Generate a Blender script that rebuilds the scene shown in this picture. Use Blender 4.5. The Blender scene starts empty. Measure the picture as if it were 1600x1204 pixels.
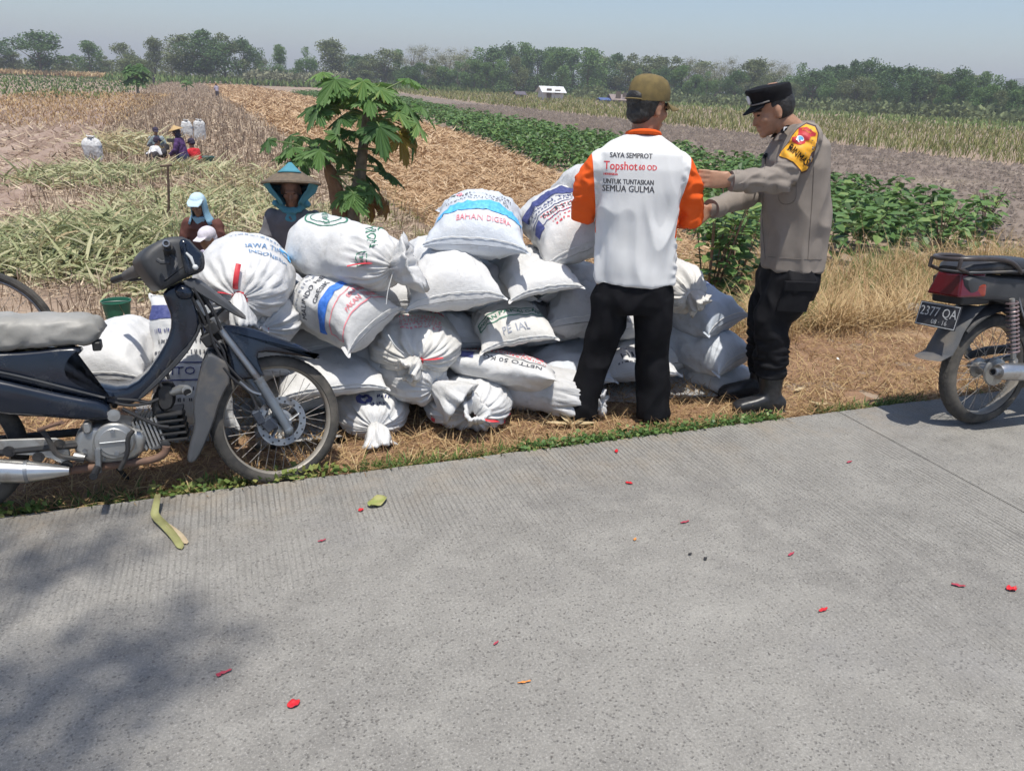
import bpy, bmesh, math, random
import numpy as np
from mathutils import Vector, Matrix, noise as mnoise
R = math.radians
rng = np.random.default_rng(7); random.seed(7)
sc = bpy.context.scene
COL = sc.collection
# ------------------------------------------------------------------ camera
W_, H_, F_ = 1600., 1204., 1200.
PITCH, ROLL, YAW, CH = R(21.3), R(2.2), R(20.4), 1.62
fh = np.array([math.sin(YAW), math.cos(YAW), 0]); rt0 = np.array([math.cos(YAW), -math.sin(YAW), 0]); zz = np.array([0, 0, 1.])
fw = fh*math.cos(PITCH)-zz*math.sin(PITCH); up0 = fh*math.sin(PITCH)+zz*math.cos(PITCH)
rt = rt0*math.cos(ROLL)+up0*math.sin(ROLL); up = -rt0*math.sin(ROLL)+up0*math.cos(ROLL)
CAM = np.array([0, 0, CH])
cd = bpy.data.cameras.new('camera'); cam = bpy.data.objects.new('camera', cd); COL.objects.link(cam)
cd.sensor_width = 36; cd.lens = 36*F_/W_; cd.clip_start = .05; cd.clip_end = 9000
cam.matrix_world = Matrix([[rt[0], up[0], -fw[0], 0], [rt[1], up[1], -fw[1], 0], [rt[2], up[2], -fw[2], CH], [0, 0, 0, 1]])
sc.camera = cam
def ray(px, py): return fw+rt*(px-W_/2)/F_-up*(py-H_/2)/F_
def gz(px, py, z=0.):
    d = ray(px, py); return CAM+d*((z-CH)/d[2])
def dep(px, py, t): return CAM+ray(px, py)*t
def atY(px, py, Y):
    d = ray(px, py); return CAM+d*(Y/d[1])
# ------------------------------------------------------------------ sky, sun, exposure
SUN_EL = R(75); SUN_SH = np.array([.12, 1.0]); SUN_SH /= np.linalg.norm(SUN_SH)   # horizontal direction in which shadows fall
sdir = np.array([-SUN_SH[0]*math.cos(SUN_EL), -SUN_SH[1]*math.cos(SUN_EL), math.sin(SUN_EL)])
w = bpy.data.worlds.new('World'); sc.world = w; w.use_nodes = True
nt = w.node_tree; nt.nodes.clear()
sky = nt.nodes.new('ShaderNodeTexSky'); sky.sky_type = 'NISHITA'; sky.sun_disc = False
sky.sun_elevation = SUN_EL; sky.sun_rotation = math.atan2(sdir[0], sdir[1])
sky.air_density = 1.0; sky.dust_density = 1.3; sky.ozone_density = 2.6; sky.altitude = 60
bg = nt.nodes.new('ShaderNodeBackground'); bg.inputs[1].default_value = .122
wo = nt.nodes.new('ShaderNodeOutputWorld'); nt.links.new(sky.outputs[0], bg.inputs[0]); nt.links.new(bg.outputs[0], wo.inputs[0])
sl = bpy.data.lights.new('sun', 'SUN'); sl.energy = 4.1; sl.angle = R(.53); sl.color = (1, .955, .87)
so = bpy.data.objects.new('sun', sl); COL.objects.link(so); so.location = (0, -5, 20)
so.rotation_euler = Vector(sdir).to_track_quat('Z', 'Y').to_euler()
sc.view_settings.view_transform = 'Standard'; sc.view_settings.look = 'None'; sc.view_settings.gamma = 1
sc.view_settings.exposure = 0.25; sc.view_settings.use_curve_mapping = False
sc.render.engine = 'CYCLES'
cy = sc.cycles; cy.use_denoising = True; cy.use_adaptive_sampling = True; cy.adaptive_threshold = .025; cy.max_bounces = 5; cy.diffuse_bounces = 2; cy.glossy_bounces = 2; cy.transmission_bounces = 4
cy.transparent_max_bounces = 6; cy.volume_bounces = 0; cy.caustics_reflective = False; cy.caustics_refractive = False
# ------------------------------------------------------------------ materials
def lin(c):
    if isinstance(c, str):
        c = [int(c[i:i+2], 16)/255 for i in (0, 2, 4)]
        c = [x/12.92 if x <= .04045 else ((x+.055)/1.055)**2.4 for x in c]
    return (c[0], c[1], c[2], 1)
MATS = {}
def mat(name, c1, c2=None, scale=8., rough=.7, metal=0., bump=0., bscale=None, detail=5., spec=.5, trans=0., dist=.02, lo=.35, hi=.65, stretch=None, c3=None, s3=2.5, coat=0., rvar=0., objvar=0., thresh3=(.55, .72)):
    if name in MATS: return MATS[name]
    m = bpy.data.materials.new(name); m.use_nodes = True; n = m.node_tree.nodes; l = m.node_tree.links
    b = n['Principled BSDF']; b.inputs['Roughness'].default_value = rough; b.inputs['Metallic'].default_value = metal
    b.inputs['Specular IOR Level'].default_value = spec
    if coat: b.inputs['Coat Weight'].default_value = coat; b.inputs['Coat Roughness'].default_value = .15
    b.inputs['Base Color'].default_value = lin(c1)
    tc = n.new('ShaderNodeTexCoord'); vec = tc.outputs['Object']
    if stretch:
        mp = n.new('ShaderNodeMapping'); mp.inputs['Scale'].default_value = stretch; l.new(vec, mp.inputs[0]); vec = mp.outputs[0]
    if c2 is not None:
        t = n.new('ShaderNodeTexNoise'); t.inputs['Scale'].default_value = scale; t.inputs['Detail'].default_value = detail; l.new(vec, t.inputs['Vector'])
        r = n.new('ShaderNodeMapRange'); r.inputs[1].default_value = lo; r.inputs[2].default_value = hi; l.new(t.outputs[0], r.inputs[0])
        mx = n.new('ShaderNodeMix'); mx.data_type = 'RGBA'; mx.inputs[6].default_value = lin(c1); mx.inputs[7].default_value = lin(c2)
        l.new(r.outputs[0], mx.inputs[0]); out = mx.outputs[2]
        if c3 is not None:
            t3 = n.new('ShaderNodeTexNoise'); t3.inputs['Scale'].default_value = s3; t3.inputs['Detail'].default_value = 6; t3.inputs['Roughness'].default_value = .65
            l.new(vec, t3.inputs['Vector']); r3 = n.new('ShaderNodeMapRange'); r3.inputs[1].default_value = thresh3[0]; r3.inputs[2].default_value = thresh3[1]; l.new(t3.outputs[0], r3.inputs[0])
            m3 = n.new('ShaderNodeMix'); m3.data_type = 'RGBA'; m3.inputs[7].default_value = lin(c3); l.new(out, m3.inputs[6]); l.new(r3.outputs[0], m3.inputs[0]); out = m3.outputs[2]
            if rvar:
                rr = n.new('ShaderNodeMapRange'); rr.inputs[3].default_value = rough; rr.inputs[4].default_value = min(1, rough+rvar); l.new(r3.outputs[0], rr.inputs[0]); l.new(rr.outputs[0], b.inputs['Roughness'])
        if objvar:
            oi = n.new('ShaderNodeObjectInfo'); hv = n.new('ShaderNodeHueSaturation'); mr = n.new('ShaderNodeMapRange'); mr.inputs[3].default_value = 1-objvar; mr.inputs[4].default_value = 1+objvar
            l.new(oi.outputs['Random'], mr.inputs[0]); l.new(mr.outputs[0], hv.inputs['Value']); l.new(out, hv.inputs['Color']); out = hv.outputs[0]
        l.new(out, b.inputs['Base Color'])
    if bump:
        t2 = n.new('ShaderNodeTexNoise'); t2.inputs['Scale'].default_value = bscale or scale*4; t2.inputs['Detail'].default_value = 6; l.new(vec, t2.inputs['Vector'])
        bp = n.new('ShaderNodeBump'); bp.inputs['Strength'].default_value = bump; bp.inputs['Distance'].default_value = dist
        l.new(t2.outputs[0], bp.inputs['Height']); l.new(bp.outputs[0], b.inputs['Normal'])
    if trans:
        tr = n.new('ShaderNodeBsdfTranslucent'); ms = n.new('ShaderNodeMixShader'); ms.inputs[0].default_value = trans
        if c2 is not None: l.new(out, tr.inputs[0])
        else: tr.inputs[0].default_value = lin(c1)
        o = n['Material Output']; l.new(b.outputs[0], ms.inputs[1]); l.new(tr.outputs[0], ms.inputs[2]); l.new(ms.outputs[0], o.inputs[0])
    MATS[name] = m; return m
def leafmat(name, cols, rough=.55, trans=.25, spec=.3):
    """colour by the 'tint' face attribute (0..1) that each leaf carries"""
    m = bpy.data.materials.new(name); m.use_nodes = True; n = m.node_tree.nodes; l = m.node_tree.links
    b = n['Principled BSDF']; b.inputs['Roughness'].default_value = rough; b.inputs['Specular IOR Level'].default_value = spec
    a = n.new('ShaderNodeAttribute'); a.attribute_name = 'tint'
    cr = n.new('ShaderNodeValToRGB'); e = cr.color_ramp.elements
    for i, c in enumerate(cols):
        p = i/(len(cols)-1)
        if i < 2: el = e[i]; el.position = p
        else: el = e.new(p)
        el.color = lin(c)
    e[1].position = 1/(len(cols)-1)
    l.new(a.outputs['Fac'], cr.inputs[0]); l.new(cr.outputs[0], b.inputs['Base Color'])
    tr = n.new('ShaderNodeBsdfTranslucent'); ms = n.new('ShaderNodeMixShader'); ms.inputs[0].default_value = trans
    l.new(cr.outputs[0], tr.inputs[0]); o = n['Material Output']; l.new(b.outputs[0], ms.inputs[1]); l.new(tr.outputs[0], ms.inputs[2]); l.new(ms.outputs[0], o.inputs[0])
    MATS[name] = m; return m
# ------------------------------------------------------------------ object helpers
def tag(o, label=None, cat=None, group=None, kind=None):
    if label: o['label'] = label
    if cat: o['category'] = cat
    if group: o['group'] = group
    if kind: o['kind'] = kind
    return o
def empty(name, loc=(0, 0, 0), rz=0., label=None, cat=None, group=None):
    o = bpy.data.objects.new(name, None); COL.objects.link(o); o.location = loc; o.rotation_euler = (0, 0, rz); o.empty_display_size = .1
    return tag(o, label, cat, group)
def link(name, me, parent=None):
    o = bpy.data.objects.new(name, me); COL.objects.link(o)
    if parent is not None: o.parent = parent
    return o
def np_mesh(name, V, Fq, m=None, smooth=True, tint=None, mats=None, midx=None):
    """V (n,3), Fq (k,3|4) arrays -> mesh"""
    me = bpy.data.meshes.new(name); V = np.asarray(V, np.float32); Fq = np.asarray(Fq, np.int32)
    k = Fq.shape[1]
    me.vertices.add(len(V)); me.vertices.foreach_set('co', V.ravel())
    me.loops.add(Fq.size); me.loops.foreach_set('vertex_index', Fq.ravel())
    me.polygons.add(len(Fq)); me.polygons.foreach_set('loop_start', np.arange(0, Fq.size, k, dtype=np.int32))
    me.polygons.foreach_set('use_smooth', np.full(len(Fq), smooth))
    if m is not None: me.materials.append(m)
    for x in mats or []: me.materials.append(x)
    if midx is not None: me.polygons.foreach_set('material_index', np.asarray(midx, np.int32))
    me.update(calc_edges=True)
    if tint is not None:
        a = me.attributes.new('tint', 'FLOAT', 'FACE'); a.data.foreach_set('value', np.asarray(tint, np.float32))
    me.validate()
    return me
def grid_faces(nu, nv, wrap_u=False, wrap_v=False):
    """faces of an nu x nv vertex grid (index i*nv+j)"""
    i, j = np.meshgrid(np.arange(nu if wrap_u else nu-1), np.arange(nv if wrap_v else nv-1), indexing='ij')
    i2, j2 = (i+1) % nu, (j+1) % nv
    return np.stack([i*nv+j, i2*nv+j, i2*nv+j2, i*nv+j2], -1).reshape(-1, 4)
def copy_tree(o, parent=None):
    c = o.copy(); COL.objects.link(c)
    if parent is not None: c.parent = parent
    for ch in list(o.children): copy_tree(ch, c)
    return c
def smoothstep(a, b, x):
    t = np.clip((x-a)/(b-a), 0, 1); return t*t*(3-2*t)
_P = rng.permutation(256); _P = np.concatenate([_P, _P, _P]); _G = rng.normal(size=(256, 3)); _G /= np.linalg.norm(_G, axis=1)[:, None]
def nz(p, s=1., o=0.):
    """gradient noise about -.7...7, vectorised; p (...,3)"""
    p = np.asarray(p, float)*s+o; sh = p.shape[:-1]; p = p.reshape(-1, 3); i = np.floor(p).astype(int); f = p-i; i &= 255; u = f*f*f*(f*(f*6-15)+10); r = 0
    for dx in (0, 1):
        for dy in (0, 1):
            for dz in (0, 1):
                h = _P[_P[_P[i[:, 0]+dx]+i[:, 1]+dy]+i[:, 2]+dz]
                g = (_G[h]*(f-[dx, dy, dz])).sum(1)
                r = r+g*(u[:, 0] if dx else 1-u[:, 0])*(u[:, 1] if dy else 1-u[:, 1])*(u[:, 2] if dz else 1-u[:, 2])
    return r.reshape(sh)
def unit(v): v = np.asarray(v, float); return v/max(1e-9, np.linalg.norm(v))
class MB:
    """collects shapes, builds ONE mesh object"""
    def __init__(s): s.v = []; s.f = []; s.n = 0; s.xf = None; s.mi = []; s.cm = 0
    def add(s, V, Fs):
        V = [tuple(x) for x in V]; s.v += V; s.f += [[i+s.n for i in f] for f in Fs]; s.mi += [s.cm]*len(Fs); s.n += len(V); return s
    def box(s, c, d, M=None, bev=.12):
        """bevelled box: centre, full sizes, optional 3x3 axes; bev as a share of the smallest side"""
        d = np.asarray(d, float)/2; b = d.min()*bev*2; V = []
        for sx in (-1, 1):
            for sy in (-1, 1):
                for sz in (-1, 1):
                    q = np.array([sx, sy, sz])
                    for k in range(3):
                        e = d-b; e[k] = d[k]; V.append(q*e)
        V = np.array(V); ix = lambda sx, sy, sz, k: ((sx*2+sy)*2+sz)*3+k
        Fs = []
        for k in range(3):
            o = [x for x in range(3) if x != k]
            for sk in (0, 1):
                f = []
                for a, c2 in ((0, 0), (1, 0), (1, 1), (0, 1)):
                    t = [0, 0, 0]; t[k] = sk; t[o[0]] = a; t[o[1]] = c2; f.append(ix(*t, k))
                if (sk == 1) != (k == 1): pass
                else: f = f[::-1]
                Fs.append(f)
        for k in range(3):
            o = [x for x in range(3) if x != k]
            for a in (0, 1):
                for c2 in (0, 1):
                    t0 = [0]*3; t1 = [0]*3; t0[o[0]] = t1[o[0]] = a; t0[o[1]] = t1[o[1]] = c2; t0[k] = 0; t1[k] = 1
                    Fs.append([ix(*t0, o[0]), ix(*t1, o[0]), ix(*t1, o[1]), ix(*t0, o[1])])
        for sx in (0, 1):
            for sy in (0, 1):
                for sz in (0, 1): Fs.append([ix(sx, sy, sz, 0), ix(sx, sy, sz, 1), ix(sx, sy, sz, 2)])
        if M is not None: V = V@np.asarray(M, float)
        return s.add(V+np.asarray(c, float), Fs)
    def tube(s, P, r, n=8, closed=False, cap=True, flat=None):
        P = np.asarray(P, float); m = len(P); r = np.full(m, r, float) if np.isscalar(r) else np.asarray(r, float)
        T = np.gradient(P, axis=0) if not closed else np.roll(P, -1, 0)-np.roll(P, 1, 0)
        T /= np.linalg.norm(T, axis=1)[:, None]+1e-12
        a = np.array([0, 0, 1.]) if abs(T[0][2]) < .9 else np.array([1., 0, 0])
        V = []; U = np.cross(T[0], a); U /= np.linalg.norm(U)
        th = np.linspace(0, 2*math.pi, n, endpoint=False)
        for k in range(m):
            U = U-T[k]*(U@T[k]); U /= np.linalg.norm(U)+1e-12; B = np.cross(T[k], U)
            fl = 1 if flat is None else flat
            V += list(P[k]+r[k]*(np.cos(th)[:, None]*U+fl*np.sin(th)[:, None]*B))
        Fs = [list(f) for f in grid_faces(m, n, closed, True)]
        if cap and not closed: Fs += [list(range(n))[::-1], [(m-1)*n+i for i in range(n)]]
        return s.add(V, Fs)
    def lathe(s, prof, o, ax=(0, 0, 1), n=24, closed=False):
        o = np.asarray(o, float); ax = unit(ax); a = np.array([1., 0, 0]) if abs(ax[0]) < .9 else np.array([0, 1., 0])
        U = unit(np.cross(ax, a)); B = np.cross(ax, U); th = np.linspace(0, 2*math.pi, n, endpoint=False); V = []
        for r, h in prof: V += list(o+ax*h+r*(np.cos(th)[:, None]*U+np.sin(th)[:, None]*B))
        Fs = [list(f) for f in grid_faces(len(prof), n, closed, True)]
        if not closed:
            if prof[0][0] > 1e-4: Fs.append(list(range(n))[::-1])
            if prof[-1][0] > 1e-4: Fs.append([(len(prof)-1)*n+i for i in range(n)])
        return s.add(V, Fs)
    def ell(s, c, r, M=None, n=14):
        th = np.linspace(0, 2*math.pi, n, endpoint=False); V = []
        ph = np.linspace(-math.pi/2*.98, math.pi/2*.98, n//2+2)
        for p in ph: V += [(r[0]*math.cos(p)*math.cos(t), r[1]*math.cos(p)*math.sin(t), r[2]*math.sin(p)) for t in th]
        V = np.array(V)
        if M is not None: V = V@np.asarray(M, float)
        Fs = [list(f) for f in grid_faces(len(ph), n, False, True)]+[list(range(n))[::-1], [(len(ph)-1)*n+i for i in range(n)]]
        return s.add(V+np.asarray(c, float), Fs)
    def loft(s, rings, n=20):
        """rings: (centre, axis_a*ra, axis_b*rb, exponent)"""
        th = np.linspace(0, 2*math.pi, n, endpoint=False); V = []
        for c, A, B, ex in rings:
            ct, st = np.cos(th), np.sin(th); x = np.sign(ct)*abs(ct)**(2/ex); y = np.sign(st)*abs(st)**(2/ex)
            V += list(np.asarray(c, float)+x[:, None]*np.asarray(A, float)+y[:, None]*np.asarray(B, float))
        m = len(rings); Fs = [list(f) for f in grid_faces(m, n, False, True)]+[list(range(n))[::-1], [(m-1)*n+i for i in range(n)]]
        return s.add(V, Fs)
    def slab(s, poly, d0, d1, inset=.004, bulge=0., fr=None):
        """outline (u,v) extruded between depths d0..d1 with rounded rims; fr maps (u,v,d)->xyz"""
        P = np.asarray(poly, float)
        if ((P[:, 0]*np.roll(P[:, 1], -1)-np.roll(P[:, 0], -1)*P[:, 1]).sum()) < 0: P = P[::-1]
        e = np.roll(P, -1, 0)-P; e /= np.linalg.norm(e, axis=1)[:, None]+1e-9; nn = np.stack([e[:, 1], -e[:, 0]], 1); vn = nn+np.roll(nn, 1, 0)
        vn /= np.maximum(.5, np.linalg.norm(vn, axis=1)[:, None]); n = len(P); L = []
        t = d1-d0; sg = 1 if t > 0 else -1; k = min(abs(t)/3, inset)*sg
        for dd, ins in ((d0, inset), (d0+k, inset*.25), (d0+k*1.6, 0), (d1-k*1.6, 0), (d1-k, inset*.25), (d1, inset)):
            Q = P-vn*ins; L.append(np.column_stack([Q, np.full(n, dd)]))
        if bulge: L.append(np.column_stack([P-vn*inset*1.9, np.full(n, d1+bulge*.7)])); L.append(np.column_stack([P-vn*inset*2.7, np.full(n, d1+bulge)]))
        V = np.concatenate(L)
        Fs = [list(f) for f in grid_faces(len(L), n, False, True)]+[list(range(n))[::-1], [(len(L)-1)*n+i for i in range(n)]]
        if sg < 0: Fs = [f[::-1] for f in Fs]
        if fr is None: V = V[:, [0, 2, 1]]
        else: V = fr(V)
        return s.add(V, Fs)
    def build(s, name, m, parent=None, smooth=True, sharp=35., mats=None):
        me = bpy.data.meshes.new(name); me.from_pydata(s.v, [], s.f)
        if m is not None: me.materials.append(m)
        for x in mats or []: me.materials.append(x)
        if mats: me.polygons.foreach_set('material_index', s.mi)
        bm = bmesh.new(); bm.from_mesh(me); bmesh.ops.recalc_face_normals(bm, faces=bm.faces); bm.to_mesh(me); bm.free()
        if smooth: me.shade_smooth(); me.set_sharp_from_angle(angle=R(sharp))
        return link(name, me, parent)
def chaikin(P, it=2, closed=True):
    P = np.asarray(P, float)
    for _ in range(it):
        Q = np.roll(P, -1, 0) if closed else P[1:]
        A = P if closed else P[:-1]
        N = np.empty((2*len(A), P.shape[1])); N[0::2] = .75*A+.25*Q; N[1::2] = .25*A+.75*Q
        P = N if closed else np.concatenate([P[:1], N, P[-1:]])
    return P
# ================================================================== terrain
def tz(x, y):
    x = np.asarray(x, float); y = np.asarray(y, float)
    z = -.035-.55*smoothstep(4.35, 5.9, y)-.22*smoothstep(6, 26, y)+.75*smoothstep(60, 230, y)
    z = z+.03*nz(np.stack([x, y, 0*x], -1), .35)*smoothstep(3.5, 6, y)
    return z
def gt(px, py, dz=0.):
    """pixel -> point on the terrain"""
    d = ray(px, py); t = 1.
    while t < 900:
        p = CAM+d*t
        if p[2] <= tz(p[0], p[1])+dz: return p
        t *= 1.003
    return p
def sheet(name, xs, ys, dz, m, rough=0., rs=3., ridge=None):
    X, Y = np.meshgrid(xs, ys, indexing='ij'); Z = tz(X, Y)+dz
    if rough:
        P = np.stack([X, Y, 0*X], -1); Z = Z+rough*(nz(P, rs)+.6*nz(P, rs*2.7, 11.))
    if ridge: Z = Z+ridge(X, Y)
    me = np_mesh(name, np.stack([X, Y, Z], -1).reshape(-1, 3), grid_faces(len(xs), len(ys)), m)
    return link(name, me)
def gspace(a, b, fine, far):
    """fine spacing between a and b, growing outwards to +-far"""
    v = list(np.arange(a, b, fine)); s = fine
    while v[-1] < far: s *= 1.16; v.append(v[-1]+s)
    s = fine; lo = []
    x = a
    while x > -far: s *= 1.16; x -= s; lo.append(x)
    return np.array(lo[::-1]+v)
M_soil = mat('dry_field_soil', (.33, .245, .18), (.25, .18, .13), 1.3, .95, bump=.8, bscale=9, dist=.05, c3=(.42, .33, .24), s3=.5)
g = sheet('ground', gspace(-12, 24, .5, 1650), gspace(2, 34, .4, 1650), 0, M_soil, .015, 2.); tag(g, kind='structure')
# lane patches: straw field, tilled soil, furrows (each a sheet a little above the ground)
def strip(name, x0, x1, y0, y1, nx, ny, dz, m, rough=0., rs=3., ridge=None, pw=1.6):
    t = np.linspace(0, 1, ny)**pw; ys = y0+(y1-y0)*t; u = np.linspace(0, 1, nx); Y = np.repeat(ys[None], nx, 0); X = x0(Y)+(x1(Y)-x0(Y))*u[:, None]
    Z = tz(X, Y)+dz; P = np.stack([X, Y, 0*X], -1)
    if rough: Z = Z+rough*(nz(P, rs)+.6*nz(P, rs*2.7, 11.)+.4*nz(P, rs*6, 5.))
    if ridge: Z = Z+ridge(X, Y)
    e = np.minimum(np.minimum(u, 1-u)[:, None]*nx/2, 1.)*np.minimum(t*ny/2, 1.)[None]
    Z = (tz(X, Y)-.02)*(1-e)+Z*e
    o = link(name, np_mesh(name, np.stack([X, Y, Z], -1).reshape(-1, 3), grid_faces(nx, ny), m)); tag(o, kind='structure'); return o
xa = lambda y: np.interp(y, [5, 20, 52, 120, 175], [3.05, 3.05, 2.0, -.6, -2.4])           # stubble | straw
xb = lambda y: np.interp(y, [5, 9, 23, 38, 61, 120, 175], [6.2, 6.7, 9.4, 11.3, 12.4, 9.5, 5.])             # straw | bean rows
xc = lambda y: np.interp(y, [5, 9, 13, 22, 42, 66, 150, 200], [9., 11.8, 14.2, 17., 18., 19.2, 26., 29.])                 # bean rows | tilled soil
xd = lambda y: 31+0*y
M_straw = mat('straw_ground', (.42, .26, .145), (.32, .19, .105), 9, .9, bump=1., bscale=30, dist=.04, c3=(.60, .39, .21), s3=3.)
strip('straw_field', xa, xb, 5.6, 170, 60, 160, .03, M_straw, .04, 2.5)
M_till = mat('tilled_soil_brown', (.235, .185, .15), (.16, .125, .10), 2.2, .95, bump=1., bscale=12, dist=.06, c3=(.32, .26, .20), s3=.35)
strip('tilled_soil', xc, xd, 8, 190, 90, 240, .05, M_till, .09, 1.6, lambda X, Y: .05*np.cos(X*2*math.pi/1.5))
M_furr = mat('furrowed_soil', (.35, .255, .20), (.26, .18, .14), 1.6, .95, bump=1., bscale=9, dist=.06, c3=(.46, .36, .28), s3=.4)
strip('furrowed_field', lambda y: -60+0*y, lambda y: np.minimum(-3.1-.055*(y-12), -2.6), 8, 62, 260, 260, .05, M_furr, .10, 2.2, lambda X, Y: .10*np.cos(X*2*math.pi/1.25+.6*np.sin(Y*.2)))
# ================================================================== road
def concrete():
    m = bpy.data.materials.new('worn_concrete'); m.use_nodes = True; n = m.node_tree.nodes; l = m.node_tree.links; b = n['Principled BSDF']
    b.inputs['Roughness'].default_value = .88; b.inputs['Specular IOR Level'].default_value = .25
    g = n.new('ShaderNodeNewGeometry'); P = g.outputs['Position']
    def noise(sc_, det=4., st=None, rough=.55):
        v = P
        if st: mp = n.new('ShaderNodeMapping'); mp.inputs['Scale'].default_value = st; l.new(P, mp.inputs[0]); v = mp.outputs[0]
        t = n.new('ShaderNodeTexNoise'); t.inputs['Scale'].default_value = sc_; t.inputs['Detail'].default_value = det; t.inputs['Roughness'].default_value = rough; l.new(v, t.inputs['Vector']); return t.outputs[0]
    def rng_(x, a, b_, c=0., d=1.):
        r = n.new('ShaderNodeMapRange'); r.inputs[1].default_value = a; r.inputs[2].default_value = b_; r.inputs[3].default_value = c; r.inputs[4].default_value = d; l.new(x, r.inputs[0]); return r.outputs[0]
    def mul(a, b_):
        k = n.new('ShaderNodeMath'); k.operation = 'MULTIPLY'; l.new(a, k.inputs[0]); l.new(b_, k.inputs[1]); return k.outputs[0]
    def mixc(fac, a, c, op='MIX'):
        x = n.new('ShaderNodeMix'); x.data_type = 'RGBA'; x.blend_type = op; l.new(fac, x.inputs[0])
        if isinstance(a, tuple): x.inputs[6].default_value = (*a, 1)
        else: l.new(a, x.inputs[6])
        x.inputs[7].default_value = (*c, 1); return x.outputs[2]
    col = mixc(rng_(noise(.9, 5), .35, .65), (.245, .234, .212), (.19, .181, .165))
    col = mixc(rng_(noise(5.5, 6, rough=.7), .42, .75), col, (.30, .287, .26))
    fa_ = noise(120, 3, rough=.65); fb_ = noise(300, 2); fm_ = n.new('ShaderNodeMix'); fm_.inputs[0].default_value = .38; l.new(fa_, fm_.inputs[2]); l.new(fb_, fm_.inputs[3]); fine = fm_.outputs[0]; col = mixc(rng_(fine, .52, .66, 0, .85), col, (.39, .375, .35)); col = mixc(rng_(fine, .48, .36, 0, .85), col, (.17, .165, .16))
    pit = n.new('ShaderNodeTexVoronoi'); pit.inputs['Scale'].default_value = 85; l.new(P, pit.inputs['Vector'])
    spt = mul(rng_(pit.outputs['Distance'], .34, .16), rng_(noise(45, 2), .44, .54)); col = mixc(mul(spt, rng_(noise(1.7, 4), .3, .65, .12, .75)), col, (.115, .108, .10))
    pit2 = n.new('ShaderNodeTexVoronoi'); pit2.inputs['Scale'].default_value = 38; l.new(P, pit2.inputs['Vector'])
    sp2 = mul(rng_(pit2.outputs['Distance'], .22, .12), rng_(noise(17, 2), .56, .62)); col = mixc(sp2, col, (.13, .12, .11))
    # tined grooves across the road: irregular lines along y, worn away in patches
    sx_ = n.new('ShaderNodeSeparateXYZ'); l.new(P, sx_.inputs[0]); wob = noise(1., 2., (2.2, .5, 1)); wob2 = noise(1., 2., (19, .6, 1))
    def ma(op, a_, b_, c_=None):
        k = n.new('ShaderNodeMath'); k.operation = op
        for i_, v_ in enumerate((a_, b_, c_)):
            if v_ is None: continue
            if isinstance(v_, (int, float)): k.inputs[i_].default_value = v_
            else: l.new(v_, k.inputs[i_])
        return k.outputs[0]
    xx = ma('MULTIPLY_ADD', wob, .05, sx_.outputs[0]); xx = ma('MULTIPLY_ADD', wob2, .022, xx); fr_ = ma('FRACT', ma('MULTIPLY', xx, 44.), 0); dv = ma('ABSOLUTE', ma('SUBTRACT', fr_, .5), 0)
    gl = rng_(dv, .16, .06); gr2 = noise(1., 2., (60, .35, 1), .5); gl2 = rng_(gr2, .37, .33)
    sep = n.new('ShaderNodeSeparateXYZ'); l.new(P, sep.inputs[0])
    edge = rng_(sep.outputs[1], 2.05, 2.95, .0, 1.); right = mul(rng_(sep.outputs[0], 1.35, 2.9), rng_(sep.outputs[1], .7, 1.5))
    mx = n.new('ShaderNodeMath'); mx.operation = 'MAXIMUM'; l.new(edge, mx.inputs[0]); l.new(right, mx.inputs[1])
    wear = mul(mx.outputs[0], rng_(noise(1.6, 5, rough=.65), .36, .56)); ln = n.new('ShaderNodeMath'); ln.operation = 'MAXIMUM'; l.new(gl, ln.inputs[0]); l.new(gl2, ln.inputs[1])
    lines = mul(ln.outputs[0], wear); lines2 = mul(lines, rng_(noise(30, 3), .3, .55, .35, .9))
    col = mixc(lines2, col, (.15, .142, .13))
    stain = rng_(noise(.55, 6, rough=.7), .56, .72, 0, .45); col = mixc(stain, col, (.24, .235, .235))
    dst = mul(rng_(sep.outputs[1], 2.55, 3.08), rng_(noise(4.5, 6, rough=.7), .46, .80, 0, .8)); col = mixc(dst, col, (.29, .235, .17))
    stn = rng_(noise(1., 5, (.55, 2.2, 1), .65), .56, .74, 0, .4); col = mixc(stn, col, (.16, .155, .15)); lgt = rng_(noise(1., 5, (.9, 1.8, 1), .6), .58, .75, 0, .45); col = mixc(lgt, col, (.37, .355, .32))
    l.new(col, b.inputs['Base Color'])
    h = n.new('ShaderNodeMath'); h.operation = 'SUBTRACT'; l.new(fine, h.inputs[0]); l.new(lines2, h.inputs[1]); h2 = n.new('ShaderNodeMath'); h2.operation = 'SUBTRACT'; l.new(h.outputs[0], h2.inputs[0]); l.new(spt, h2.inputs[1])
    bp = n.new('ShaderNodeBump'); bp.inputs['Strength'].default_value = .7; bp.inputs['Distance'].default_value = .005; l.new(h2.outputs[0], bp.inputs['Height']); l.new(bp.outputs[0], b.inputs['Normal'])
    return m
M_conc = concrete()
road = empty('road'); tag(road, kind='structure')
def slab_mesh(x0, x1, y0=-2.3, y1=3.08):
    xs = np.linspace(x0+.0025, x1-.0025, max(8, int((x1-x0)/.035)) if abs(x0) < 9 else 8); k = len(xs)
    j = .012*nz(np.stack([xs*3, 0*xs, 0*xs], -1), 1.)+.010*nz(np.stack([xs*17, 0*xs, 0*xs], -1), 1.)
    rows = []
    for y, z, jj in ((y0, -.2, 0), (y0, -.012, 0), (y0+.012, 0, 0), (y1-.012, 0, 1), (y1-.002, -.010, 1), (y1, -.2, 1)):
        rows.append(np.stack([xs, y+j*jj, np.full(k, z)], -1))
    V = np.stack(rows, 1).reshape(-1, 3); Fq = grid_faces(k, 6)
    me = np_mesh('slab', V, Fq, M_conc, smooth=False); return me
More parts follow.
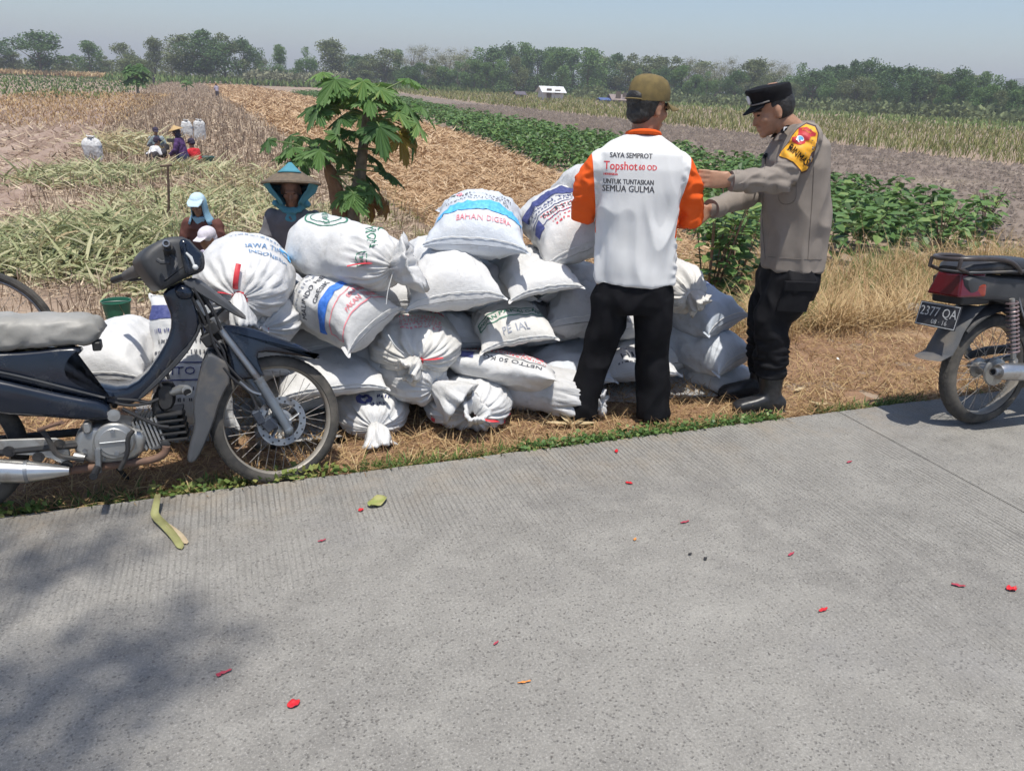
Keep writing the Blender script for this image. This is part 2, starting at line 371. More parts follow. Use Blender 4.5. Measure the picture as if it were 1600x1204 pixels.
for i in range(-60, 60):
    xj = 3.08+5*i
    o = link('slab', slab_mesh(xj-5 if i else -1.92, xj), road)
MBt = MB(); MBt.box((0, .39, -.11), (600, 5.36, .16)); o = MBt.build('joint_filler', mat('joint_tar', (.10, .095, .085), rough=.9), road)
# ================================================================== blades and leaves
def blades(base, az, L, wd, lean, curl, seg=3, roll=None, tip=.08, waist=None):
    n = len(base); s = np.arange(seg+1)/seg; a = lean[:, None]+curl[:, None]*(s[None]-.5/seg); st = (L/seg)[:, None]
    hx = np.concatenate([np.zeros((n, 1)), np.cumsum(np.sin(a[:, 1:])*st, 1)], 1); hz = np.concatenate([np.zeros((n, 1)), np.cumsum(np.cos(a[:, 1:])*st, 1)], 1)
    ca, sa = np.cos(az)[:, None], np.sin(az)[:, None]
    C = np.stack([base[:, 0:1]+hx*ca, base[:, 1:2]+hx*sa, base[:, 2:3]+hz], -1)
    side = np.stack([-sa+0*hx, ca+0*hx, 0*hx], -1)
    if roll is not None:
        nr = np.stack([-np.cos(a)*ca, -np.cos(a)*sa, np.sin(a)], -1); rr = roll[:, None, None]*np.ones((1, seg+1, 1)) if roll.ndim == 1 else roll[:, :, None]
        side = side*np.cos(rr)+nr*np.sin(rr)
    pr = np.interp(s, [0, .35, 1], [.75, 1, tip]) if waist is None else np.interp(s, *waist)
    off = side*(wd[:, None]*pr[None]/2)[..., None]
    V = np.stack([C-off, C+off], 2).reshape(-1, 3)
    k = np.arange(seg)*2; f = np.stack([k, k+1, k+3, k+2], -1); Fq = (np.arange(n)[:, None, None]*(2*(seg+1))+f[None]).reshape(-1, 4)
    return V, Fq
def U(a, b, n): return rng.uniform(a, b, n)
def blade_obj(name, m, base, az, L, wd, lean, curl, seg=3, tint=None, **k):
    V, Fq = blades(base, az, L, wd, lean, curl, seg, **k)
    if tint is not None: tint = np.repeat(tint, seg)
    return link(name, np_mesh(name, V, Fq, m, tint=tint))
def on(x, y, dz=0.): return np.stack([x, y, tz(x, y)+dz], -1)
def stuff(o, label, cat): return tag(o, label, cat, kind='stuff')
ML_straw = leafmat('straw_blades', [(.25, .15, .085), (.42, .275, .155), (.55, .39, .23), (.66, .52, .36)], .7, .1)
ML_dry = leafmat('dry_grass_blades', [(.24, .14, .075), (.40, .26, .13), (.54, .39, .20), (.66, .53, .32)], .7, .2)
ML_green = leafmat('green_grass_blades', [(.06, .10, .03), (.12, .20, .05), (.25, .28, .08), (.45, .38, .15)], .6, .3)
ML_maize = leafmat('cut_maize_leaves', [(.15, .18, .085), (.28, .31, .15), (.40, .41, .22), (.56, .52, .33), (.42, .33, .19)], .55, .25)
ML_stub = leafmat('stubble_blades', [(.17, .12, .09), (.30, .22, .16), (.45, .35, .25), (.62, .52, .38)], .8, .05)
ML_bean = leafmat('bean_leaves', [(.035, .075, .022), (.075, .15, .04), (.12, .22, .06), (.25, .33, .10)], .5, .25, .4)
ML_papaya = leafmat('papaya_leaves', [(.06, .13, .045), (.11, .21, .065), (.19, .32, .10), (.38, .31, .07), (.24, .12, .05)], .55, .36, .3)
# straw mulch lying on the straw field
def in_strip(n, x0, x1, y0, y1, pw=2.2):
    t = rng.random(n); y = y0*(y1/y0)**t; u = rng.random(n); a, b = x0(y), x1(y); return a+(b-a)*u, y
n = 62000; x, y = in_strip(n, xa, xb, 5.7, 165); k = np.clip(y/14, .6, 5.)
blade_obj('straw_litter', ML_straw, on(x, y, .03+0)+np.stack([0*x, 0*x, U(0, .09, n)], -1), U(0, 6.28, n), U(.12, .38, n)*k**.5, U(.012, .03, n)*k, U(1.15, 1.75, n), U(-.5, .6, n), 2, tint=np.clip(rng.normal(.5, .22, n), 0, 1), roll=U(-1.2, 1.2, n))
stuff(bpy.data.objects['straw_litter'], 'loose orange-brown straw spread over the strip beyond the sacks', 'straw')
# stubble: short stalk stumps and litter on the worked field
n = 24000; x, y = in_strip(n, lambda y: np.minimum(-3.2-.055*(y-12), -2.6), xa, 5.8, 190); k = np.clip(y/14, .7, 3)
row = np.round(x/.7)*.7+rng.normal(0, .17, n)
blade_obj('stalk_stubble', ML_stub, on(row, y), U(0, 6.28, n), U(.08, .30, n)*k**.35, U(.010, .018, n)*k, abs(rng.normal(0, .45, n)), U(-.2, .3, n), 1, tint=np.clip(rng.normal(.42, .2, n), 0, 1), tip=.8)
stuff(bpy.data.objects['stalk_stubble'], 'short dry stalk stubble standing in the harvested field', 'stubble')
n = 50000; x, y = in_strip(n, lambda y: np.minimum(-3.4-.055*(y-12), -2.8), xa, 5.7, 170); k = np.clip(y/13, .7, 2.6)
keep = nz(np.stack([x, y, 0*x], -1), .8) > -.12; x, y, k = x[keep], y[keep], k[keep]; n = len(x)
blade_obj('field_litter', ML_stub, on(x, y, .01)+np.stack([0*x, 0*x, U(0, .04, n)], -1), U(0, 6.28, n), U(.1, .4, n)*k**.5, U(.01, .028, n)*k, U(1.2, 1.7, n), U(-.4, .5, n), 2, tint=np.clip(rng.normal(.58, .22, n), 0, 1), roll=U(-1, 1, n))
stuff(bpy.data.objects['field_litter'], 'brown and straw coloured crop litter over the harvested field', 'litter')
# cut green maize leaves heaped on the field
def leaf_pile(cx, cy, rx, ry, h, n, label, warm=0., size=1.):
    a = U(0, 6.28, n); r = rng.random(n)**.55; x = cx+rx*r*np.cos(a); y = cy+ry*r*np.sin(a)
    hgt = h*(1-r**2)*(.55+.9*nz(np.stack([x, y, 0*x], -1), 1.7))*rng.random(n)**.5
    P = on(x, y, .02)+np.stack([0*x, 0*x, np.maximum(hgt, 0)], -1)
    fl = np.where(nz(np.stack([x, y, 0*x+9], -1), .5) > 0, .6, 3.4)+rng.normal(0, 1.6, n)
    blade_obj('cut_leaf_heap', ML_maize, P, fl, U(.18, .60, n)*size, U(.02, .05, n)*size, U(.7, 1.6, n), U(.1, 1.6, n), 4, tint=np.clip(rng.normal(.46+warm, .30, n), 0, 1), roll=U(-1.1, 1.1, n))
    stuff(bpy.context.view_layer.objects[-1] if 0 else COL.objects[-1], label, 'leaf heap')
leaf_pile(-1.85, 11.7, 1.5, 2.2, .40, 6200, 'big heap of cut pale green maize leaves left of the brown jacket worker')
leaf_pile(-3.0, 10.4, .9, .9, .25, 1500, 'low fringe of cut green leaves at the left edge of the field')
leaf_pile(-.5, 15.8, 1.7, 2.2, .18, 2600, 'thin spread of yellow green leaves behind the wooden stake', .12)
leaf_pile(.9, 13.2, 1.3, 2.2, .18, 1300, 'strewn cut leaves between the stake and the papaya tree', .18)
leaf_pile(-3.1, 20.4, 1.6, 2.0, .30, 1900, 'heap of green leaves in front of the lone white sack in the field', .05, 1.3)
leaf_pile(-1.0, 21.9, 1.5, 1.3, .16, 1300, 'leaf heap just in front of the far group of workers', .2, 1.3)
leaf_pile(-3.0, 30., 1.4, 2.5, .6, 900, 'pointed heap of dry yellow stalks behind the far workers', .42, 1.6)
leaf_pile(.6, 19.5, 1.2, 2.5, .15, 800, 'sparse yellow leaves right of the far workers', .3, 1.2)
leaf_pile(-2.6, 27.4, 1.0, 1.2, .3, 500, 'low dry heap beside the far white sack', .45, 1.4)
leaf_pile(-.35, 9.2, 1.1, .8, .18, 700, 'cut leaves around the seated brown jacket worker', .15)
# ================================================================== verge
xv0, xv1 = -3., 9.
M_verge = mat('dry_verge', (.33, .20, .12), (.24, .14, .08), 3.2, .95, bump=1., bscale=40, dist=.03, c3=(.44, .31, .18), s3=1.2)
def vpatch(name, xs, ys, m):
    X, Y = np.meshgrid(xs, ys, indexing='ij'); P = np.stack([X, Y, 0*X], -1); Z = tz(X, Y)+.006+.02*nz(P, 3.)*smoothstep(3.1, 3.4, Y)+.012*nz(P, 9.)*smoothstep(3.1, 3.3, Y)
    o = link(name, np_mesh(name, np.stack([X, Y, Z], -1).reshape(-1, 3), grid_faces(len(xs), len(ys)), m)); tag(o, kind='structure')
vpatch('verge', np.arange(-8, 16, .08), np.concatenate([np.arange(3.0, 6.6, .07)]), M_verge)
def vz(x, y): return tz(x, y)+.008
n = 60000; x = U(-2.2, 6.5, n); y = 3.1+3.2*rng.random(n)**1.5; kp = nz(np.stack([x, y, 0*x], -1), 1.6) > -.33; x, y = x[kp], y[kp]; n = len(x)
blade_obj('dry_turf', ML_dry, np.stack([x, y, vz(x, y)], -1), U(0, 6.28, n), U(.04, .14, n), U(.003, .0065, n), U(.6, 1.65, n), U(0, .8, n), 2, tint=np.clip(rng.normal(.36, .24, n), 0, 1), roll=U(-.8, .8, n))
stuff(COL.objects[-1], 'short matted dry grass on the roadside verge', 'grass')
n = 5200; x = U(-2., 4.2, n); y = 3.085+abs(rng.normal(0, .045, n)); kp = nz(np.stack([x, 0*x, 0*x], -1), 1.9, 3.) > -.1; x, y = x[kp], y[kp]; n = len(x)
blade_obj('edge_weeds', ML_green, np.stack([x, y, vz(x, y)-.004], -1), U(0, 6.28, n), U(.03, .085, n), U(.004, .012, n), U(.3, 1.4, n), U(0, 1., n), 2, tint=np.clip(rng.normal(.30, .2, n), 0, 1))
stuff(COL.objects[-1], 'thin line of green weeds along the concrete edge', 'weeds')
# tall dry grass at the right, behind the policeman and the parked motorcycle
def tuft_field(name, label, m, n, xf, yf, Lr, wr, leanr, curlr, tintc, seg=4, flow=None, nt_=None):
    k = nt_ or n//24; tx, ty = xf(k), yf(k); ii = rng.integers(0, k, n); x = tx[ii]+rng.normal(0, .06, n); y = ty[ii]+rng.normal(0, .06, n)
    az = U(0, 6.28, n) if flow is None else flow+rng.normal(0, .9, n); hs = U(.6, 1.15, k)[ii]; ts = rng.normal(tintc, .12, k)[ii]
    blade_obj(name, m, np.stack([x, y, vz(x, y)-.01], -1), az, U(*Lr, n)*hs, U(*wr, n), U(*leanr, n), U(*curlr, n), seg, tint=np.clip(ts+rng.normal(0, .14, n), 0, 1), roll=U(-.5, .5, n))
    return stuff(COL.objects[-1], label, 'grass')
tuft_field('tall_dry_grass', 'tall bent yellow dry grass on the bank behind the policeman', ML_dry, 15000, lambda k: U(3.3, 10.5, k), lambda k: U(4.35, 6.2, k), (.3, .62), (.004, .009), (.1, .8), (.5, 1.7), .55)
tuft_field('tall_dry_grass', 'tall straw coloured grass behind the parked motorcycle at right', ML_dry, 15000, lambda k: U(5.0, 13, k), lambda k: U(4.9, 8.2, k), (.3, .80), (.004, .010), (.0, .7), (.3, 1.6), .50)
tuft_field('green_bank_grass', 'green grass tufts mixed into the bank', ML_green, 11000, lambda k: U(2.6, 11, k), lambda k: U(4.7, 8.4, k), (.2, .55), (.004, .009), (.1, .6), (.3, 1.2), .42)
tuft_field('field_edge_grass', 'low green grass strip between straw field and stubble', ML_green, 9000, lambda k: 3.0+rng.normal(0, .35, k), lambda k: 6.2*(60/6.2)**rng.random(k), (.08, .2), (.006, .012), (.1, 1.), (.2, 1.), .55)
tuft_field('thin_bank_grass', 'thin dry grass on the bank behind the sacks', ML_dry, 6000, lambda k: U(-3.5, 3.3, k), lambda k: U(4.5, 6.2, k), (.12, .35), (.004, .008), (.2, 1.), (.3, 1.2), .4)
# ================================================================== crops
def leafcloud(C, size, tilt=.9, asp=.6):
    """kite-shaped leaves, one quad each"""
    n = len(C); a = U(0, 6.28, n); t = rng.normal(0, tilt, n); d = np.stack([np.cos(a)*np.cos(t), np.sin(a)*np.cos(t), np.sin(t)], -1)
    h = rng.normal(size=(n, 3)); s = np.cross(d, h); s /= np.linalg.norm(s, axis=1)[:, None]+1e-9
    sz = size[:, None]; V = np.stack([C, C+d*sz*.45+s*sz*asp/2, C+d*sz, C+d*sz*.45-s*sz*asp/2], 1).reshape(-1, 3)
    return V, np.arange(n*4).reshape(-1, 4)
def bean_proto(seed):
    r = np.random.default_rng(seed); V = []; Fq = []; T = []; n = 34
    for i in range(n):
        h = r.uniform(.12, .62); a = r.uniform(0, 6.28); rr = r.uniform(.05, .28)*(1.15-h*.7); c = np.array([math.cos(a)*rr, math.sin(a)*rr, h]); L = r.uniform(.13, .25); w2 = L*r.uniform(.33, .42)
        dn = r.uniform(-.75, .25); d = np.array([math.cos(a)*math.cos(dn), math.sin(a)*math.cos(dn), math.sin(dn)]); s = np.array([-math.sin(a), math.cos(a), r.uniform(-.35, .35)]); u_ = np.cross(d, s); k = len(V)
        V += [c, c+d*L*.28+s*w2+u_*.02, c+d*L*.75+s*w2*.65+u_*.01, c+d*L-np.array([0, 0, .02]), c+d*L*.75-s*w2*.65+u_*.01, c+d*L*.28-s*w2+u_*.02]
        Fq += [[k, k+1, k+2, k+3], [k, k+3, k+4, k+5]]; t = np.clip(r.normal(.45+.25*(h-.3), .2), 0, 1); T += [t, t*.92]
    return np.array(V), np.array(Fq), np.array(T)
protos = [bean_proto(100+i) for i in range(5)]
stemM = mat('bean_stem', (.13, .17, .05), rough=.7)
pr_obj = []
for V, Fq, T in protos:
    me = np_mesh('foliage', V, Fq, ML_bean, tint=T, smooth=False)
    mb = MB(); mb.tube([(0, 0, -.03), (.01, .005, .3), (.0, .02, .58)], [.009, .007, .004], 5)
    for q in range(4): a = q*1.7; mb.tube([(0, 0, .1+.1*q), (math.cos(a)*.1, math.sin(a)*.1, .2+.1*q)], .004, 4)
    st = mb.build('stem', stemM); pr_obj.append((me, st.data)); bpy.data.objects.remove(st)
spots = []
yy = 8.9
while yy < 120:
    for xx in np.arange(5.4, 27.6, .62):
        px_ = xx+rng.normal(0, .1); py_ = yy+rng.normal(0, .12)
        if xb(np.float64(py_))+.15 < px_ < xc(np.float64(py_))-.2 and rng.random() < (.86 if py_ < 17 or nz(np.array([[px_, py_, 0]]), .45)[0] > -.16 else .25): spots.append((px_, py_))
    yy += .55 if yy < 45 else .9
spots += [(3.9+rng.normal(0, .25), 7.0+rng.normal(0, .3)) for _ in range(0)]
def vis(p):
    v = np.array(p)-CAM; zc = v@fw; return zc > .3 and abs((v@rt)/zc*F_) < 830 and -(v@up)/zc*F_ < 640
spots = [s_ for s_ in spots if vis((s_[0], s_[1], -.4))]
spots.sort(key=lambda s_: math.hypot(*s_))
for i, (bx_, by_) in enumerate(spots[:300]):
    k = i % 5; o = empty('bean_plant', (bx_, by_, float(tz(bx_, by_))), rng.uniform(0, 6.28), 'leafy green bean plant in the dense rows behind the straw strip', 'plant', 'bean plants in the green rows')
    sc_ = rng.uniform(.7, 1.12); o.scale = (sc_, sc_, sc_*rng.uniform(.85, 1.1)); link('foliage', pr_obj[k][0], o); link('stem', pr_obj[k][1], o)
Vs, Fs, Ts = [], [], []; off = 0
for i, (bx_, by_) in enumerate(spots[300:]):
    V, Fq, T = protos[i % 5]; a = rng.uniform(0, 6.28); s_ = rng.uniform(.7, 1.1)
    if by_ > 40: sel = slice(0, 16); s2 = 1.35
    else: sel = slice(0, 34); s2 = 1.
    V = V[:sel.stop*6]*s_; V = np.stack([V[:, 0]*math.cos(a)-V[:, 1]*math.sin(a), V[:, 0]*math.sin(a)+V[:, 1]*math.cos(a), V[:, 2]], -1)
    if s2 != 1.: c = V.reshape(-1, 6, 3).mean(1, keepdims=True); V = ((V.reshape(-1, 6, 3)-c)*s2+c).reshape(-1, 3)
    Vs.append(V+[bx_, by_, float(tz(bx_, by_))]); Fs.append(Fq[:sel.stop*2]+off); Ts.append(T[:sel.stop*2]); off += len(V)
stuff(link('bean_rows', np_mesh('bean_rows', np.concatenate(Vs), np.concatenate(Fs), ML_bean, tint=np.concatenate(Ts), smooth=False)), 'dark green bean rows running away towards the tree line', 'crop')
# sorghum and maize beyond the tilled soil
ML_sorg = leafmat('sorghum_blades', [(.10, .13, .04), (.18, .20, .07), (.28, .26, .10), (.40, .34, .15)], .7, .2)
ML_corn = leafmat('maize_blades', [(.07, .13, .03), (.13, .20, .05), (.22, .27, .09), (.46, .42, .24)], .6, .25)
def crop(name, label, m, n, x0, x1, y0, y1, Lr, wr, tc, sp=.75, up_=.35, q=1.):
    xr = x0+(x1-x0)*rng.random(n)**q; y = y0*(y1/y0)**rng.random(n); x = np.round(xr/sp)*sp+rng.normal(0, .1, n); kp = np.array([vis((a, b, 0)) for a, b in zip(x, y)]); x, y = x[kp], y[kp]; n = len(x); k = np.clip(np.hypot(x, y)/50, .8, 3)
    blade_obj(name, m, on(x, y, -.02)+np.stack([0*x, 0*x, U(0, .35, n)], -1), U(0, 6.28, n), U(*Lr, n), U(*wr, n)*k, U(.05, up_, n), U(.1, 1.3, n), 3, tint=np.clip(rng.normal(tc, .2, n), 0, 1))
    return stuff(COL.objects[-1], label, 'crop')
crop('sorghum_field', 'yellowing sorghum crop beyond the strip of tilled soil', ML_sorg, 26000, 31, 66, 18, 190, (.3, .6), (.03, .06), .42, q=1.3)
crop('maize_field', 'green crop with pale tops in front of the tree line', ML_corn, 22000, 64, 190, 40, 200, (.35, .75), (.05, .09), .48, 1.2)
crop('far_left_grass', 'green grass field at far left', ML_green, 16000, -110, -9, 75, 190, (.2, .4), (.05, .1), .22, .6)
crop('olive_grass', 'olive dry grass left of the stubble', ML_dry, 9000, -16, -4.5, 38, 92, (.12, .28), (.03, .06), .35, .4, .8)
crop('yellow_maize_strip', 'strip of dry yellow maize at far left', ML_dry, 4000, -62, -22, 192, 205, (.8, 1.3), (.08, .14), .65, 1.)
crop('far_maize', 'green maize at the far end of the straw strip', ML_corn, 6000, -20, 60, 170, 205, (.8, 1.6), (.08, .14), .3, 1.)

n = 16000; x, y = in_strip(n, lambda y: -26+0*y, lambda y: np.minimum(-3.0-.055*(y-12), -2.6), 9, 60); k = np.clip(y/14, .8, 2.6)
blade_obj('furrow_litter', ML_stub, on(x, y, .05)+np.stack([0*x, 0*x, U(0, .05, n)], -1), U(0, 6.28, n), U(.1, .4, n)*k**.5, U(.012, .03, n)*k, U(1.1, 1.7, n), U(-.4, .5, n), 2, tint=np.clip(rng.normal(.62, .25, n), 0, 1), roll=U(-1, 1, n)); stuff(COL.objects[-1], 'dry litter over the furrowed field at left', 'litter')
nc = 9000; x, y = in_strip(nc, lambda y: -26+0*y, lambda y: np.minimum(-3.2-.055*(y-12), -2.7), 9, 55); V0 = np.array([(1, 0, 0), (-.5, .8, 0), (-.6, -.7, 0), (.1, .1, .9)]); sz = U(.03, .09, nc)*np.clip(y/16, 1, 2.4); V = (V0[None]*sz[:, None, None]*rng.uniform(.6, 1.3, (nc, 4, 3))+on(x, y, .06)[:, None]).reshape(-1, 3); Fc = (np.arange(nc)[:, None, None]*4+np.array([[0, 1, 3], [1, 2, 3], [2, 0, 3]])[None]).reshape(-1, 3)
stuff(link('soil_clods', np_mesh('soil_clods', V, Fc, M_furr, smooth=False)), 'loose clods on the furrowed field at left', 'clods')
nc = 9000; x, y = in_strip(nc, xc, xd, 9, 90); sz = U(.04, .12, nc)*np.clip(y/18, 1, 2.4); V = (V0[None]*sz[:, None, None]*rng.uniform(.6, 1.3, (nc, 4, 3))+on(x, y, .08)[:, None]).reshape(-1, 3); Fc = (np.arange(nc)[:, None, None]*4+np.array([[0, 1, 3], [1, 2, 3], [2, 0, 3]])[None]).reshape(-1, 3)
stuff(link('soil_clods', np_mesh('soil_clods', V, Fc, M_till, smooth=False)), 'dark clods on the tilled strip beyond the bean rows', 'clods')
# ================================================================== far trees
ML_crown = {0: leafmat('crown_green', [(0.038, 0.074, 0.025), (0.067, 0.125, 0.042), (0.106, 0.182, 0.059), (0.154, 0.227, 0.084)], .7, .2),
            1: leafmat('crown_olive', [(0.087, 0.114, 0.050), (0.135, 0.165, 0.071), (0.192, 0.227, 0.101), (0.260, 0.295, 0.143)], .8, .2),
            2: leafmat('crown_bare', [(0.154, 0.154, 0.092), (0.221, 0.222, 0.139), (0.289, 0.295, 0.185), (0.212, 0.250, 0.126)], .9, .1),
            3: leafmat('crown_feathery', [(0.077, 0.136, 0.042), (0.115, 0.205, 0.063), (0.164, 0.262, 0.084), (0.221, 0.306, 0.118)], .7, .25)}
M_bark = mat('tree_bark', (.17, .13, .10), (.10, .08, .06), 3., .9)
def tree_proto(kind, seed, n=4200):
    r = np.random.default_rng(seed); nb = {0: 16, 1: 16, 2: 15, 3: 14}[kind]; lowz = {0: .20, 1: .26, 2: .28, 3: .16}[kind]
    bl = []
    for i in range(nb):
        z = r.uniform(lowz, .9); spread = .34*math.sin(math.pi*min(1, (z-lowz+.18)/(1.12-lowz)))+.04; a = r.uniform(0, 6.28); q = r.uniform(.2, 1)*spread
        bl.append((q*math.cos(a), q*math.sin(a), z, r.uniform(.11, .20)*(1 if kind != 3 else .8)))
    bl.append((0, 0, .9, .1)); C = []
    for x, y, z, rr in bl:
        k = n//len(bl); d = r.normal(size=(k, 3)); d /= np.linalg.norm(d, axis=1)[:, None]; q = rr*r.uniform(.25, 1.12, k)**.5
        if kind == 2: q = rr*r.uniform(.0, 1.35, k)
        C.append(np.array([x, y, z])+d*q[:, None]*np.array([1, 1, .8 if kind != 3 else 1.35]))
    C = np.concatenate(C); C[:, 2] = np.clip(C[:, 2], .1, 1.02); m = len(C); sh = nz(C, 6., seed)
    V, Fq = leafcloud(C, r.uniform(.022, .045, m)*(.7 if kind == 2 else 1), 1., .65 if kind != 2 else .28)
    t = np.clip(.45+.5*sh+r.normal(0, .14, m)+.15*(C[:, 2]-.6), 0, 1)
    crown = np_mesh('crown', V, Fq, ML_crown[kind], tint=t, smooth=False)
    mb = MB(); mb.tube([(0, 0, -.02), (.01, .0, .2), (-.01, .01, .42), (0, 0, .7)], [.022, .017, .013, .005], 6)
    for x, y, z, rr in bl[:9]: mb.tube([(0, 0, z*.45), (x*.5, y*.5, z*.72), (x, y, z)], [.009, .006, .002], 4)
    o = mb.build('trunk', M_bark); me = o.data; bpy.data.objects.remove(o); return crown, me
TP = {(k, i): tree_proto(k, 31+k*7+i) for k in range(4) for i in range(3)}
KINDTXT = {0: 'dense dark green tree', 1: 'dull olive thin leaved tree', 2: 'greyish brown nearly leafless tree', 3: 'light green feathery tree'}
def far_tree(px, top, wpx, kind, D, label, group, base=None):
    d = ray(px, 100.); a = math.atan2(d[0], d[1]); x, y = D*math.sin(a), D*math.cos(a); zb = float(tz(x, y))
    dd = ray(px, top); t = D/math.hypot(dd[0], dd[1]); h = (CH+dd[2]*t-zb)*1.10; wm = wpx*t/F_*1.2
    o = empty('tree', (x, y, zb), rng.uniform(0, 6.28), label, 'tree', group); c, tr = TP[(kind, rng.integers(0, 3))]
    s_ = max(wm/.78, h*.35); o.scale = (s_, s_, h/1.0); link('crown', c, o); link('trunk', tr, o); return o
GL = 'trees of the far tree line'
special = [(62, 56, 84, 0, 'big rounded green tree standing alone at far left'), (140, 71, 50, 3, 'green tree with a brown side in the left tree line'), (203, 88, 46, 1, 'low olive bush tree beside the lane at left'),
           (196, 72, 46, 1, 'dull green round tree left of the lane'), (241, 65, 40, 1, 'thin leaved tree at the left of the tall clump'), (321, 53, 78, 0, 'tallest dark tree in the clump at the end of the stubble'),
           (350, 58, 66, 1, 'olive tree in the middle of the tall clump'), (290, 60, 66, 1, 'grey green tree on the left half of the tall clump'), (382, 66, 50, 0, 'tree at the right end of the tall clump'), (268, 70, 44, 2, 'thin brownish tree inside the tall clump'),
           (436, 77, 44, 3, 'small light green tree right of the tall clump'), (478, 81, 40, 3, 'small round green tree in the gap of the tree line'), (522, 69, 66, 1, 'wide grey green tree above the papaya crown')]
for px_, tp, wp, kd, lb in special: far_tree(px_, tp, wp, kd, 185+rng.uniform(0, 25), lb, 'trees at the far left')
for px_, tp, wp, kd in ((-12, 66, 60, 0), (20, 84, 40, 1), (100, 90, 36, 1), (165, 90, 26, 1), (405, 88, 24, 1), (226, 96, 30, 1)): far_tree(px_, tp, wp, kd, 215, '%s low in the gaps of the left tree line' % KINDTXT[kd], 'trees at the far left')
x = 556.
while x < 1660:
    tp = np.interp(x, [556, 620, 690, 760, 900, 1000, 1100, 1200, 1300, 1340, 1420, 1500, 1600], [86, 84, 76, 80, 84, 92, 97, 101, 113, 106, 117, 118, 134])+rng.normal(0, 4)
    if 640 < x < 735: kd = 2 if rng.random() < .75 else 1
    elif 735 < x < 900: kd = 0 if rng.random() < .7 else 3
    elif 1010 < x < 1240: kd = rng.choice([2, 1, 1])
    elif 1290 < x < 1420: kd = rng.choice([0, 3, 0])
    else: kd = rng.choice([0, 1, 3, 1])
    where = 'left of the white hut' if x < 830 else 'between hut and policeman' if x < 1170 else 'right of the policeman'
    far_tree(x, tp, rng.uniform(44, 70), int(kd), float(np.interp(x, [556, 1100, 1600], [215, 195, 150]))+rng.uniform(-12, 14), '%s in the tree line %s' % (KINDTXT[int(kd)], where), GL)
    if rng.random() < .8 and not (800 < x < 890 or 915 < x < 985): far_tree(x+12, tp+rng.uniform(16, 30), rng.uniform(30, 46), int(rng.choice([0, 1, 3])), float(np.interp(x, [556, 1100, 1600], [190, 170, 132])), 'lower bushy tree fronting the tree line %s' % where, GL)
    x += rng.uniform(17, 27)
# undergrowth closing the foot of the tree line
def scrub(label, px0, px1, D0, D1, h, n, m):
    p = U(px0, px1, n); d0 = [ray(q, 100.) for q in p]; a = np.array([math.atan2(d[0], d[1]) for d in d0]); D = D0+(D1-D0)*(p-px0)/(px1-px0)+U(-6, 6, n)
    xx, yy_ = D*np.sin(a), D*np.cos(a); hz = h*rng.random(n)**1.2*(.75+.9*nz(np.stack([xx, yy_, 0*xx], -1), .12)); C = on(xx, yy_)+np.stack([0*xx, 0*xx, np.abs(hz)], -1)
    V, Fq = leafcloud(C, U(.5, 1.0, n), .9, .6); t = np.clip(.4+.6*nz(C, .25)+rng.normal(0, .15, n), 0, 1)
    stuff(link('undergrowth', np_mesh('undergrowth', V, Fq, ML_crown[m], tint=t, smooth=False)), label, 'bushes')
scrub('dull undergrowth under the far left trees', -40, 560, 225, 225, 4., 9000, 1)
scrub('grey shrub hedge right of the tall clump', 380, 545, 180, 185, 3.2, 4500, 2)
scrub('dark undergrowth along the foot of the tree line', 545, 1660, 228, 165, 4.6, 22000, 0)
scrub('mixed low bushes in front of the right tree line', 900, 1660, 165, 122, 2.2, 9000, 1)
# distant hill
xs = np.linspace(0, 1, 60); V = []
for i, u in enumerate(xs):
    d = ray(1380+700*u, 120); a = math.atan2(d[0], d[1]); hgt = 46*math.sin(math.pi*min(1, u*1.15+.02))**.8*(.8+.35*nz(np.array([[u*6, 0, 0]]), 1.)[0])
    for q, z in ((1180, -3), (1240, hgt*.75), (1300, hgt), (1420, -3)): V.append((q*math.sin(a), q*math.cos(a), z))
o = link('hills', np_mesh('hills', V, grid_faces(60, 4), mat('hill_forest', (.07, .09, .05), (.10, .10, .06), .02, .9))); tag(o, kind='structure')
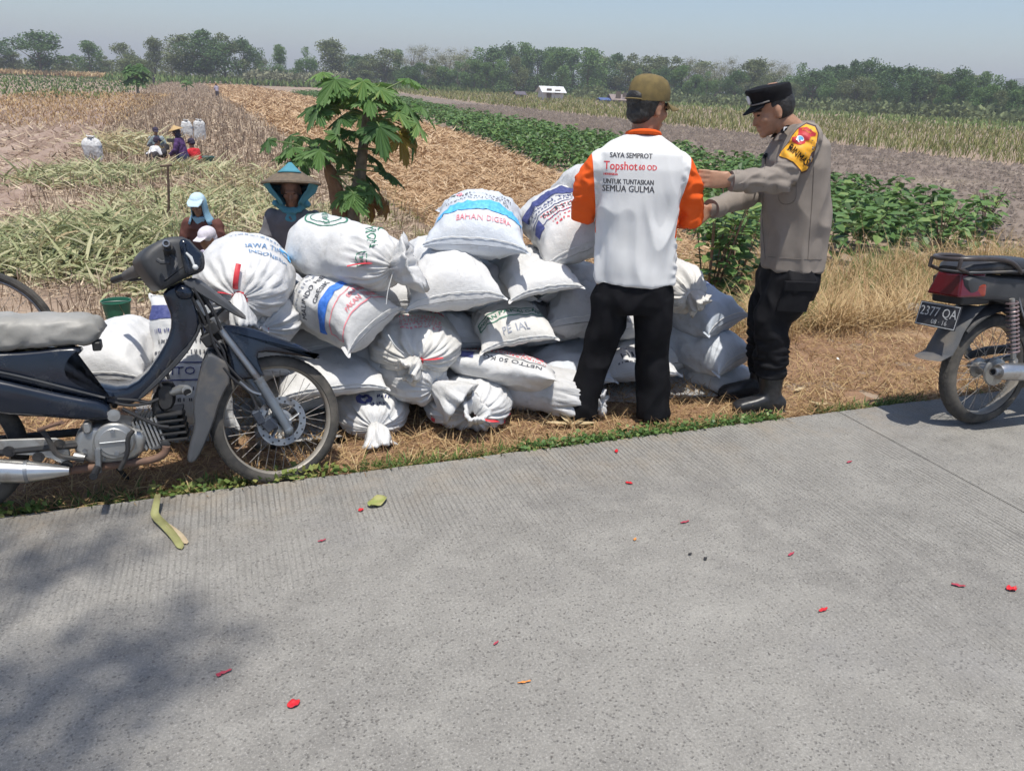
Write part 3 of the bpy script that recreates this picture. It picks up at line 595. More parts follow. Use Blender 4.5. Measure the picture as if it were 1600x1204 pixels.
# ================================================================== huts
def hut(name, px, D, wd, dp, hw, hr, wallc, roofc, label, door=True, rz=.35):
    d = ray(px, 140.); a = math.atan2(d[0], d[1]); x, y = D*math.sin(a), D*math.cos(a)
    o = empty(name, (x, y, float(tz(x, y))), -a+rz, label, 'hut'); t = .12
    mw = mat(name+'_wall', wallc, tuple(c*.8 for c in wallc), 1.2, .85); mr = mat(name+'_roof', roofc, tuple(c*.75 for c in roofc), 2., .5)
    mb = MB(); mb.box((0, -dp/2, hw/2), (wd, t, hw)).box((0, dp/2, hw/2), (wd, t, hw)).box((-wd/2+t/2, 0, hw/2), (t, dp-t, hw)).box((wd/2-t/2, 0, hw/2), (t, dp-t, hw))
    for sx in (-1, 1): mb.add([(sx*(wd/2-t), -dp/2, hw), (sx*(wd/2-t), dp/2, hw), (sx*(wd/2-t), 0, hw+hr*.92), (sx*wd/2, -dp/2, hw), (sx*wd/2, dp/2, hw), (sx*wd/2, 0, hw+hr*.92)], [[0, 1, 2], [5, 4, 3], [0, 3, 4, 1], [1, 4, 5, 2], [2, 5, 3, 0]])
    mb.build('wall', mw, o)
    for sy in (-1, 1):
        m2 = MB(); e = dp/2+.5; zl = hw-.5*hr/(dp/2)
        m2.add([(-wd/2-.4, sy*e, zl), (wd/2+.4, sy*e, zl), (wd/2+.4, 0, hw+hr), (-wd/2-.4, 0, hw+hr), (-wd/2-.4, sy*e, zl+.07), (wd/2+.4, sy*e, zl+.07), (wd/2+.4, 0, hw+hr+.07), (-wd/2-.4, 0, hw+hr+.07)], [[0, 1, 2, 3], [4, 5, 6, 7], [0, 1, 5, 4], [1, 2, 6, 5], [2, 3, 7, 6], [3, 0, 4, 7]])
        m2.build('roof_sheet', mr, o, False)
    if door:
        m3 = MB(); m3.box((-wd*.22, -dp/2-.09, .95), (.9, .05, 1.9)); m3.build('door', mat('dark_plank', (.12, .09, .07)), o)
        m3 = MB(); m3.box((wd*.2, -dp/2-.09, 1.4), (1., .05, .7)); m3.build('window', mat('dark_plank', (.12, .09, .07)), o)
    return o
hut('field_hut', 861, 142, 3.7, 2.6, 1.5, .7, (.62, .62, .60), (.72, .73, .73), 'small white walled hut with a pale metal roof before the trees')
hut('low_shed', 969, 138, 3.0, 2.2, .8, .6, (.25, .2, .17), (.28, .22, .2), 'low shed with a dull brown roof right of the white hut')
hut('open_shelter', 946, 137, 1.5, 1.4, .6, .2, (.08, .12, .28), (.09, .14, .33), 'little shelter under a blue tarpaulin beside the brown shed', False)
hut('dark_shed', 812, 150, 1.3, 1.2, .8, .3, (.08, .07, .09), (.13, .11, .13), 'tiny dark shed left of the white hut', False)
# ================================================================== papaya tree
def papaya_leaf_mesh(seed):
    r = np.random.default_rng(seed); ang = []; rad = []
    lob = [(-2.5, .62), (-1.75, .8), (-.95, .93), (-.0, 1.06), (.95, .93), (1.75, .8), (2.5, .62)]
    for i, (a, l_) in enumerate(lob):
        l_ *= r.uniform(.9, 1.1)
        for da, q in ((-.44, .42), (-.34, .60), (-.30, .78), (-.20, .70), (-.14, .88), (-.06, .86), (0, 1.), (.06, .86), (.14, .88), (.20, .70), (.30, .78), (.34, .60), (.44, .42)):
            ang.append(a+da*(1.05)); rad.append(q*l_)
    ang = np.array(ang); rad = np.array(rad)*.40; o = np.argsort(ang, kind='stable'); ang, rad = ang[o], rad[o]
    P = np.stack([rad*np.cos(ang), rad*np.sin(ang)], -1); z = -.55*rad**2/.4+.03*np.cos(ang*7/1.0)*rad/.4
    n = len(P); V = [(0, 0, 0)]+[(p[0], p[1], q) for p, q in zip(P, z)]; Fq = [[0, i+1, (i+1) % n+1] for i in range(n-1)]
    return np.array(V), np.array(Fq)
pl_mesh = []
for s_ in range(3):
    for tone in (.1, .3, .45, .8, .97):
        V, Fq = papaya_leaf_mesh(s_); pl_mesh.append(np_mesh('leaf', V, Fq, ML_papaya, tint=np.clip(tone+rng.normal(0, .06, len(Fq)), 0, 1), smooth=False))
M_pet = mat('papaya_petiole', (.16, .22, .08), rough=.6); M_ptr = mat('papaya_trunk', (.27, .24, .19), (.17, .15, .12), 14, .9, bump=.6, bscale=30)
PY = 9.3
pb = atY(556, 352, PY); pb[2] = tz(pb[0], pb[1]); papaya = empty('papaya_tree', pb, 0, 'papaya tree with a pale leaning trunk and broad lobed leaves behind the sacks', 'tree')
tp_ = [np.zeros(3)]+[atY(px_, py_, PY)-pb for px_, py_ in ((548, 322), (562, 285), (566, 240), (571, 200), (573, 168))]
mb = MB(); mb.tube(chaikin(np.array(tp_), 2, False), np.interp(np.linspace(0, 1, len(chaikin(np.array(tp_), 2, False))), [0, .2, .6, 1], [.10, .085, .06, .035]), 12); mb.build('trunk', M_ptr, papaya)
st_ = [atY(px_, py_, PY)-pb for px_, py_ in ((535, 345), (528, 300), (512, 258))]; st_[0][2] = -.05
mb = MB(); mb.tube(chaikin(np.array(st_), 2, False), np.interp(np.linspace(0, 1, len(chaikin(np.array(st_), 2, False))), [0, .7, 1], [.10, .085, .04]), 10); mb.build('dead_stump', mat('rotten_wood', (.20, .10, .06), (.28, .17, .10), 9, .95, bump=.8), papaya)
def put_leaves(parent, c, n, r0, r1, el0, el1, tones, sz=(.8, 1.15), azr=(0, 6.28), droop=(.2, .9)):
    for i in range(n):
        a = azr[0]+(azr[1]-azr[0])*((i*.618034) % 1)+rng.normal(0, .12); e = rng.uniform(el0, el1); L = rng.uniform(r0, r1)
        d = np.array([math.cos(a)*math.cos(e), math.sin(a)*math.cos(e), math.sin(e)]); tip = c+d*L-np.array([0, 0, .06*L])
        k = int(rng.choice(tones))+5*int(rng.integers(0, 3)); lf = link('leaf', pl_mesh[k], parent); s_ = rng.uniform(*sz)
        x = np.array([math.cos(a), math.sin(a), 0]); pt = rng.uniform(*droop); X = x*math.cos(pt)-np.array([0, 0, math.sin(pt)]); Y = np.array([-math.sin(a), math.cos(a), rng.normal(0, .25)]); Y /= np.linalg.norm(Y); Z = np.cross(X, Y); Z /= np.linalg.norm(Z); Y = np.cross(Z, X)
        lf.matrix_local = Matrix([[X[0]*s_, Y[0]*s_, Z[0]*s_, tip[0]], [X[1]*s_, Y[1]*s_, Z[1]*s_, tip[1]], [X[2]*s_, Y[2]*s_, Z[2]*s_, tip[2]], [0, 0, 0, 1]])
        mb = MB(); mid = (c+tip)/2+np.array([0, 0, .05]); mb.tube([c, mid, tip], [.012, .009, .006], 5); mb.build('leaf_stalk', M_pet, parent)
top = tp_[-1]
put_leaves(papaya, top, 22, .30, .66, .1, .7, (1, 2, 2, 1), (.5, .78), (0, 6.28), (.05, .5)); put_leaves(papaya, top-np.array([0, 0, .08]), 13, .4, .72, -.1, .25, (0, 1, 2, 2), (.5, .8), (0, 6.28), (.2, .75)); put_leaves(papaya, top, 9, .2, .4, .6, 1.2, (2, 2, 1), (.5, .75), (0, 6.28), (.0, .5))
put_leaves(papaya, top-np.array([0, 0, .12]), 3, .45, .6, -.25, .0, (3, 3, 1), (.7, .9), (-.9, .5), (.9, 1.35))
put_leaves(papaya, st_[-1]+np.array([-.05, 0, .08]), 26, .22, .70, .0, .7, (0, 1, 1), (.42, .66), (0, 6.28), (.1, .6)); put_leaves(papaya, st_[-1]-np.array([0, 0, .1]), 7, .3, .75, -.3, .2, (0, 1), (.6, .8), (-1.2, .9))
put_leaves(papaya, tp_[1]+np.array([.1, 0, .1]), 4, .25, .45, -.5, .1, (4, 4), (.45, .6), (-1.2, .6), (1., 1.4))
# small far papaya-like trees
for px_, by_, sc_, lb in ((216, 150, 1.25, 'small dark bushy papaya tree by the lane far away'), (292, 143, 1.0, 'low pale papaya sprout far down the stubble')):
    b = gt(px_, by_); o = empty('papaya_tree', b, 0, lb, 'tree'); o.scale = (sc_*(1.3 if sc_ > 1.1 else 1.1),)*2+(sc_*(1. if sc_ > 1.1 else .6),); mb = MB(); mb.tube([(0, 0, -.05), (.03, 0, 1.), (0, 0, 1.7)], [.09, .07, .05], 6); mb.build('trunk', M_ptr, o)
    put_leaves(o, np.array([0, 0, 1.7]), 26 if sc_ > 1.1 else 12, .4, .9, -.1, 1.2, (0, 0, 1) if sc_ > 1.1 else (2, 2, 1), (1.1, 1.5)); put_leaves(o, np.array([0, 0, 1.1]), 14 if sc_ > 1.1 else 2, .4, .8, -.1, .8, (0, 0, 1), (1., 1.3))
# leafy shrub between the two men
def shrub(px, py, Y, h, label, n=150, spread=.45, cols=ML_bean, dry=True):
    b = atY(px, py, Y); b[2] = tz(b[0], b[1]); o = empty('shrub', b, 0, label, 'shrub'); mb = MB(); V_ = []; Fq_ = []; T_ = []
    for i in range(9):
        a = rng.uniform(0, 6.28); r_ = rng.uniform(.3, 1)*spread; p = np.array([[0, 0, -.05], [math.cos(a)*r_*.4, math.sin(a)*r_*.4, h*.45], [math.cos(a)*r_, math.sin(a)*r_, h*rng.uniform(.75, 1.)]]); pp = chaikin(p, 2, False); mb.tube(pp, np.linspace(.012, .004, len(pp)), 5)
        for j in range(n//9):
            q = pp[int(rng.uniform(.3, 1)*(len(pp)-1))]; aa = rng.uniform(0, 6.28); dn = rng.uniform(-.6, .5); d = np.array([math.cos(aa)*math.cos(dn), math.sin(aa)*math.cos(dn), math.sin(dn)]); c = q+d*rng.uniform(.04, .2); L = rng.uniform(.09, .17); w2 = L*.42
            s = np.array([-math.sin(aa), math.cos(aa), rng.uniform(-.3, .3)]); k = len(V_); V_ += [c, c+d*L*.28+s*w2, c+d*L*.72+s*w2*.7, c+d*L-np.array([0, 0, .02]), c+d*L*.72-s*w2*.7, c+d*L*.28-s*w2]; Fq_ += [[k, k+1, k+2, k+3], [k, k+3, k+4, k+5]]; t = float(np.clip(rng.normal(.7, .2), 0, 1)); T_ += [t, t*.9]
    mb.build('stem', mat('shrub_stem', (.22, .13, .09), rough=.8), o); link('foliage', np_mesh('foliage', V_, Fq_, cols, tint=T_, smooth=False), o)
    return o
shrub(1112, 430, 6.3, 1.35, 'bright green leafy shrub between the two standing men', 260, .42); shrub(1155, 400, 7.0, 1.35, 'bright green leafy shrub behind the policeman\'s chest', 220, .4)
shrub(1085, 432, 5.6, .6, 'low half dried shrub beside the sacks under the policeman\'s hands', 60, .25, leafmat('dried_leaves', [(.08, .12, .03), (.10, .05, .03), (.16, .08, .05), (.05, .09, .025)], .7, .15))
shrub(30, 500, 6.6, .35, 'small green weed clump near the bicycle wheel', 110, .28); shrub(1540, 345, 10.5, .9, 'green weed bush above the parked motorcycle', 120, .5); shrub(1470, 380, 9.2, .8, 'weed bush with thin stalks left of the parked motorcycle', 70, .4)
# ================================================================== shade tree behind the camera (its shadow lies on the road)
def shade_tree():
    o = empty('shade_tree', (-4.6, -4.2, -.05), 0, 'spreading roadside tree whose shadow falls on the road at lower left', 'tree'); mb = MB(); lc = []
    spots_ = [(-.86, 2.62), (-.95, 2.85), (-.72, 2.72), (-.55, 2.78), (-.62, 1.98), (-.5, 2.06), (-.36, 2.0), (-.26, 2.1), (-.7, 2.2), (-.32, 2.16), (-.78, 1.85), (-.5, 1.78)]
    tips = []
    for i, (sx, sy) in enumerate(spots_):
        h = 11.5+.5*math.sin(i*2.1); k = h/math.tan(SUN_EL); tips.append(np.array([sx-SUN_SH[0]*k, sy-SUN_SH[1]*k, h]))
    for i in range(46): a = rng.uniform(0, 6.28); r_ = rng.uniform(.5, 3.4); tips.append(np.array([-4.9+math.cos(a)*r_, -2.9+math.sin(a)*r_*1.1, rng.uniform(8.6, 12.)]))
    base = np.array([-4.6, -4.2, 0]); fork = base+np.array([.2, .3, 5.6]); mb.tube([base-[0, 0, .2], base+[.05, .1, 2.6], fork], [.34, .28, .22], 12)
    for i, t in enumerate(tips):
        mid = fork*.55+t*.45+np.array([0, -.6, .5]); bp_ = chaikin(np.array([fork, mid, t]), 2, False); mb.tube(bp_, np.linspace(.06, .006, len(bp_)), 5)
        m_ = 90 if i < 12 else 420; rr = .30 if i < 12 else .75; d = rng.normal(size=(m_, 3)); d /= np.linalg.norm(d, axis=1)[:, None]; lc.append(t+d*(rr*rng.random((m_, 1))**.45)*[1, 1, .55])
    mb.v = [tuple(np.array(v)-base) for v in mb.v]; mb.build('trunk', M_bark, o)
    C = np.concatenate(lc)-base; V, Fq = leafcloud(C, U(.05, .10, len(C)), .8, .5); link('crown', np_mesh('crown', V, Fq, ML_bean, tint=U(0, .8, len(C)), smooth=False), o)
shade_tree()
# ================================================================== haze
mb = MB(); mb.add([(x, y, z) for x in (-1760, 1760) for y in (-1760, 1760) for z in (-3, 50)], [[0, 1, 3, 2], [4, 6, 7, 5], [0, 4, 5, 1], [2, 3, 7, 6], [0, 2, 6, 4], [1, 5, 7, 3]])
hm = bpy.data.materials.new('haze_air'); hm.use_nodes = True; hn = hm.node_tree.nodes; hn.remove(hn['Principled BSDF']); pv = hn.new('ShaderNodeVolumePrincipled')
pv.inputs['Color'].default_value = (.90, .92, 1, 1); pv.inputs['Density'].default_value = .0009; pv.inputs['Anisotropy'].default_value = .2; hm.node_tree.links.new(pv.outputs[0], hn['Material Output'].inputs['Volume'])
hz = mb.build('haze', hm, smooth=False); tag(hz, kind='stuff')
# ================================================================== lettering helper
FONT_CACHE = {}
def text_mesh(txt, size, bold=0.):
    """flat lettering: vertices (x right, y up) centred on the origin, triangles"""
    key = (txt, size, bold)
    if key in FONT_CACHE: return FONT_CACHE[key]
    cu = bpy.data.curves.new('lettering', 'FONT'); cu.body = txt; cu.size = size; cu.align_x = 'CENTER'; cu.align_y = 'CENTER'; cu.resolution_u = 2; cu.offset = bold*size
    ob = bpy.data.objects.new('lettering', cu); me = ob.to_mesh()
    bm = bmesh.new(); bm.from_mesh(me); bmesh.ops.triangulate(bm, faces=bm.faces)
    lim = max(.007, size*.3)
    for _ in range(4):
        e = [x for x in bm.edges if x.calc_length() > lim]
        if not e or len(bm.verts) > 6000: break
        bmesh.ops.subdivide_edges(bm, edges=e, cuts=1); bmesh.ops.triangulate(bm, faces=[f for f in bm.faces if len(f.verts) > 3])
    bm.verts.ensure_lookup_table(); bm.verts.index_update()
    V = np.array([v.co[:2] for v in bm.verts]); Fq = np.array([[v.index for v in f.verts] for f in bm.faces])
    bm.free(); ob.to_mesh_clear(); bpy.data.objects.remove(ob); bpy.data.curves.remove(cu)
    FONT_CACHE[key] = (V, Fq); return V, Fq
def rect_mesh(w_, h_, st=.012):
    nx, ny = max(2, int(w_/st)+1), max(2, int(h_/st)+1); X, Y = np.meshgrid(np.linspace(-w_/2, w_/2, nx), np.linspace(-h_/2, h_/2, ny), indexing='ij')
    q = grid_faces(nx, ny); return np.stack([X.ravel(), Y.ravel()], -1), np.concatenate([q[:, :3], q[:, [0, 2, 3]]])
def ring_mesh(r0, r1, n=28):
    a = np.linspace(0, 2*math.pi, n, endpoint=False); V = np.concatenate([np.stack([r*np.cos(a), r*np.sin(a)], -1) for r in (r0, (r0+r1)/2, r1)])
    q = grid_faces(3, n, False, True); return V, np.concatenate([q[:, :3], q[:, [0, 2, 3]]])
def frame_mesh(w_, h_, t):
    parts = [(0, h_/2, w_+t, t), (0, -h_/2, w_+t, t), (-w_/2, 0, t, h_-t), (w_/2, 0, t, h_-t)]; Vs = []; Fs = []; o = 0
    for x, y, a, b in parts: V, Fq = rect_mesh(a, b); Vs.append(V+[x, y]); Fs.append(Fq+o); o += len(V)
    return np.concatenate(Vs), np.concatenate(Fs)
def words_mesh(w_, h_, seed):
    """a line of print too small to read in the photograph: word-long ticks"""
    r = np.random.default_rng(seed); Vs = []; Fs = []; o = 0; x = -w_/2
    while x < w_/2-.006:
        l_ = min(r.uniform(.006, .02), w_/2-x)
        for k in range(max(1, int(l_/.006))):
            V, Fq = rect_mesh(.0035, h_*r.uniform(.7, 1.), .02); Vs.append(V+[x+.006*k+.002, 0]); Fs.append(Fq+o); o += len(V)
        x += l_+.006
    return np.concatenate(Vs), np.concatenate(Fs)
INK = {k: mat('ink_'+k, c, tuple(x*1.35+.03 for x in c), 60, .6) for k, c in dict(black=(.04, .045, .06), navy=(.035, .045, .16), blue=(.03, .15, .55), sky=(.07, .36, .72), red=(.62, .05, .07), pink=(.70, .22, .25), green=(.03, .16, .10), grey=(.25, .27, .32), steel=(.12, .22, .38)).items()}
# ================================================================== sacks
def sack_mat(name, c1, c2, c3):
    m = bpy.data.materials.new(name); m.use_nodes = True; n = m.node_tree.nodes; l = m.node_tree.links; b = n['Principled BSDF']; b.inputs['Roughness'].default_value = .5; b.inputs['Specular IOR Level'].default_value = .4
    tc = n.new('ShaderNodeTexCoord'); O = tc.outputs['Object']
    def noise(s, d=5., r=.6):
        t = n.new('ShaderNodeTexNoise'); t.inputs['Scale'].default_value = s; t.inputs['Detail'].default_value = d; t.inputs['Roughness'].default_value = r; l.new(O, t.inputs['Vector']); return t.outputs[0]
    def mr(x, a, b_, c=0., d=1.):
        r = n.new('ShaderNodeMapRange'); r.inputs[1].default_value = a; r.inputs[2].default_value = b_; r.inputs[3].default_value = c; r.inputs[4].default_value = d; l.new(x, r.inputs[0]); return r.outputs[0]
    def mix(f, a, c):
        x = n.new('ShaderNodeMix'); x.data_type = 'RGBA'; l.new(f, x.inputs[0])
        if isinstance(a, tuple): x.inputs[6].default_value = (*a, 1)
        else: l.new(a, x.inputs[6])
        x.inputs[7].default_value = (*c, 1); return x.outputs[2]
    col = mix(mr(noise(5), .35, .65), c1, c2); col = mix(mr(noise(2.2, 8, .7), .50, .76, 0, .85), col, c3); col = mix(mr(noise(17, 4, .7), .60, .74, 0, .5), col, tuple(x*.72 for x in c3))
    l.new(col, b.inputs['Base Color'])
    # woven tape grain + small creases
    wv = n.new('ShaderNodeTexWave'); wv.inputs['Scale'].default_value = 130; wv.inputs['Distortion'].default_value = .6; l.new(O, wv.inputs['Vector'])
    cr = noise(16, 6, .62); cr2 = noise(55, 4, .6); ad = n.new('ShaderNodeMath'); ad.operation = 'MULTIPLY_ADD'; l.new(cr2, ad.inputs[0]); ad.inputs[1].default_value = .35; l.new(cr, ad.inputs[2])
    ad2 = n.new('ShaderNodeMath'); ad2.operation = 'MULTIPLY_ADD'; l.new(wv.outputs[0], ad2.inputs[0]); ad2.inputs[1].default_value = .03; l.new(ad.outputs[0], ad2.inputs[2])
    bp = n.new('ShaderNodeBump'); bp.inputs['Strength'].default_value = .5; bp.inputs['Distance'].default_value = .012; l.new(ad2.outputs[0], bp.inputs['Height']); l.new(bp.outputs[0], b.inputs['Normal'])
    tr = n.new('ShaderNodeBsdfTranslucent'); ms = n.new('ShaderNodeMixShader'); ms.inputs[0].default_value = .10; l.new(col, tr.inputs[0]); l.new(b.outputs[0], ms.inputs[1]); l.new(tr.outputs[0], ms.inputs[2]); l.new(ms.outputs[0], n['Material Output'].inputs[0])
    return m
SM = {'white': sack_mat('sack_white', (.72, .72, .715), (.66, .66, .66), (.53, .51, .475)), 'grey': sack_mat('sack_greyed', (.66, .66, .665), (.56, .56, .565), (.42, .41, .39)),
      'blue': sack_mat('sack_bluish', (.58, .63, .71), (.50, .56, .65), (.44, .45, .46)), 'pale': sack_mat('sack_pale_blue', (.68, .72, .77), (.62, .66, .72), (.50, .50, .50)), 'cream': sack_mat('sack_cream', (.74, .725, .69), (.66, .645, .61), (.50, .46, .40))}
M_thread = mat('sack_thread', (.7, .7, .68), rough=.8); M_rib = mat('red_ribbon', (.72, .06, .07), (.55, .03, .05), 30, .45)
SACKS = []
class Sack:
    def __init__(s, kind, px, py, Y, L, Wd, T, yaw=0., pitch=0., roll=0., seed=1, col='white', anchor='front', label='', group=None, seamz=0., ear=1., cramp=1., wr=1., name='sack', world=None, fit=None):
        s.k = kind; s.L, s.W, s.T = L, Wd, T; s.seed = seed; s.seamz = seamz; s.ear = ear; s.wr = wr
        cy_, sy_, cp, sp, cr, sr = math.cos(R(yaw)), math.sin(R(yaw)), math.cos(R(pitch)), math.sin(R(pitch)), math.cos(R(roll)), math.sin(R(roll))
        X0 = np.array([sy_, -cy_, 0]); Y0 = np.array([cy_, sy_, 0]); Z0 = np.array([0, 0, 1.])
        X = X0*cp-Z0*sp; Z1 = Z0*cp+X0*sp; Yv = Y0*cr+Z1*sr; Z = Z1*cr-Y0*sr; s.M = np.stack([X, Yv, Z], 0)       # rows: local axes in world
        if fit is not None:      # settle size and place so that the sack fills its traced extent in the pile
            u_, t_ = np.meshgrid(np.linspace(-1, 1, 25), np.linspace(0, 2*math.pi, 32), indexing='ij')
            for _ in range(9):
                c = atY(px, py, Y)-X*s.L/2; Wd_ = s.surf(u_, t_).reshape(-1, 3)@s.M+c; Wd_[:, 2] = np.maximum(Wd_[:, 2], tz(Wd_[:, 0], Wd_[:, 1])+.015); v = Wd_-CAM; zc = v@fw; qx = 800+F_*(v@rt)/zc; qy = 602-F_*(v@up)/zc
                bw, bh = qx.max()-qx.min(), qy.max()-qy.min(); kx, ky = np.clip((fit[2]-fit[0])/bw, .85, 1.18)**.6, np.clip((fit[3]-fit[1])/bh, .85, 1.18)**.6
                lo, hi = (.40, .66) if kind == 'pillow' else (.32, .58); s.W = np.clip(s.W*kx, lo, hi); s.L = np.clip(s.L*kx**.6, .5, .78); s.T = np.clip(s.T*ky, .18 if kind == 'pillow' else .28, .34 if kind == 'pillow' else .46)
                px += .8*((fit[0]+fit[2])/2-(qx.max()+qx.min())/2); py += .8*(fit[3]-qy.max())
            L = s.L
        c = atY(px, py, Y) if world is None else np.array(world, float)
        if anchor == 'front': c = c-X*L/2
        s.c = c; s.root = empty(name, c, 0, label, 'sack', group)
        s.root.rotation_euler = Matrix([[X[0], Yv[0], Z[0]], [X[1], Yv[1], Z[1]], [X[2], Yv[2], Z[2]]]).to_euler()
        s.mat = SM[col]; s.body(); SACKS.append(s)
    def surf(s, u, th):
        u = np.asarray(u, float); th = np.asarray(th, float); ct, st = np.cos(th), np.sin(th); L, W, T = s.L, s.W, s.T; o = s.seed*7.3
        if s.k == 'pillow':
            au = np.minimum(abs(u), 1); e = np.maximum(0, 1-au**3.4)**.56; b = .0012+T/2*e; a = W/2*.97-.30*b
            n_ = 2.15; y = a*np.sign(ct)*abs(ct)**(2/n_); z = b*np.sign(st)*abs(st)**(2/n_)
            yy_ = y/np.maximum(a, 1e-6); x = L/2*u*(1-.055*s.ear*(1-yy_**2)*au**3)
            z = np.where(z < 0, z*.78, z); z = z+s.seamz*au**5*np.sign(u)-.018*abs(yy_)**3*au**6
            P = np.stack([x, y, z], -1); nr = np.stack([.25*u, y/np.maximum(a, .01)**1, z/np.maximum(b, .02)], -1); nr /= np.linalg.norm(nr, axis=-1)[..., None]+1e-9
            fade = .25+.75*e; en = np.exp(-(1-au)*L/2/.11)
            d = fade*(.020*nz(P, 5.5, o)+.013*nz(P, 11., o+3)+.006*nz(P, 23., o+8)); cr = 1-np.minimum(1, abs(nz(P*np.array([1., 2.2, 1.4]), 6., o+9))*5); d = d+s.wr*fade*.010*cr
            d = d+s.wr*en*.008*nz(np.stack([y*26, au*3, z*0+o], -1), 1.)+s.wr*.004*nz(P*np.array([3., 22., 6.]), 1., o)*fade
        else:
            # tied sack: u -1 (closed end) .. 1 (neck)
            ux = np.clip((u+1)/2, 0, 1); Rr = W/2; D = min(.2, L*.32); xb_ = -L/2+Rr*.7
            t1 = np.clip(ux/.25, 0, 1); t3 = np.clip((ux-.52)/.48, 0, 1); t2 = np.clip((ux-.25)/.27, 0, 1)
            xm0, xm1 = xb_, L/2-D; x = np.where(ux < .25, xb_-Rr*.7*np.cos(t1*math.pi/2), np.where(ux < .52, xm0+(xm1-xm0)*t2, xm1+D*np.sin(t3*math.pi/2)**1.0))
            r = np.where(ux < .25, Rr*(.04+.96*np.sin(t1*math.pi/2)**.6), np.where(ux < .52, Rr, .03+(Rr-.03)*np.cos(t3*math.pi/2)**.75))
            r = r*(1+.05*np.sin(ux*9+s.seed)); z = r*st*(T/W); y = r*ct; z = np.where(z < 0, z*.86, z)
            P = np.stack([x, y, z], -1); nr = np.stack([.9*t3**1.2-.5*(1-t1)*(ux < .25), ct*(1-.6*t3), st*(1-.6*t3)], -1); nr /= np.linalg.norm(nr, axis=-1)[..., None]+1e-9
            C2 = np.stack([ct*3.4, st*3.4, 1.2*ux+0*ct+o], -1); pl = nz(C2, 1.)*.6+.9*nz(C2*2.3, 1., 4.)+.5*nz(C2*4.6, 1., 7.)
            env = smoothstep(.40, .72, ux)*smoothstep(1.06, .86, ux); d = .030*s.wr*env*pl+.018*nz(P, 5., o)+.012*nz(P, 12., o+3)+.005*nz(P, 24., o+6)
            d = d+.006*s.wr*(1-env)*(1-np.minimum(1, abs(nz(P*np.array([1.8, 1., 1.4]), 7., o+9))*5))
        return P+nr*d[..., None]
    def body(s):
        nu, nv = (54, 72) if s.k == 'pillow' else (60, 96)
        t = np.linspace(-1, 1, nu); u = np.sign(t)*(1-(1-abs(t))**1.5) if s.k == 'pillow' else t; th = np.linspace(0, 2*math.pi, nv, endpoint=False)
        Ug, Tg = np.meshgrid(u, th, indexing='ij'); V = s.surf(Ug, Tg).reshape(-1, 3); Fq = grid_faces(nu, nv, False, True)[:, ::-1]
        # keep it on the ground
        Wz = V@s.M+s.c; gnd = tz(Wz[:, 0], Wz[:, 1])+.015; low = np.maximum(0, gnd-Wz[:, 2])[:, None]; V = V+(low*np.array([[0, 0, 1.]]))@s.M.T
        me = np_mesh('bag', V, Fq, s.mat); s.bag = link('bag', me, s.root)
        if s.k == 'pillow':
            for e in (1, -1):
                y = np.linspace(0.02, math.pi-.02, 40); P = s.surf(np.full(40, .985*e), y); mb = MB(); mb.tube(P+np.array([.004*e, 0, .002]), .0026+.0010*np.sin(np.arange(40)*2.1), 5, flat=.6); mb.build('seam', M_thread, s.root)
                sg = [-1, 1]
                for q in sg:          # cloth ears past the seam
                    tip = P[0 if q > 0 else -1]; mb = MB(); mb.tube([tip-np.array([.05*e, .03*q, 0]), tip+np.array([.004*e, .002*q, -.002]), tip+np.array([.016*e, .010*q, -.008])], [.018, .011, .004], 6, flat=.25); mb.build('ear', s.mat, s.root)
        else: s.neck()
    def neck(s, ):
        ln, fl, dr = getattr(s, 'tuft', (.13, .075, (.55, 0, -.8))); r = np.random.default_rng(s.seed+50); n = 40; m = 12; th = np.linspace(0, 2*math.pi, n, endpoint=False)
        d0 = np.array([1., 0, 0]); d1 = unit(dr); P = np.array([s.L/2-.03, 0, 0.]); V = []
        for k in range(m):
            q = k/(m-1); d = unit(d0*(1-q)**1.5+d1*q*1.2); P = P+d*(ln+.03)/m; A = unit(np.cross(d, [0, 1., .1])); B = np.cross(d, A)
            rad = .026+fl*q**.8; c3 = np.stack([np.cos(th)*2.2, np.sin(th)*2.2, 0*th+q*1.4+s.seed], -1); w_ = 1+.9*nz(c3, 1.)*q**.5+.5*nz(c3*2.5, 1.)*q**.5
            V.append(P+(rad*w_*np.cos(th))[:, None]*A+(rad*w_*np.sin(th)*.75)[:, None]*B+(.03*q*nz(c3*1.7, 1., 5.))[:, None]*d)
        # fold the mouth inwards so that it has thickness
        for k, (q, ins) in enumerate(((1., .72), (.75, .5), (.4, .3))): V.append((V[m-1]-P)*ins+P-d*ln*(1-q)*1.)
        me = np_mesh('tied_neck', np.concatenate(V), grid_faces(m+3, n, False, True), s.mat); link('tied_neck', me, s.root)
        mb = MB(); a = np.linspace(0, 2*math.pi, 16, endpoint=False); mb.tube(np.stack([np.full(16, s.L/2-.004), .034*np.cos(a), .030*np.sin(a)], -1), .006, 6, closed=True); mb.build('tie', M_rib if getattr(s, 'rib', True) else M_thread, s.root)
    def ribbon(s, pts, wd=.02):
        P = chaikin(np.array(pts, float)+np.array([s.L/2, 0, 0]), 2, False); mb = MB(); mb.tube(P, wd/2, 6, flat=.22); mb.build('ribbon', M_rib, s.root)
    def string(s, pts):
        P = chaikin(np.array(pts, float), 3, False); mb = MB(); mb.tube(P, .0025, 5); mb.build('string', M_thread, s.root)
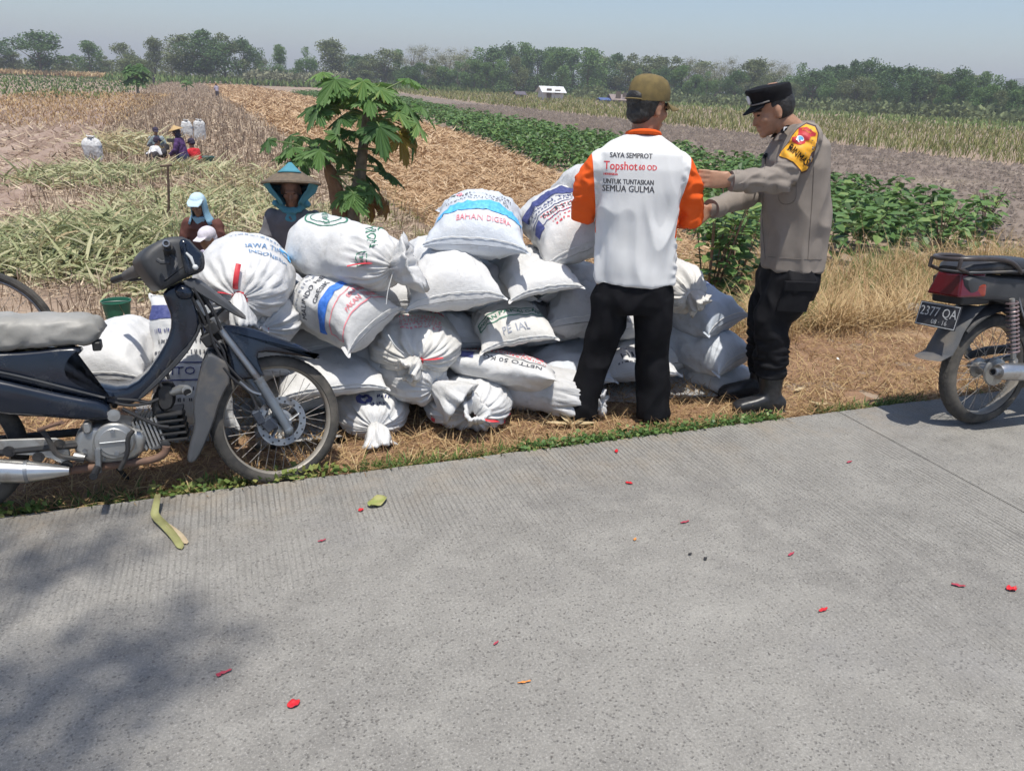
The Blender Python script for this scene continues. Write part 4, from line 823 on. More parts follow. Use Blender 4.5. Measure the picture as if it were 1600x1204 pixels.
    def _map(s, V, p, q, ang, under=False, top=math.pi/2):
        ca, sa = math.cos(R(ang)), math.sin(R(ang)); x = V[:, 0]*ca-V[:, 1]*sa; y = V[:, 0]*sa+V[:, 1]*ca
        if s.k == 'pillow':
            u = (p-y)/(s.L/2); th = top-(q+x)/(s.W/2*.80)
        else:
            u = (p-y)/(s.L/2*1.06); th = top-(q+x)/(s.W/2*.95)
        u = np.clip(u, -.995, .995); P = s.surf(u, th); e = 2e-3; du = s.surf(np.clip(u+e, -1, 1), th)-s.surf(np.clip(u-e, -1, 1), th); dt = s.surf(u, th-e)-s.surf(u, th+e); n = np.cross(du, dt); n /= np.linalg.norm(n, axis=1)[:, None]+1e-12
        return P+n*.0028
    def put(s, items, name='print', label=None):
        """items: (mesh, ink, p, q, angle[, top]); one printed part per ink"""
        by = {}
        for it in items:
            (V, Fq), ink, p, q, ang = it[:5]; W3 = s._map(V, p, q, ang, top=it[5] if len(it) > 5 else math.pi/2); by.setdefault(ink, []).append((W3, Fq))
        for ink, L_ in by.items():
            Vs = np.concatenate([a for a, b in L_]); o = 0; Fs = []
            for a, b in L_: Fs.append(b+o); o += len(a)
            Vs = np.concatenate([Vs, Vs+[.0011, .0009, .0006]]); Fs = Fs+[np.concatenate(Fs)+o]
            ob = link(name, np_mesh(name, Vs, np.concatenate(Fs), INK[ink]), s.root); ob['kind'] = 'stuff'
GS = 'sacks of the roadside pile'
def pil(*a, **k): return Sack('pillow', *a, group=GS, **k)
def tie(*a, **k):
    tf = k.pop('tuft', None); rb = k.pop('rib', True)
    class T_(Sack): pass
    if tf: T_.tuft = tf
    T_.rib = rb
    return T_('tied', *a, group=GS, **k)
TX = text_mesh; PI2 = math.pi/2
# ---- bottom row (left to right)
tie(345, 668, 3.62, .62, .44, .34, yaw=-8, seed=21, fit=(270,615,400,708), col='grey', tuft=(.08, .05, (.6, 0, -.8)), label='grey white sack on the ground behind the motorcycle exhaust pipe')
pil(452, 678, 3.44, .74, .54, .28, yaw=0, seed=22, fit=(385,630,545,712), col='grey', label='greyish sack on the ground seen through the front wheel spokes')
s15 = tie(578, 660, 3.42, .66, .40, .33, yaw=-6, pitch=0, seed=23, fit=(520,612,640,686), tuft=(.10, .07, (.5, .1, -.9)), label='tied sack with dark blue print lying on the ground right of the front wheel')
s15.put([(TX('PAKAN', .05, .0), 'navy', .16, -.0, 8), (TX('TERNAK', .036, .0), 'navy', .10, .03, 4)][:0]+[(words_mesh(.09, .028, 3), 'navy', .17, .02, 10), (ring_mesh(.018, .04), 'navy', .13, -.05, 0), (words_mesh(.07, .022, 4), 'navy', .10, .05, -6)])
s16 = tie(716, 628, 3.36, .66, .50, .36, yaw=-12, pitch=-4, seed=24, fit=(655,588,802,674), tuft=(.12, .05, (.5, .15, .55)), label='tied sack with black and red lettering lying lowest at the front of the pile')
s16.ribbon([(-.02, .02, -.0), (.03, .08, -.02), (.0, .13, -.03), (-.02, .14, -.04)])
wide = lambda M_, k, ky=1.: (M_[0]*[k, ky], M_[1])
s16.put([(wide(TX('HI-PRO', .058, .0), 1.7), 'black', .175, .0, 180, -PI2), (wide(TX('PACIFIC GROWTH', .024, .0), 1.35), 'black', .125, 0, 180, -PI2), (wide(TX('PROTEIN', .055, .0), 1.2), 'red', .075, .03, 180, -PI2), (TX('PLUS', .034, .0), 'black', .10, -.19, 180, -PI2), (wide(TX('PRO', .055, .0), 1.3), 'red', .14, -.24, 170, -PI2), (rect_mesh(.05, .035), 'red', .14, .26, 160, -PI2)])
s17 = tie(884, 612, 3.40, .60, .38, .33, yaw=48, pitch=2, seed=25, fit=(800,565,912,652), tuft=(.07, .045, (.9, -.2, .1)), col='grey', label='grey tied sack lying beside the left trouser leg of the man in the white shirt')
s17.ribbon([(-.02, 0, .03), (-.0, -.01, .09), (-.04, -.03, .13)], .016)
pil(972, 622, 3.52, .70, .50, .26, yaw=-22, seed=26, roll=2, fit=(915,575,1035,645), label='white sack on the ground between the legs of the man in the white shirt')
pil(1078, 622, 3.50, .72, .50, .26, yaw=-8, seed=27, fit=(985,550,1125,632), roll=5, label='bright white sack on the ground right of the black trousers')
pil(1150, 602, 3.52, .74, .48, .20, yaw=20, roll=6, seed=28, fit=(1010,553,1190,620), col='grey', label='flat grey sack lowest of the right end, by the policeman\'s boots')
# ---- second row
s14 = tie(640, 600, 3.46, .62, .36, .32, yaw=34, pitch=6, seed=31, fit=(555,540,690,635), tuft=(.16, .10, (.8, .25, -.45)), rib=False, label='white sack with a long crumpled open neck under the pleated tied sack')
pil(548, 600, 3.44, .74, .56, .26, yaw=-2, roll=2, seed=32, fit=(425,543,607,628), label='plain white sack above the dark printed one, touching the front tyre')
s12 = pil(862, 598, 3.46, .72, .46, .22, yaw=62, pitch=6, roll=-30, seed=33, fit=(690,545,868,615), label='sack with rows of red print turned upside down, low in the middle of the pile')
s12.put([(words_mesh(.42, .014, 60+i), 'red', .0+.02*(i % 2), .02-.027*i, 90) for i in range(6)]+[(rect_mesh(.085, .11), 'navy', -.20, -.175, 0), (TX('NETTO 50 KG', .05, .0), 'black', .06, -.185, 90), (rect_mesh(.004, .46), 'black', .0, -.145, 0)])
s11 = pil(925, 575, 3.50, .76, .54, .27, yaw=-14, roll=6, seed=34, fit=(800,515,965,612), col='pale', label='bluish white sack with a stitched line left of the black trouser leg')
s11b = pil(990, 575, 3.58, .7, .5, .24, yaw=-20, roll=8, seed=35, fit=(905,515,1065,600), label='sack with black lettering seen between the trouser legs')
s11b.put([(TX('HI-PRO', .07, .0), 'black', .24, .06, 6), (words_mesh(.22, .014, 7), 'black', .30, .04, 6), (words_mesh(.2, .012, 8), 'navy', .16, .04, 6)])
pil(1140, 556, 3.50, .72, .56, .24, yaw=22, pitch=2, roll=8, seed=36, fit=(1000,488,1182,588), col='pale', label='pale blue white sack second from the ground at the right end')
# ---- third row
s9 = tie(660, 538, 3.44, .66, .46, .36, yaw=-12, pitch=2, seed=41, fit=(575,480,722,585), col='cream', tuft=(.10, .05, (.55, -.55, -.35)), label='pleated tied sack with faded red print in the centre of the pile')
s9.ribbon([(-.01, .02, .01), (.01, .08, .015), (.0, .13, .02)], .022)
s9.put([(words_mesh(.20, .016, 70+i), 'pink', -.02+.028*i, .03, 3) for i in range(5)]+[(TX('AWAS', .05, .0), 'red', -.09, .08, 0), (np.array([(-.04, -.03), (.04, -.03), (0, .045)]), np.array([[0, 1, 2]])) and ((np.array([(-.045, -.035), (.045, -.035), (.0, .05)]), np.array([[0, 1, 2]])), 'red', -.06, -.13, 14)])
s8 = pil(800, 540, 3.48, .74, .48, .25, yaw=-6, pitch=2, roll=9, seed=42, fit=(712,468,872,553), col='cream', seamz=-.04, label='cream sack with a green framed line of capital letters in mid pile')
s8.put([(TX('JANGAN PAKAI GANCO', .040, .0), 'green', 0.210, .0, 2), (frame_mesh(.42, .062, .006), 'green', 0.210, .0, 2), (TX('PE IAL', .045, .0), 'grey', 0.305, .0, 2)])
pil(898, 512, 3.58, .66, .44, .30, yaw=-18, roll=8, seed=43, fit=(835,410,985,530), col='grey', wr=1.8, label='crumpled greyish sack tucked against the man\'s left hip')
s21 = pil(1122, 505, 3.56, .74, .56, .25, yaw=20, pitch=2, roll=8, seed=44, fit=(985,430,1170,528), col='blue', label='light blue sack with a line of blue print third from the ground at right')
s21.put([(words_mesh(.26, .018, 5), 'blue', .06, .02, 2), (TX('INDONESIA', .03, .0), 'blue', .11, .03, 2)])
s3b = tie(432, 512, 3.54, .60, .36, .33, yaw=-14, seed=45, fit=(370,465,475,545), tuft=(.05, .03, (.8, 0, -.4)), label='sack with a round green emblem squeezed under the big tied sack at left')
s3b.put([(ring_mesh(.062, .072), 'green', .12, .02, 0, PI2), (ring_mesh(.040, .046), 'green', .12, .02, 0, PI2), (TX('S', .06, .0), 'green', .12, .02, 0, PI2)])
# ---- fourth row
s3 = pil(572, 508, 3.42, .76, .56, .28, yaw=36, pitch=8, roll=24, seed=51, fit=(445,405,612,556), label='white sack with a dark blue stripe across it and red framed print, leaning right')
s3.put([(rect_mesh(.50, .042), 'blue', .06, 0, 0), (frame_mesh(.47, .085, .004), 'pink', .155, 0, 0), (TX('BAHAN BAKU', .03, .0), 'pink', .14, .08, 0), (TX('PAKAN TERNAK', .03, .0), 'pink', .175, .04, 0), (TX('GRESIK', .04, .0), 'black', .005, -.06, 0), (TX('MALINDO FEEDMILL TBK', .04, .0), 'black', -.055, 0, 0), (words_mesh(.40, .014, 11), 'grey', -.105, 0, 0), (words_mesh(.34, .014, 12), 'grey', -.14, -.03, 0), (TX('MOKO', .035, .0), 'black', -.19, -.10, 0)])
s3.string([(.36, -.02, .03), (.40, -.03, -.02), (.41, -.0, -.08)])
s4 = pil(702, 462, 3.46, .80, .62, .30, yaw=-4, pitch=2, roll=5, seed=52, fit=(603,358,792,487), seamz=-.035, label='large plain white sack under the light blue striped one')
s7 = pil(834, 452, 3.50, .74, .54, .24, yaw=-6, pitch=2, roll=10, seed=53, fit=(755,388,912,472), seamz=-.03, label='plain white sack with a seam hanging below the blue red printed one')
tie(1076, 455, 3.54, .66, .44, .36, yaw=0, pitch=2, seed=54, fit=(980,392,1105,492), tuft=(.08, .05, (.6, .3, -.5)), col='cream', rib=False, label='cream white sack on top at right, beside the man\'s right hip')
# ---- top row
s1 = tie(388, 462, 3.44, .70, .52, .46, yaw=-6, pitch=2, seed=61, fit=(300,362,462,505), tuft=(.15, .045, (.45, .12, -.9)), label='big tied white sack with pleats and a red ribbon above the motorcycle wheel')
s1.ribbon([(-.02, -.01, .03), (.015, -.01, .06), (.01, .0, .11), (-.02, .01, .15)], .022); s1.ribbon([(-.01, -.03, .02), (.0, -.06, .03), (-.01, -.08, .03)], .03)
s1.put([(TX('JAWA TIMUR', .034, .0), 'steel', -.02, .12, 14), (TX('INDONESIA', .034, .0), 'steel', .035, .13, 14), (words_mesh(.3, .012, 21), 'steel', -.12, .10, 10), (ring_mesh(.02, .04), 'sky', -.07, .20, 0)])
s2 = tie(598, 392, 3.46, .74, .46, .42, yaw=34, pitch=0, seed=62, fit=(445,333,640,455), tuft=(.10, .10, (.7, .5, .35)), label='tied sack with green lettering lying on the blue striped sack')
s2.ribbon([(-.0, -.02, .01), (-.01, -.09, .03), (-.06, -.16, .03), (-.09, -.2, .02)], .022)
s2.put([(TX('NOKA', .075, .0), 'green', .12, -.04, 48), (TX('TANI', .065, .0), 'green', .07, .08, 48), (frame_mesh(.07, .06, .004), 'green', .16, -.20, 20), (words_mesh(.05, .02, 9), 'green', .16, -.20, 20), (ring_mesh(.07, .075), 'green', -.12, -.02, 0), (ring_mesh(.05, .053), 'green', -.12, -.02, 0), (TX('KARUNG', .03, .0), 'green', -.12, -.02, 40)])
s2.string([(.34, -.03, -.01), (.33, -.06, -.10), (.33, -.07, -.16)]); s2.string([(.34, .03, -.01), (.36, .04, -.08), (.34, .08, -.14)])
s5 = pil(752, 378, 3.58, .72, .54, .30, yaw=-20, pitch=2, roll=-2, seed=63, fit=(658,293,828,406), col='pale', seamz=-.02, label='sack with a wide light blue stripe on top of the pile')
s5.put([(rect_mesh(.52, .075), 'sky', 0.220, 0, 0), (TX('BAHAN DIGERA', .036, .0), 'pink', 0.300, .03, 0), (words_mesh(.34, .012, 31), 'black', 0.140, .04, 0), (words_mesh(.3, .012, 32), 'black', 0.105, -.04, 0), (TX('50 KG', .034, .0), 'grey', 0.085, .12, 0), (words_mesh(.38, .02, 33), 'black', 0.025, -.02, 0), (words_mesh(.3, .02, 34), 'black', -0.025, .02, 0), (ring_mesh(.012, .03), 'green', -0.035, -.17, 0), (ring_mesh(.006, .02), 'pink', -0.045, -.12, 0)])
s6 = pil(892, 392, 3.58, .74, .58, .26, yaw=-6, pitch=8, roll=20, seed=64, fit=(795,285,985,425), seamz=-.03, ear=1.3, label='sack with navy and red print and a hanging corner beside the orange sleeve')
s6.put([(rect_mesh(.46, .10), 'navy', -0.105, -.02, 3), (TX('PAKAN TERNAK', .05, .0), 'navy', 0.005, .0, 0), (words_mesh(.4, .014, 41), 'navy', 0.050, .0, 0), (rect_mesh(.48, .005), 'navy', -0.035, 0, 0), (rect_mesh(.48, .005), 'navy', 0.080, 0, 0), (TX('NETTO 50 KG', .058, .0), 'black', 0.125, .05, 0), (rect_mesh(.48, .005), 'navy', 0.170, 0, 0), (rect_mesh(.085, .085), 'navy', 0.155, -.20, 0)]+[(words_mesh(.36-.03*i, .013, 80+i), 'red', .105+.032*i, .04, 0) for i in range(5)])
pil(915, 282, 3.92, .60, .42, .24, yaw=10, pitch=-20, roll=10, seed=65, fit=(862,248,985,330), col='white', label='white sack end rising behind the man\'s left shoulder')
# ---- sacks behind the motorcycle
pil(196, 610, 3.50, .76, .60, .40, yaw=-14, pitch=4, seed=71, fit=(100,488,270,618), ear=.6, wr=.8, label='plain white sack framed by the motorcycle seat and leg shield')
s27 = pil(306, 655, 3.50, .78, .52, .26, yaw=-10, pitch=62, seed=72, fit=(235,535,370,672), label='sack with a bold net weight print behind the motorcycle engine')
s27.put([(TX('NETTO 50 KG', .05, .0), 'navy', .06, .02, 0), (rect_mesh(.40, .005), 'navy', .10, 0, 0), (rect_mesh(.40, .005), 'navy', .02, 0, 0), (words_mesh(.34, .018, 51), 'black', -.03, 0, 0), (words_mesh(.3, .02, 52), 'black', -.08, 0, 0), (words_mesh(.34, .02, 53), 'navy', -.13, 0, 0), (rect_mesh(.4, .07), 'navy', -.22, 0, 0), (words_mesh(.3, .018, 54), 'black', .14, 0, 0), (words_mesh(.3, .018, 55), 'black', .19, 0, 0)])
pil(350, 560, 3.62, .7, .5, .28, yaw=-6, pitch=2, seed=73, fit=(320,490,460,600), col='grey', label='white sack under the big tied one, behind the motorcycle fender')
pil(246, 690, 3.66, .7, .5, .28, yaw=-12, seed=74, fit=(180,630,310,712), col='grey', label='white sack on the ground behind the motorcycle engine')
# ---- inner sacks that close the pile behind the front ones
for i, (x, z, yw, sd) in enumerate(((.28, .10, 4, 81), (.80, .10, -3, 82), (1.32, .11, 2, 83), (1.86, .10, -5, 84), (2.36, .10, 3, 85), (.42, .33, -4, 86), (.98, .34, 3, 87), (1.54, .34, -2, 88), (2.08, .33, 4, 89), (.70, .56, 2, 90), (1.26, .57, -5, 91), (1.80, .56, 3, 92), (-.12, .30, 3, 93), (.16, .52, -3, 94))):
    Sack('pillow', 0, 0, 0, .62, .58, .27, yaw=yw, seed=sd, col=('white', 'grey')[i % 2], anchor='mid', world=(x, 4.02+.03*(i % 3), z), label='plain white sack filling the inside of the pile behind the front row', group='inner sacks of the pile')
# ================================================================== people
from mathutils.bvhtree import BVHTree
def vox(mb, size, it=4, fac=.5):
    """fuse overlapping closed shapes into one continuous surface"""
    me = bpy.data.meshes.new('tmp'); me.from_pydata(mb.v, [], mb.f); ob = bpy.data.objects.new('tmp', me)
    bm = bmesh.new(); bm.from_mesh(me); bmesh.ops.recalc_face_normals(bm, faces=bm.faces); bm.to_mesh(me); bm.free()
    COL.objects.link(ob)
    r = ob.modifiers.new('r', 'REMESH'); r.mode = 'VOXEL'; r.voxel_size = size; r.use_smooth_shade = True
    if it: s = ob.modifiers.new('s', 'SMOOTH'); s.factor = fac; s.iterations = it
    dg = bpy.context.evaluated_depsgraph_get(); out = bpy.data.meshes.new_from_object(ob.evaluated_get(dg))
    bpy.data.objects.remove(ob); bpy.data.meshes.remove(me); out.shade_smooth(); return out
def verts(me): V = np.empty(len(me.vertices)*3); me.vertices.foreach_get('co', V); return V.reshape(-1, 3)
def norms(me): V = np.empty(len(me.vertices)*3); me.vertices.foreach_get('normal', V); return V.reshape(-1, 3)
def setv(me, V): me.vertices.foreach_set('co', np.asarray(V, np.float32).ravel()); me.update()
def folds(me, fn):
    V = verts(me); N = norms(me); setv(me, V+N*fn(V)[:, None])
class Fr:
    """person frame: r image-right, f away, z up about a base point"""
    def __init__(s, base): s.b = np.array(base, float); s.D = s.b[:2]@fh[:2]
    def w(s, r, f, z): return np.array([s.b[0]+r*rt0[0]+f*fh[0], s.b[1]+r*rt0[1]+f*fh[1], s.b[2]*0+z])
    def l(s, P): d = np.asarray(P)-np.array([s.b[0], s.b[1], 0]); return np.stack([d@rt0, d@fh, d[..., 2]], -1)
    def px(s, px_, py_, f=0.): d = ray(px_, py_); p = CAM+d*((s.D+f)/(d@fh)); return s.l(p)
    def mesh(s, me): setv(me, np.array([s.w(*v) for v in verts(me)])); return me
def limb(mb, P, rad, n=14, ex=2.2, up_=(0, 0, 1)):
    """loft along a poly-line; rad: (ra, rb) per point"""
    P = np.array(P, float); T = np.gradient(P, axis=0); rings = []
    A = None
    for i, p in enumerate(P):
        t = unit(T[i]); a = np.cross(t, np.array([0, 1., 0]) if A is None else np.cross(A, t)) if A is None else A-t*(A@t)
        A = unit(a); B = np.cross(t, A); ra, rb = rad[i] if not np.isscalar(rad[i]) else (rad[i], rad[i]); rings.append((p, A*ra, B*rb, ex))
    mb.loft(rings, n); mb.ell(P[0], (min(rings[0][1].max(), 9) and np.linalg.norm(rings[0][1]),)*3); mb.ell(P[-1], (np.linalg.norm(rings[-1][1])*.9,)*3); return mb
def rings(mb, L, n=28, ex=2.5): return mb.loft([((c[0], c[1], z), (a, 0, 0), (0, b, 0), ex) for z, c, a, b in L], n)
def head_shapes(mb, c, fwd, upv, s=1.):
    """skull, face, nose, brow, lips, chin and ears in the head frame"""
    fx = unit(fwd); uz = unit(np.asarray(upv)-fx*(np.asarray(upv)@fx)); ly = np.cross(uz, fx); M = np.stack([fx, ly, uz]); P = lambda x, y, z: np.asarray(c)+s*np.array([x, y, z])@M
    E = lambda p, r: mb.ell(P(*p), np.array(r)*s, M, 16)
    E((-.008, 0, .03), (.094, .074, .098)); E((.028, 0, -.035), (.066, .062, .088)); E((.04, 0, -.08), (.048, .050, .045)); E((.074, 0, -.108), (.022, .028, .020))
    E((.086, 0, .008), (.018, .046, .013)); E((.100, 0, -.034), (.017, .013, .022)); E((.110, 0, -.044), (.013, .014, .011)); E((.092, 0, -.01), (.012, .010, .03))
    E((.092, 0, -.070), (.014, .025, .0075)); E((.090, 0, -.083), (.013, .022, .008)); E((.065, .042, -.03), (.026, .02, .024)); E((.065, -.042, -.03), (.026, .02, .024))
    for q in (-1, 1): E((-.002, q*.074, -.012), (.020, .012, .036)); E((-.002, q*.078, -.036), (.013, .010, .014))
    return P, M
def hand(mb, wrist, palm_dir, finger_dir, side, s=1., curl=.3, th=(.7, .75, .25)):
    """palm + five separate bent fingers; side = direction from little finger to index"""
    d = unit(finger_dir); sd = unit(np.asarray(side)-d*(np.asarray(side)@d)); nrm = unit(palm_dir)
    mb.loft([(wrist, sd*.026*s, nrm*.018*s, 2.2), (np.asarray(wrist)+d*.03*s, sd*.034*s, nrm*.017*s, 2.4), (np.asarray(wrist)+d*.075*s, sd*.041*s, nrm*.014*s, 2.6), (np.asarray(wrist)+d*.095*s, sd*.040*s, nrm*.012*s, 2.6)], 14)
    for o, L, r in ((.031, .072, .0088), (.011, .082, .0092), (-.010, .076, .0088), (-.030, .058, .0078)):
        p0 = np.asarray(wrist)+d*.085*s+sd*o*s; sp = unit(d+sd*o*2.2); p = [p0]
        a = 0
        for k, q in enumerate((.45, .32, .23)): a += curl*(.6 if k == 0 else 1.); p.append(p[-1]+(sp*math.cos(a)+nrm*math.sin(a))*L*q*s)
        limb(mb, p, [r*s, r*.95*s, r*.9*s, r*.75*s], 8)
    p0 = np.asarray(wrist)+d*.025*s+sd*.030*s; td = unit(d*th[0]+sd*th[1]+nrm*th[2]); limb(mb, [p0, p0+td*.035*s, p0+td*.06*s+d*.010*s, p0+td*.07*s+d*.03*s], [.013*s, .0115*s, .0105*s, .008*s], 8)
def skin(name, c): return mat(name, c, tuple(x*.8 for x in c), 30, .5, bump=.15, bscale=200, dist=.002, spec=.4)
SK1 = skin('skin_brown', (.36, .185, .115)); SK2 = skin('skin_tan', (.42, .23, .145)); SK3 = skin('skin_dark', (.29, .155, .10))
HAIR = mat('black_hair', (.012, .011, .011), (.03, .028, .026), 60, .55, bump=.6, bscale=150, dist=.004)
def cloth(name, c, k=.82, rough=.85, sc_=14): return mat(name, c, tuple(x*k for x in c), sc_, rough, bump=.25, bscale=420, dist=.0015, spec=.2)
def fold_fn(a1, a2, s1, s2, o=0., zs=1.):
    def fn(V):
        q = V*np.array([1, 1, zs]); r1 = nz(q, s1, o); r2 = nz(q, s2, o+5); return a1*(1-2*np.minimum(1, abs(r1)*3.2))*.5+a2*r2
    return fn
def finish(me, name, m, parent, base):
    V = verts(me)-np.asarray(base); setv(me, V); me.materials.clear()
    for x in (m if isinstance(m, list) else [m]): me.materials.append(x)
    return link(name, me, parent)
def bvh_of(o, base): me = o.data; V = verts(me)+np.asarray(base); return BVHTree.FromPolygons([tuple(v) for v in V], [tuple(p.vertices) for p in me.polygons])
def on_surface(bv, V2, off=.0035, org=None):
    """pixel points -> points on the cloth, lifted a little"""
    out = []; last = None
    for x, y in V2:
        d = unit(ray(x, y)); h = bv.ray_cast(Vector(CAM), Vector(d), 12.)
        if h[0] is None:
            t_ = np.linalg.norm(last-CAM) if last is not None else 4.; q = bv.find_nearest(Vector(CAM+d*t_)); nn = np.array(q[1]); nn = nn if nn@d < 0 else -nn; out.append(np.array(q[0])+nn*off); continue
        nn = np.array(h[1]); nn = nn if nn@d < 0 else -nn; last = np.array(h[0])+nn*off; out.append(last)
    return np.array(out)
def badge(bv, parent, base, name, m, V2, Fq, off=.0035, label=None):
    P = on_surface(bv, V2, off)-np.asarray(base); o = link(name, np_mesh(name, P, Fq, m), parent)
    return tag(o, label)
def txt_px(txt, h, cx, cy_, ang=0., bold=.015, sx=1., wpx=None):
    V, Fq = text_mesh(txt, .06, bold); k = h/.06/.72; sx = sx if wpx is None else wpx/np.ptp(V[:, 0])/k; x, y = V[:, 0]*k*sx, -V[:, 1]*k; a = R(ang); return np.stack([cx+x*math.cos(a)-y*math.sin(a), cy_+x*math.sin(a)+y*math.cos(a)], -1), Fq
def poly_px(P, sub=3):
    bm = bmesh.new(); f = bm.faces.new([bm.verts.new((x, y, 0)) for x, y in P]); bmesh.ops.triangulate(bm, faces=bm.faces)
    for _ in range(sub): bmesh.ops.subdivide_edges(bm, edges=[e for e in bm.edges if e.calc_length() > 4], cuts=1); bmesh.ops.triangulate(bm, faces=[f for f in bm.faces if len(f.verts) > 3])
    bm.verts.index_update(); V = np.array([v.co[:2] for v in bm.verts]); Fq = np.array([[v.index for v in f.verts] for f in bm.faces]); bm.free(); return V, Fq
# ------------------------------------------------------------------ man in the white and orange shirt
def man_white():
    base = np.array([1.85, 3.34, -.03]); F = Fr(base); root = empty('person', base, 0, 'man seen from behind in a white shirt with orange sleeves and an olive cap', 'person', 'people on the verge')
    bz = np.array([base[0], base[1], base[2]])
    hd = F.px(1014, 165); hc = np.array([.012, .03, 1.555]); fwd = np.array([.80, .58, -.12]); upv = np.array([.05, .05, 1])
    b = MB(); P, M = head_shapes(b, hc, fwd, upv, .98); limb(b, [(0, .02, 1.36), (.0, .02, 1.44), (.008, .025, 1.53)], [.066, .058, .058])
    rings(b, [(.80, (.015, 0), .15, .10), (1.0, (.01, 0), .15, .10), (1.2, (0, 0), .15, .10), (1.31, (0, 0), .13, .08), (1.40, (0, .01), .08, .06)])
    for q, sh, el, wr, hn in ((-1, (-.155, 0, 1.27), (-.25, .05, 1.06), (-.12, .27, 1.04), (.95, .5, .05)), (1, (.160, 0, 1.27), (.275, .05, 1.05), (.17, .28, 1.02), (-.6, .8, 0))):
        limb(b, [sh, np.array(sh)*.5+np.array(el)*.5, el], [.046, .044, .040]); limb(b, [el, np.array(el)*.5+np.array(wr)*.5, wr], [.042, .037, .028]); hand(b, wr, (0, 0, -1) if q < 0 else (-.3, -.2, -1), hn, (.2, .6, .2) if q < 0 else (-.6, -.3, .2), .95, .35)
    for q, hp, kn, an in ((-1, (-.08, 0, .75), (-.125, .02, .38), (-.19, .0, .07)), (1, (.12, 0, .75), (.155, .03, .38), (.185, .02, .07))):
        limb(b, [hp, kn, an], [.085, .06, .042]); limb(b, [(an[0], -.03, .03), (an[0]+.02*q, .09, .02), (an[0]+.03*q, .19, .0)], [.036, .04, .032])
    finish(F.mesh(vox(b, .0062, 3)), 'body', SK1, root, bz)
    # shirt
    t = MB(); rings(t, [(.735, (.018, 0), .203, .140), (.80, (.017, 0), .202, .140), (.92, (.012, 0), .196, .134), (1.05, (.005, 0), .194, .132), (1.18, (.0, 0), .203, .134), (1.28, (-.004, .0), .212, .128), (1.35, (-.006, .0), .200, .112), (1.395, (-.003, .01), .145, .09), (1.43, (0, .015), .078, .072)], 40)
    Ls = [(-.180, .0, 1.29), (-.238, .015, 1.20), (-.252, .05, 1.06), (-.20, .18, 1.035), (-.155, .24, 1.035)]; Rs = [(.175, .0, 1.29), (.24, .015, 1.20), (.268, .045, 1.055), (.225, .19, 1.03), (.19, .25, 1.02)]
    for S in (Ls, Rs): limb(t, S, [(.074, .078), (.068, .072), (.064, .07), (.052, .055), (.046, .046)], 20)
    me = vox(t, .0075, 5)
    V = verts(me); fz = fold_fn(.016, .009, 8, 17, 3., .4); f2 = fold_fn(.012, .006, 11, 22, 8., 1.6)
    arm = smoothstep(.17, .22, abs(V[:, 0]))*smoothstep(1.36, 1.25, V[:, 2])
    low = smoothstep(1.3, 1.0, V[:, 2])
    folds(me, lambda v: (fz(v)*(.25+.9*low))*(1-arm)+f2(v)*arm)
    V = verts(me); lim = np.interp(V[:, 2], [.96, 1.1, 1.25, 1.36], [.185, .198, .222, .236])
    sd_ = np.maximum(np.minimum(abs(V[:, 0]+.004)-lim, np.minimum(V[:, 2]-.965, 1.372-V[:, 2])), np.minimum(V[:, 1]-.15, abs(V[:, 0])-.08))
    at = me.attributes.new('sleeve', 'FLOAT', 'POINT'); at.data.foreach_set('value', sd_.astype(np.float32))
    sm_ = cloth('shirt_white', (.73, .735, .735), .95); n_ = sm_.node_tree.nodes; l_ = sm_.node_tree.links; an_ = n_.new('ShaderNodeAttribute'); an_.attribute_name = 'sleeve'; mr_ = n_.new('ShaderNodeMapRange'); mr_.inputs[1].default_value = -.0008; mr_.inputs[2].default_value = .0008
    mx_ = n_.new('ShaderNodeMix'); mx_.data_type = 'RGBA'; bs_ = n_['Principled BSDF']; l_.new(bs_.inputs['Base Color'].links[0].from_socket, mx_.inputs[6]); mx_.inputs[7].default_value = (.80, .115, .018, 1); l_.new(an_.outputs['Fac'], mr_.inputs[0]); l_.new(mr_.outputs[0], mx_.inputs[0]); l_.new(mx_.outputs[2], bs_.inputs['Base Color'])
    shirt = finish(F.mesh(me), 'shirt', sm_, root, bz); cloth('shirt_orange', (.80, .115, .018), .85)
    cl = MB(); a = np.linspace(0, 2*math.pi, 32, endpoint=False); cl.tube([F.w(.073*math.cos(x), .015+.068*math.sin(x), 1.428-.018*math.sin(x)) for x in a], .013, 8, closed=True); finish_mb(cl, 'collar', MATS['shirt_orange'], root, bz)
    bv = bvh_of(shirt, bz); dk = mat('shirt_print_dark', (.06, .06, .07), rough=.7); rd = mat('shirt_print_red', (.70, .06, .07), rough=.7)
    for tx, h, cx, cy_, m, sx in (('SAYA SEMPROT', 8.2, 986, 243.5, dk, 66), ('Topshot', 13.5, 969.5, 259.5, rd, 52), ('60 OD', 8.5, 1012, 262.5, rd, 28), ('HERBISIDA', 3.6, 954, 272, rd, 22), ('UNTUK TUNTASKAN', 8.0, 982, 284.5, dk, 78), ('SEMUA GULMA', 10.2, 981.5, 295.5, dk, 81)):
        V2, Fq = txt_px(tx, h, cx, cy_, 2.2, 0., 1., sx); V2 = np.concatenate([V2, V2+[.55, .1]]); Fq = np.concatenate([Fq, Fq+len(V2)//2]); badge(bv, shirt, (0, 0, 0), 'lettering', m, V2, Fq, .0012); COL.objects[-1].data.transform(Matrix.Translation(-Vector(bz)))
    # trousers
    t = MB(); rings(t, [(.80, (.015, 0), .165, .115), (.72, (.02, 0), .188, .135), (.64, (.02, 0), .196, .138), (.58, (.02, 0), .185, .12)], 32)
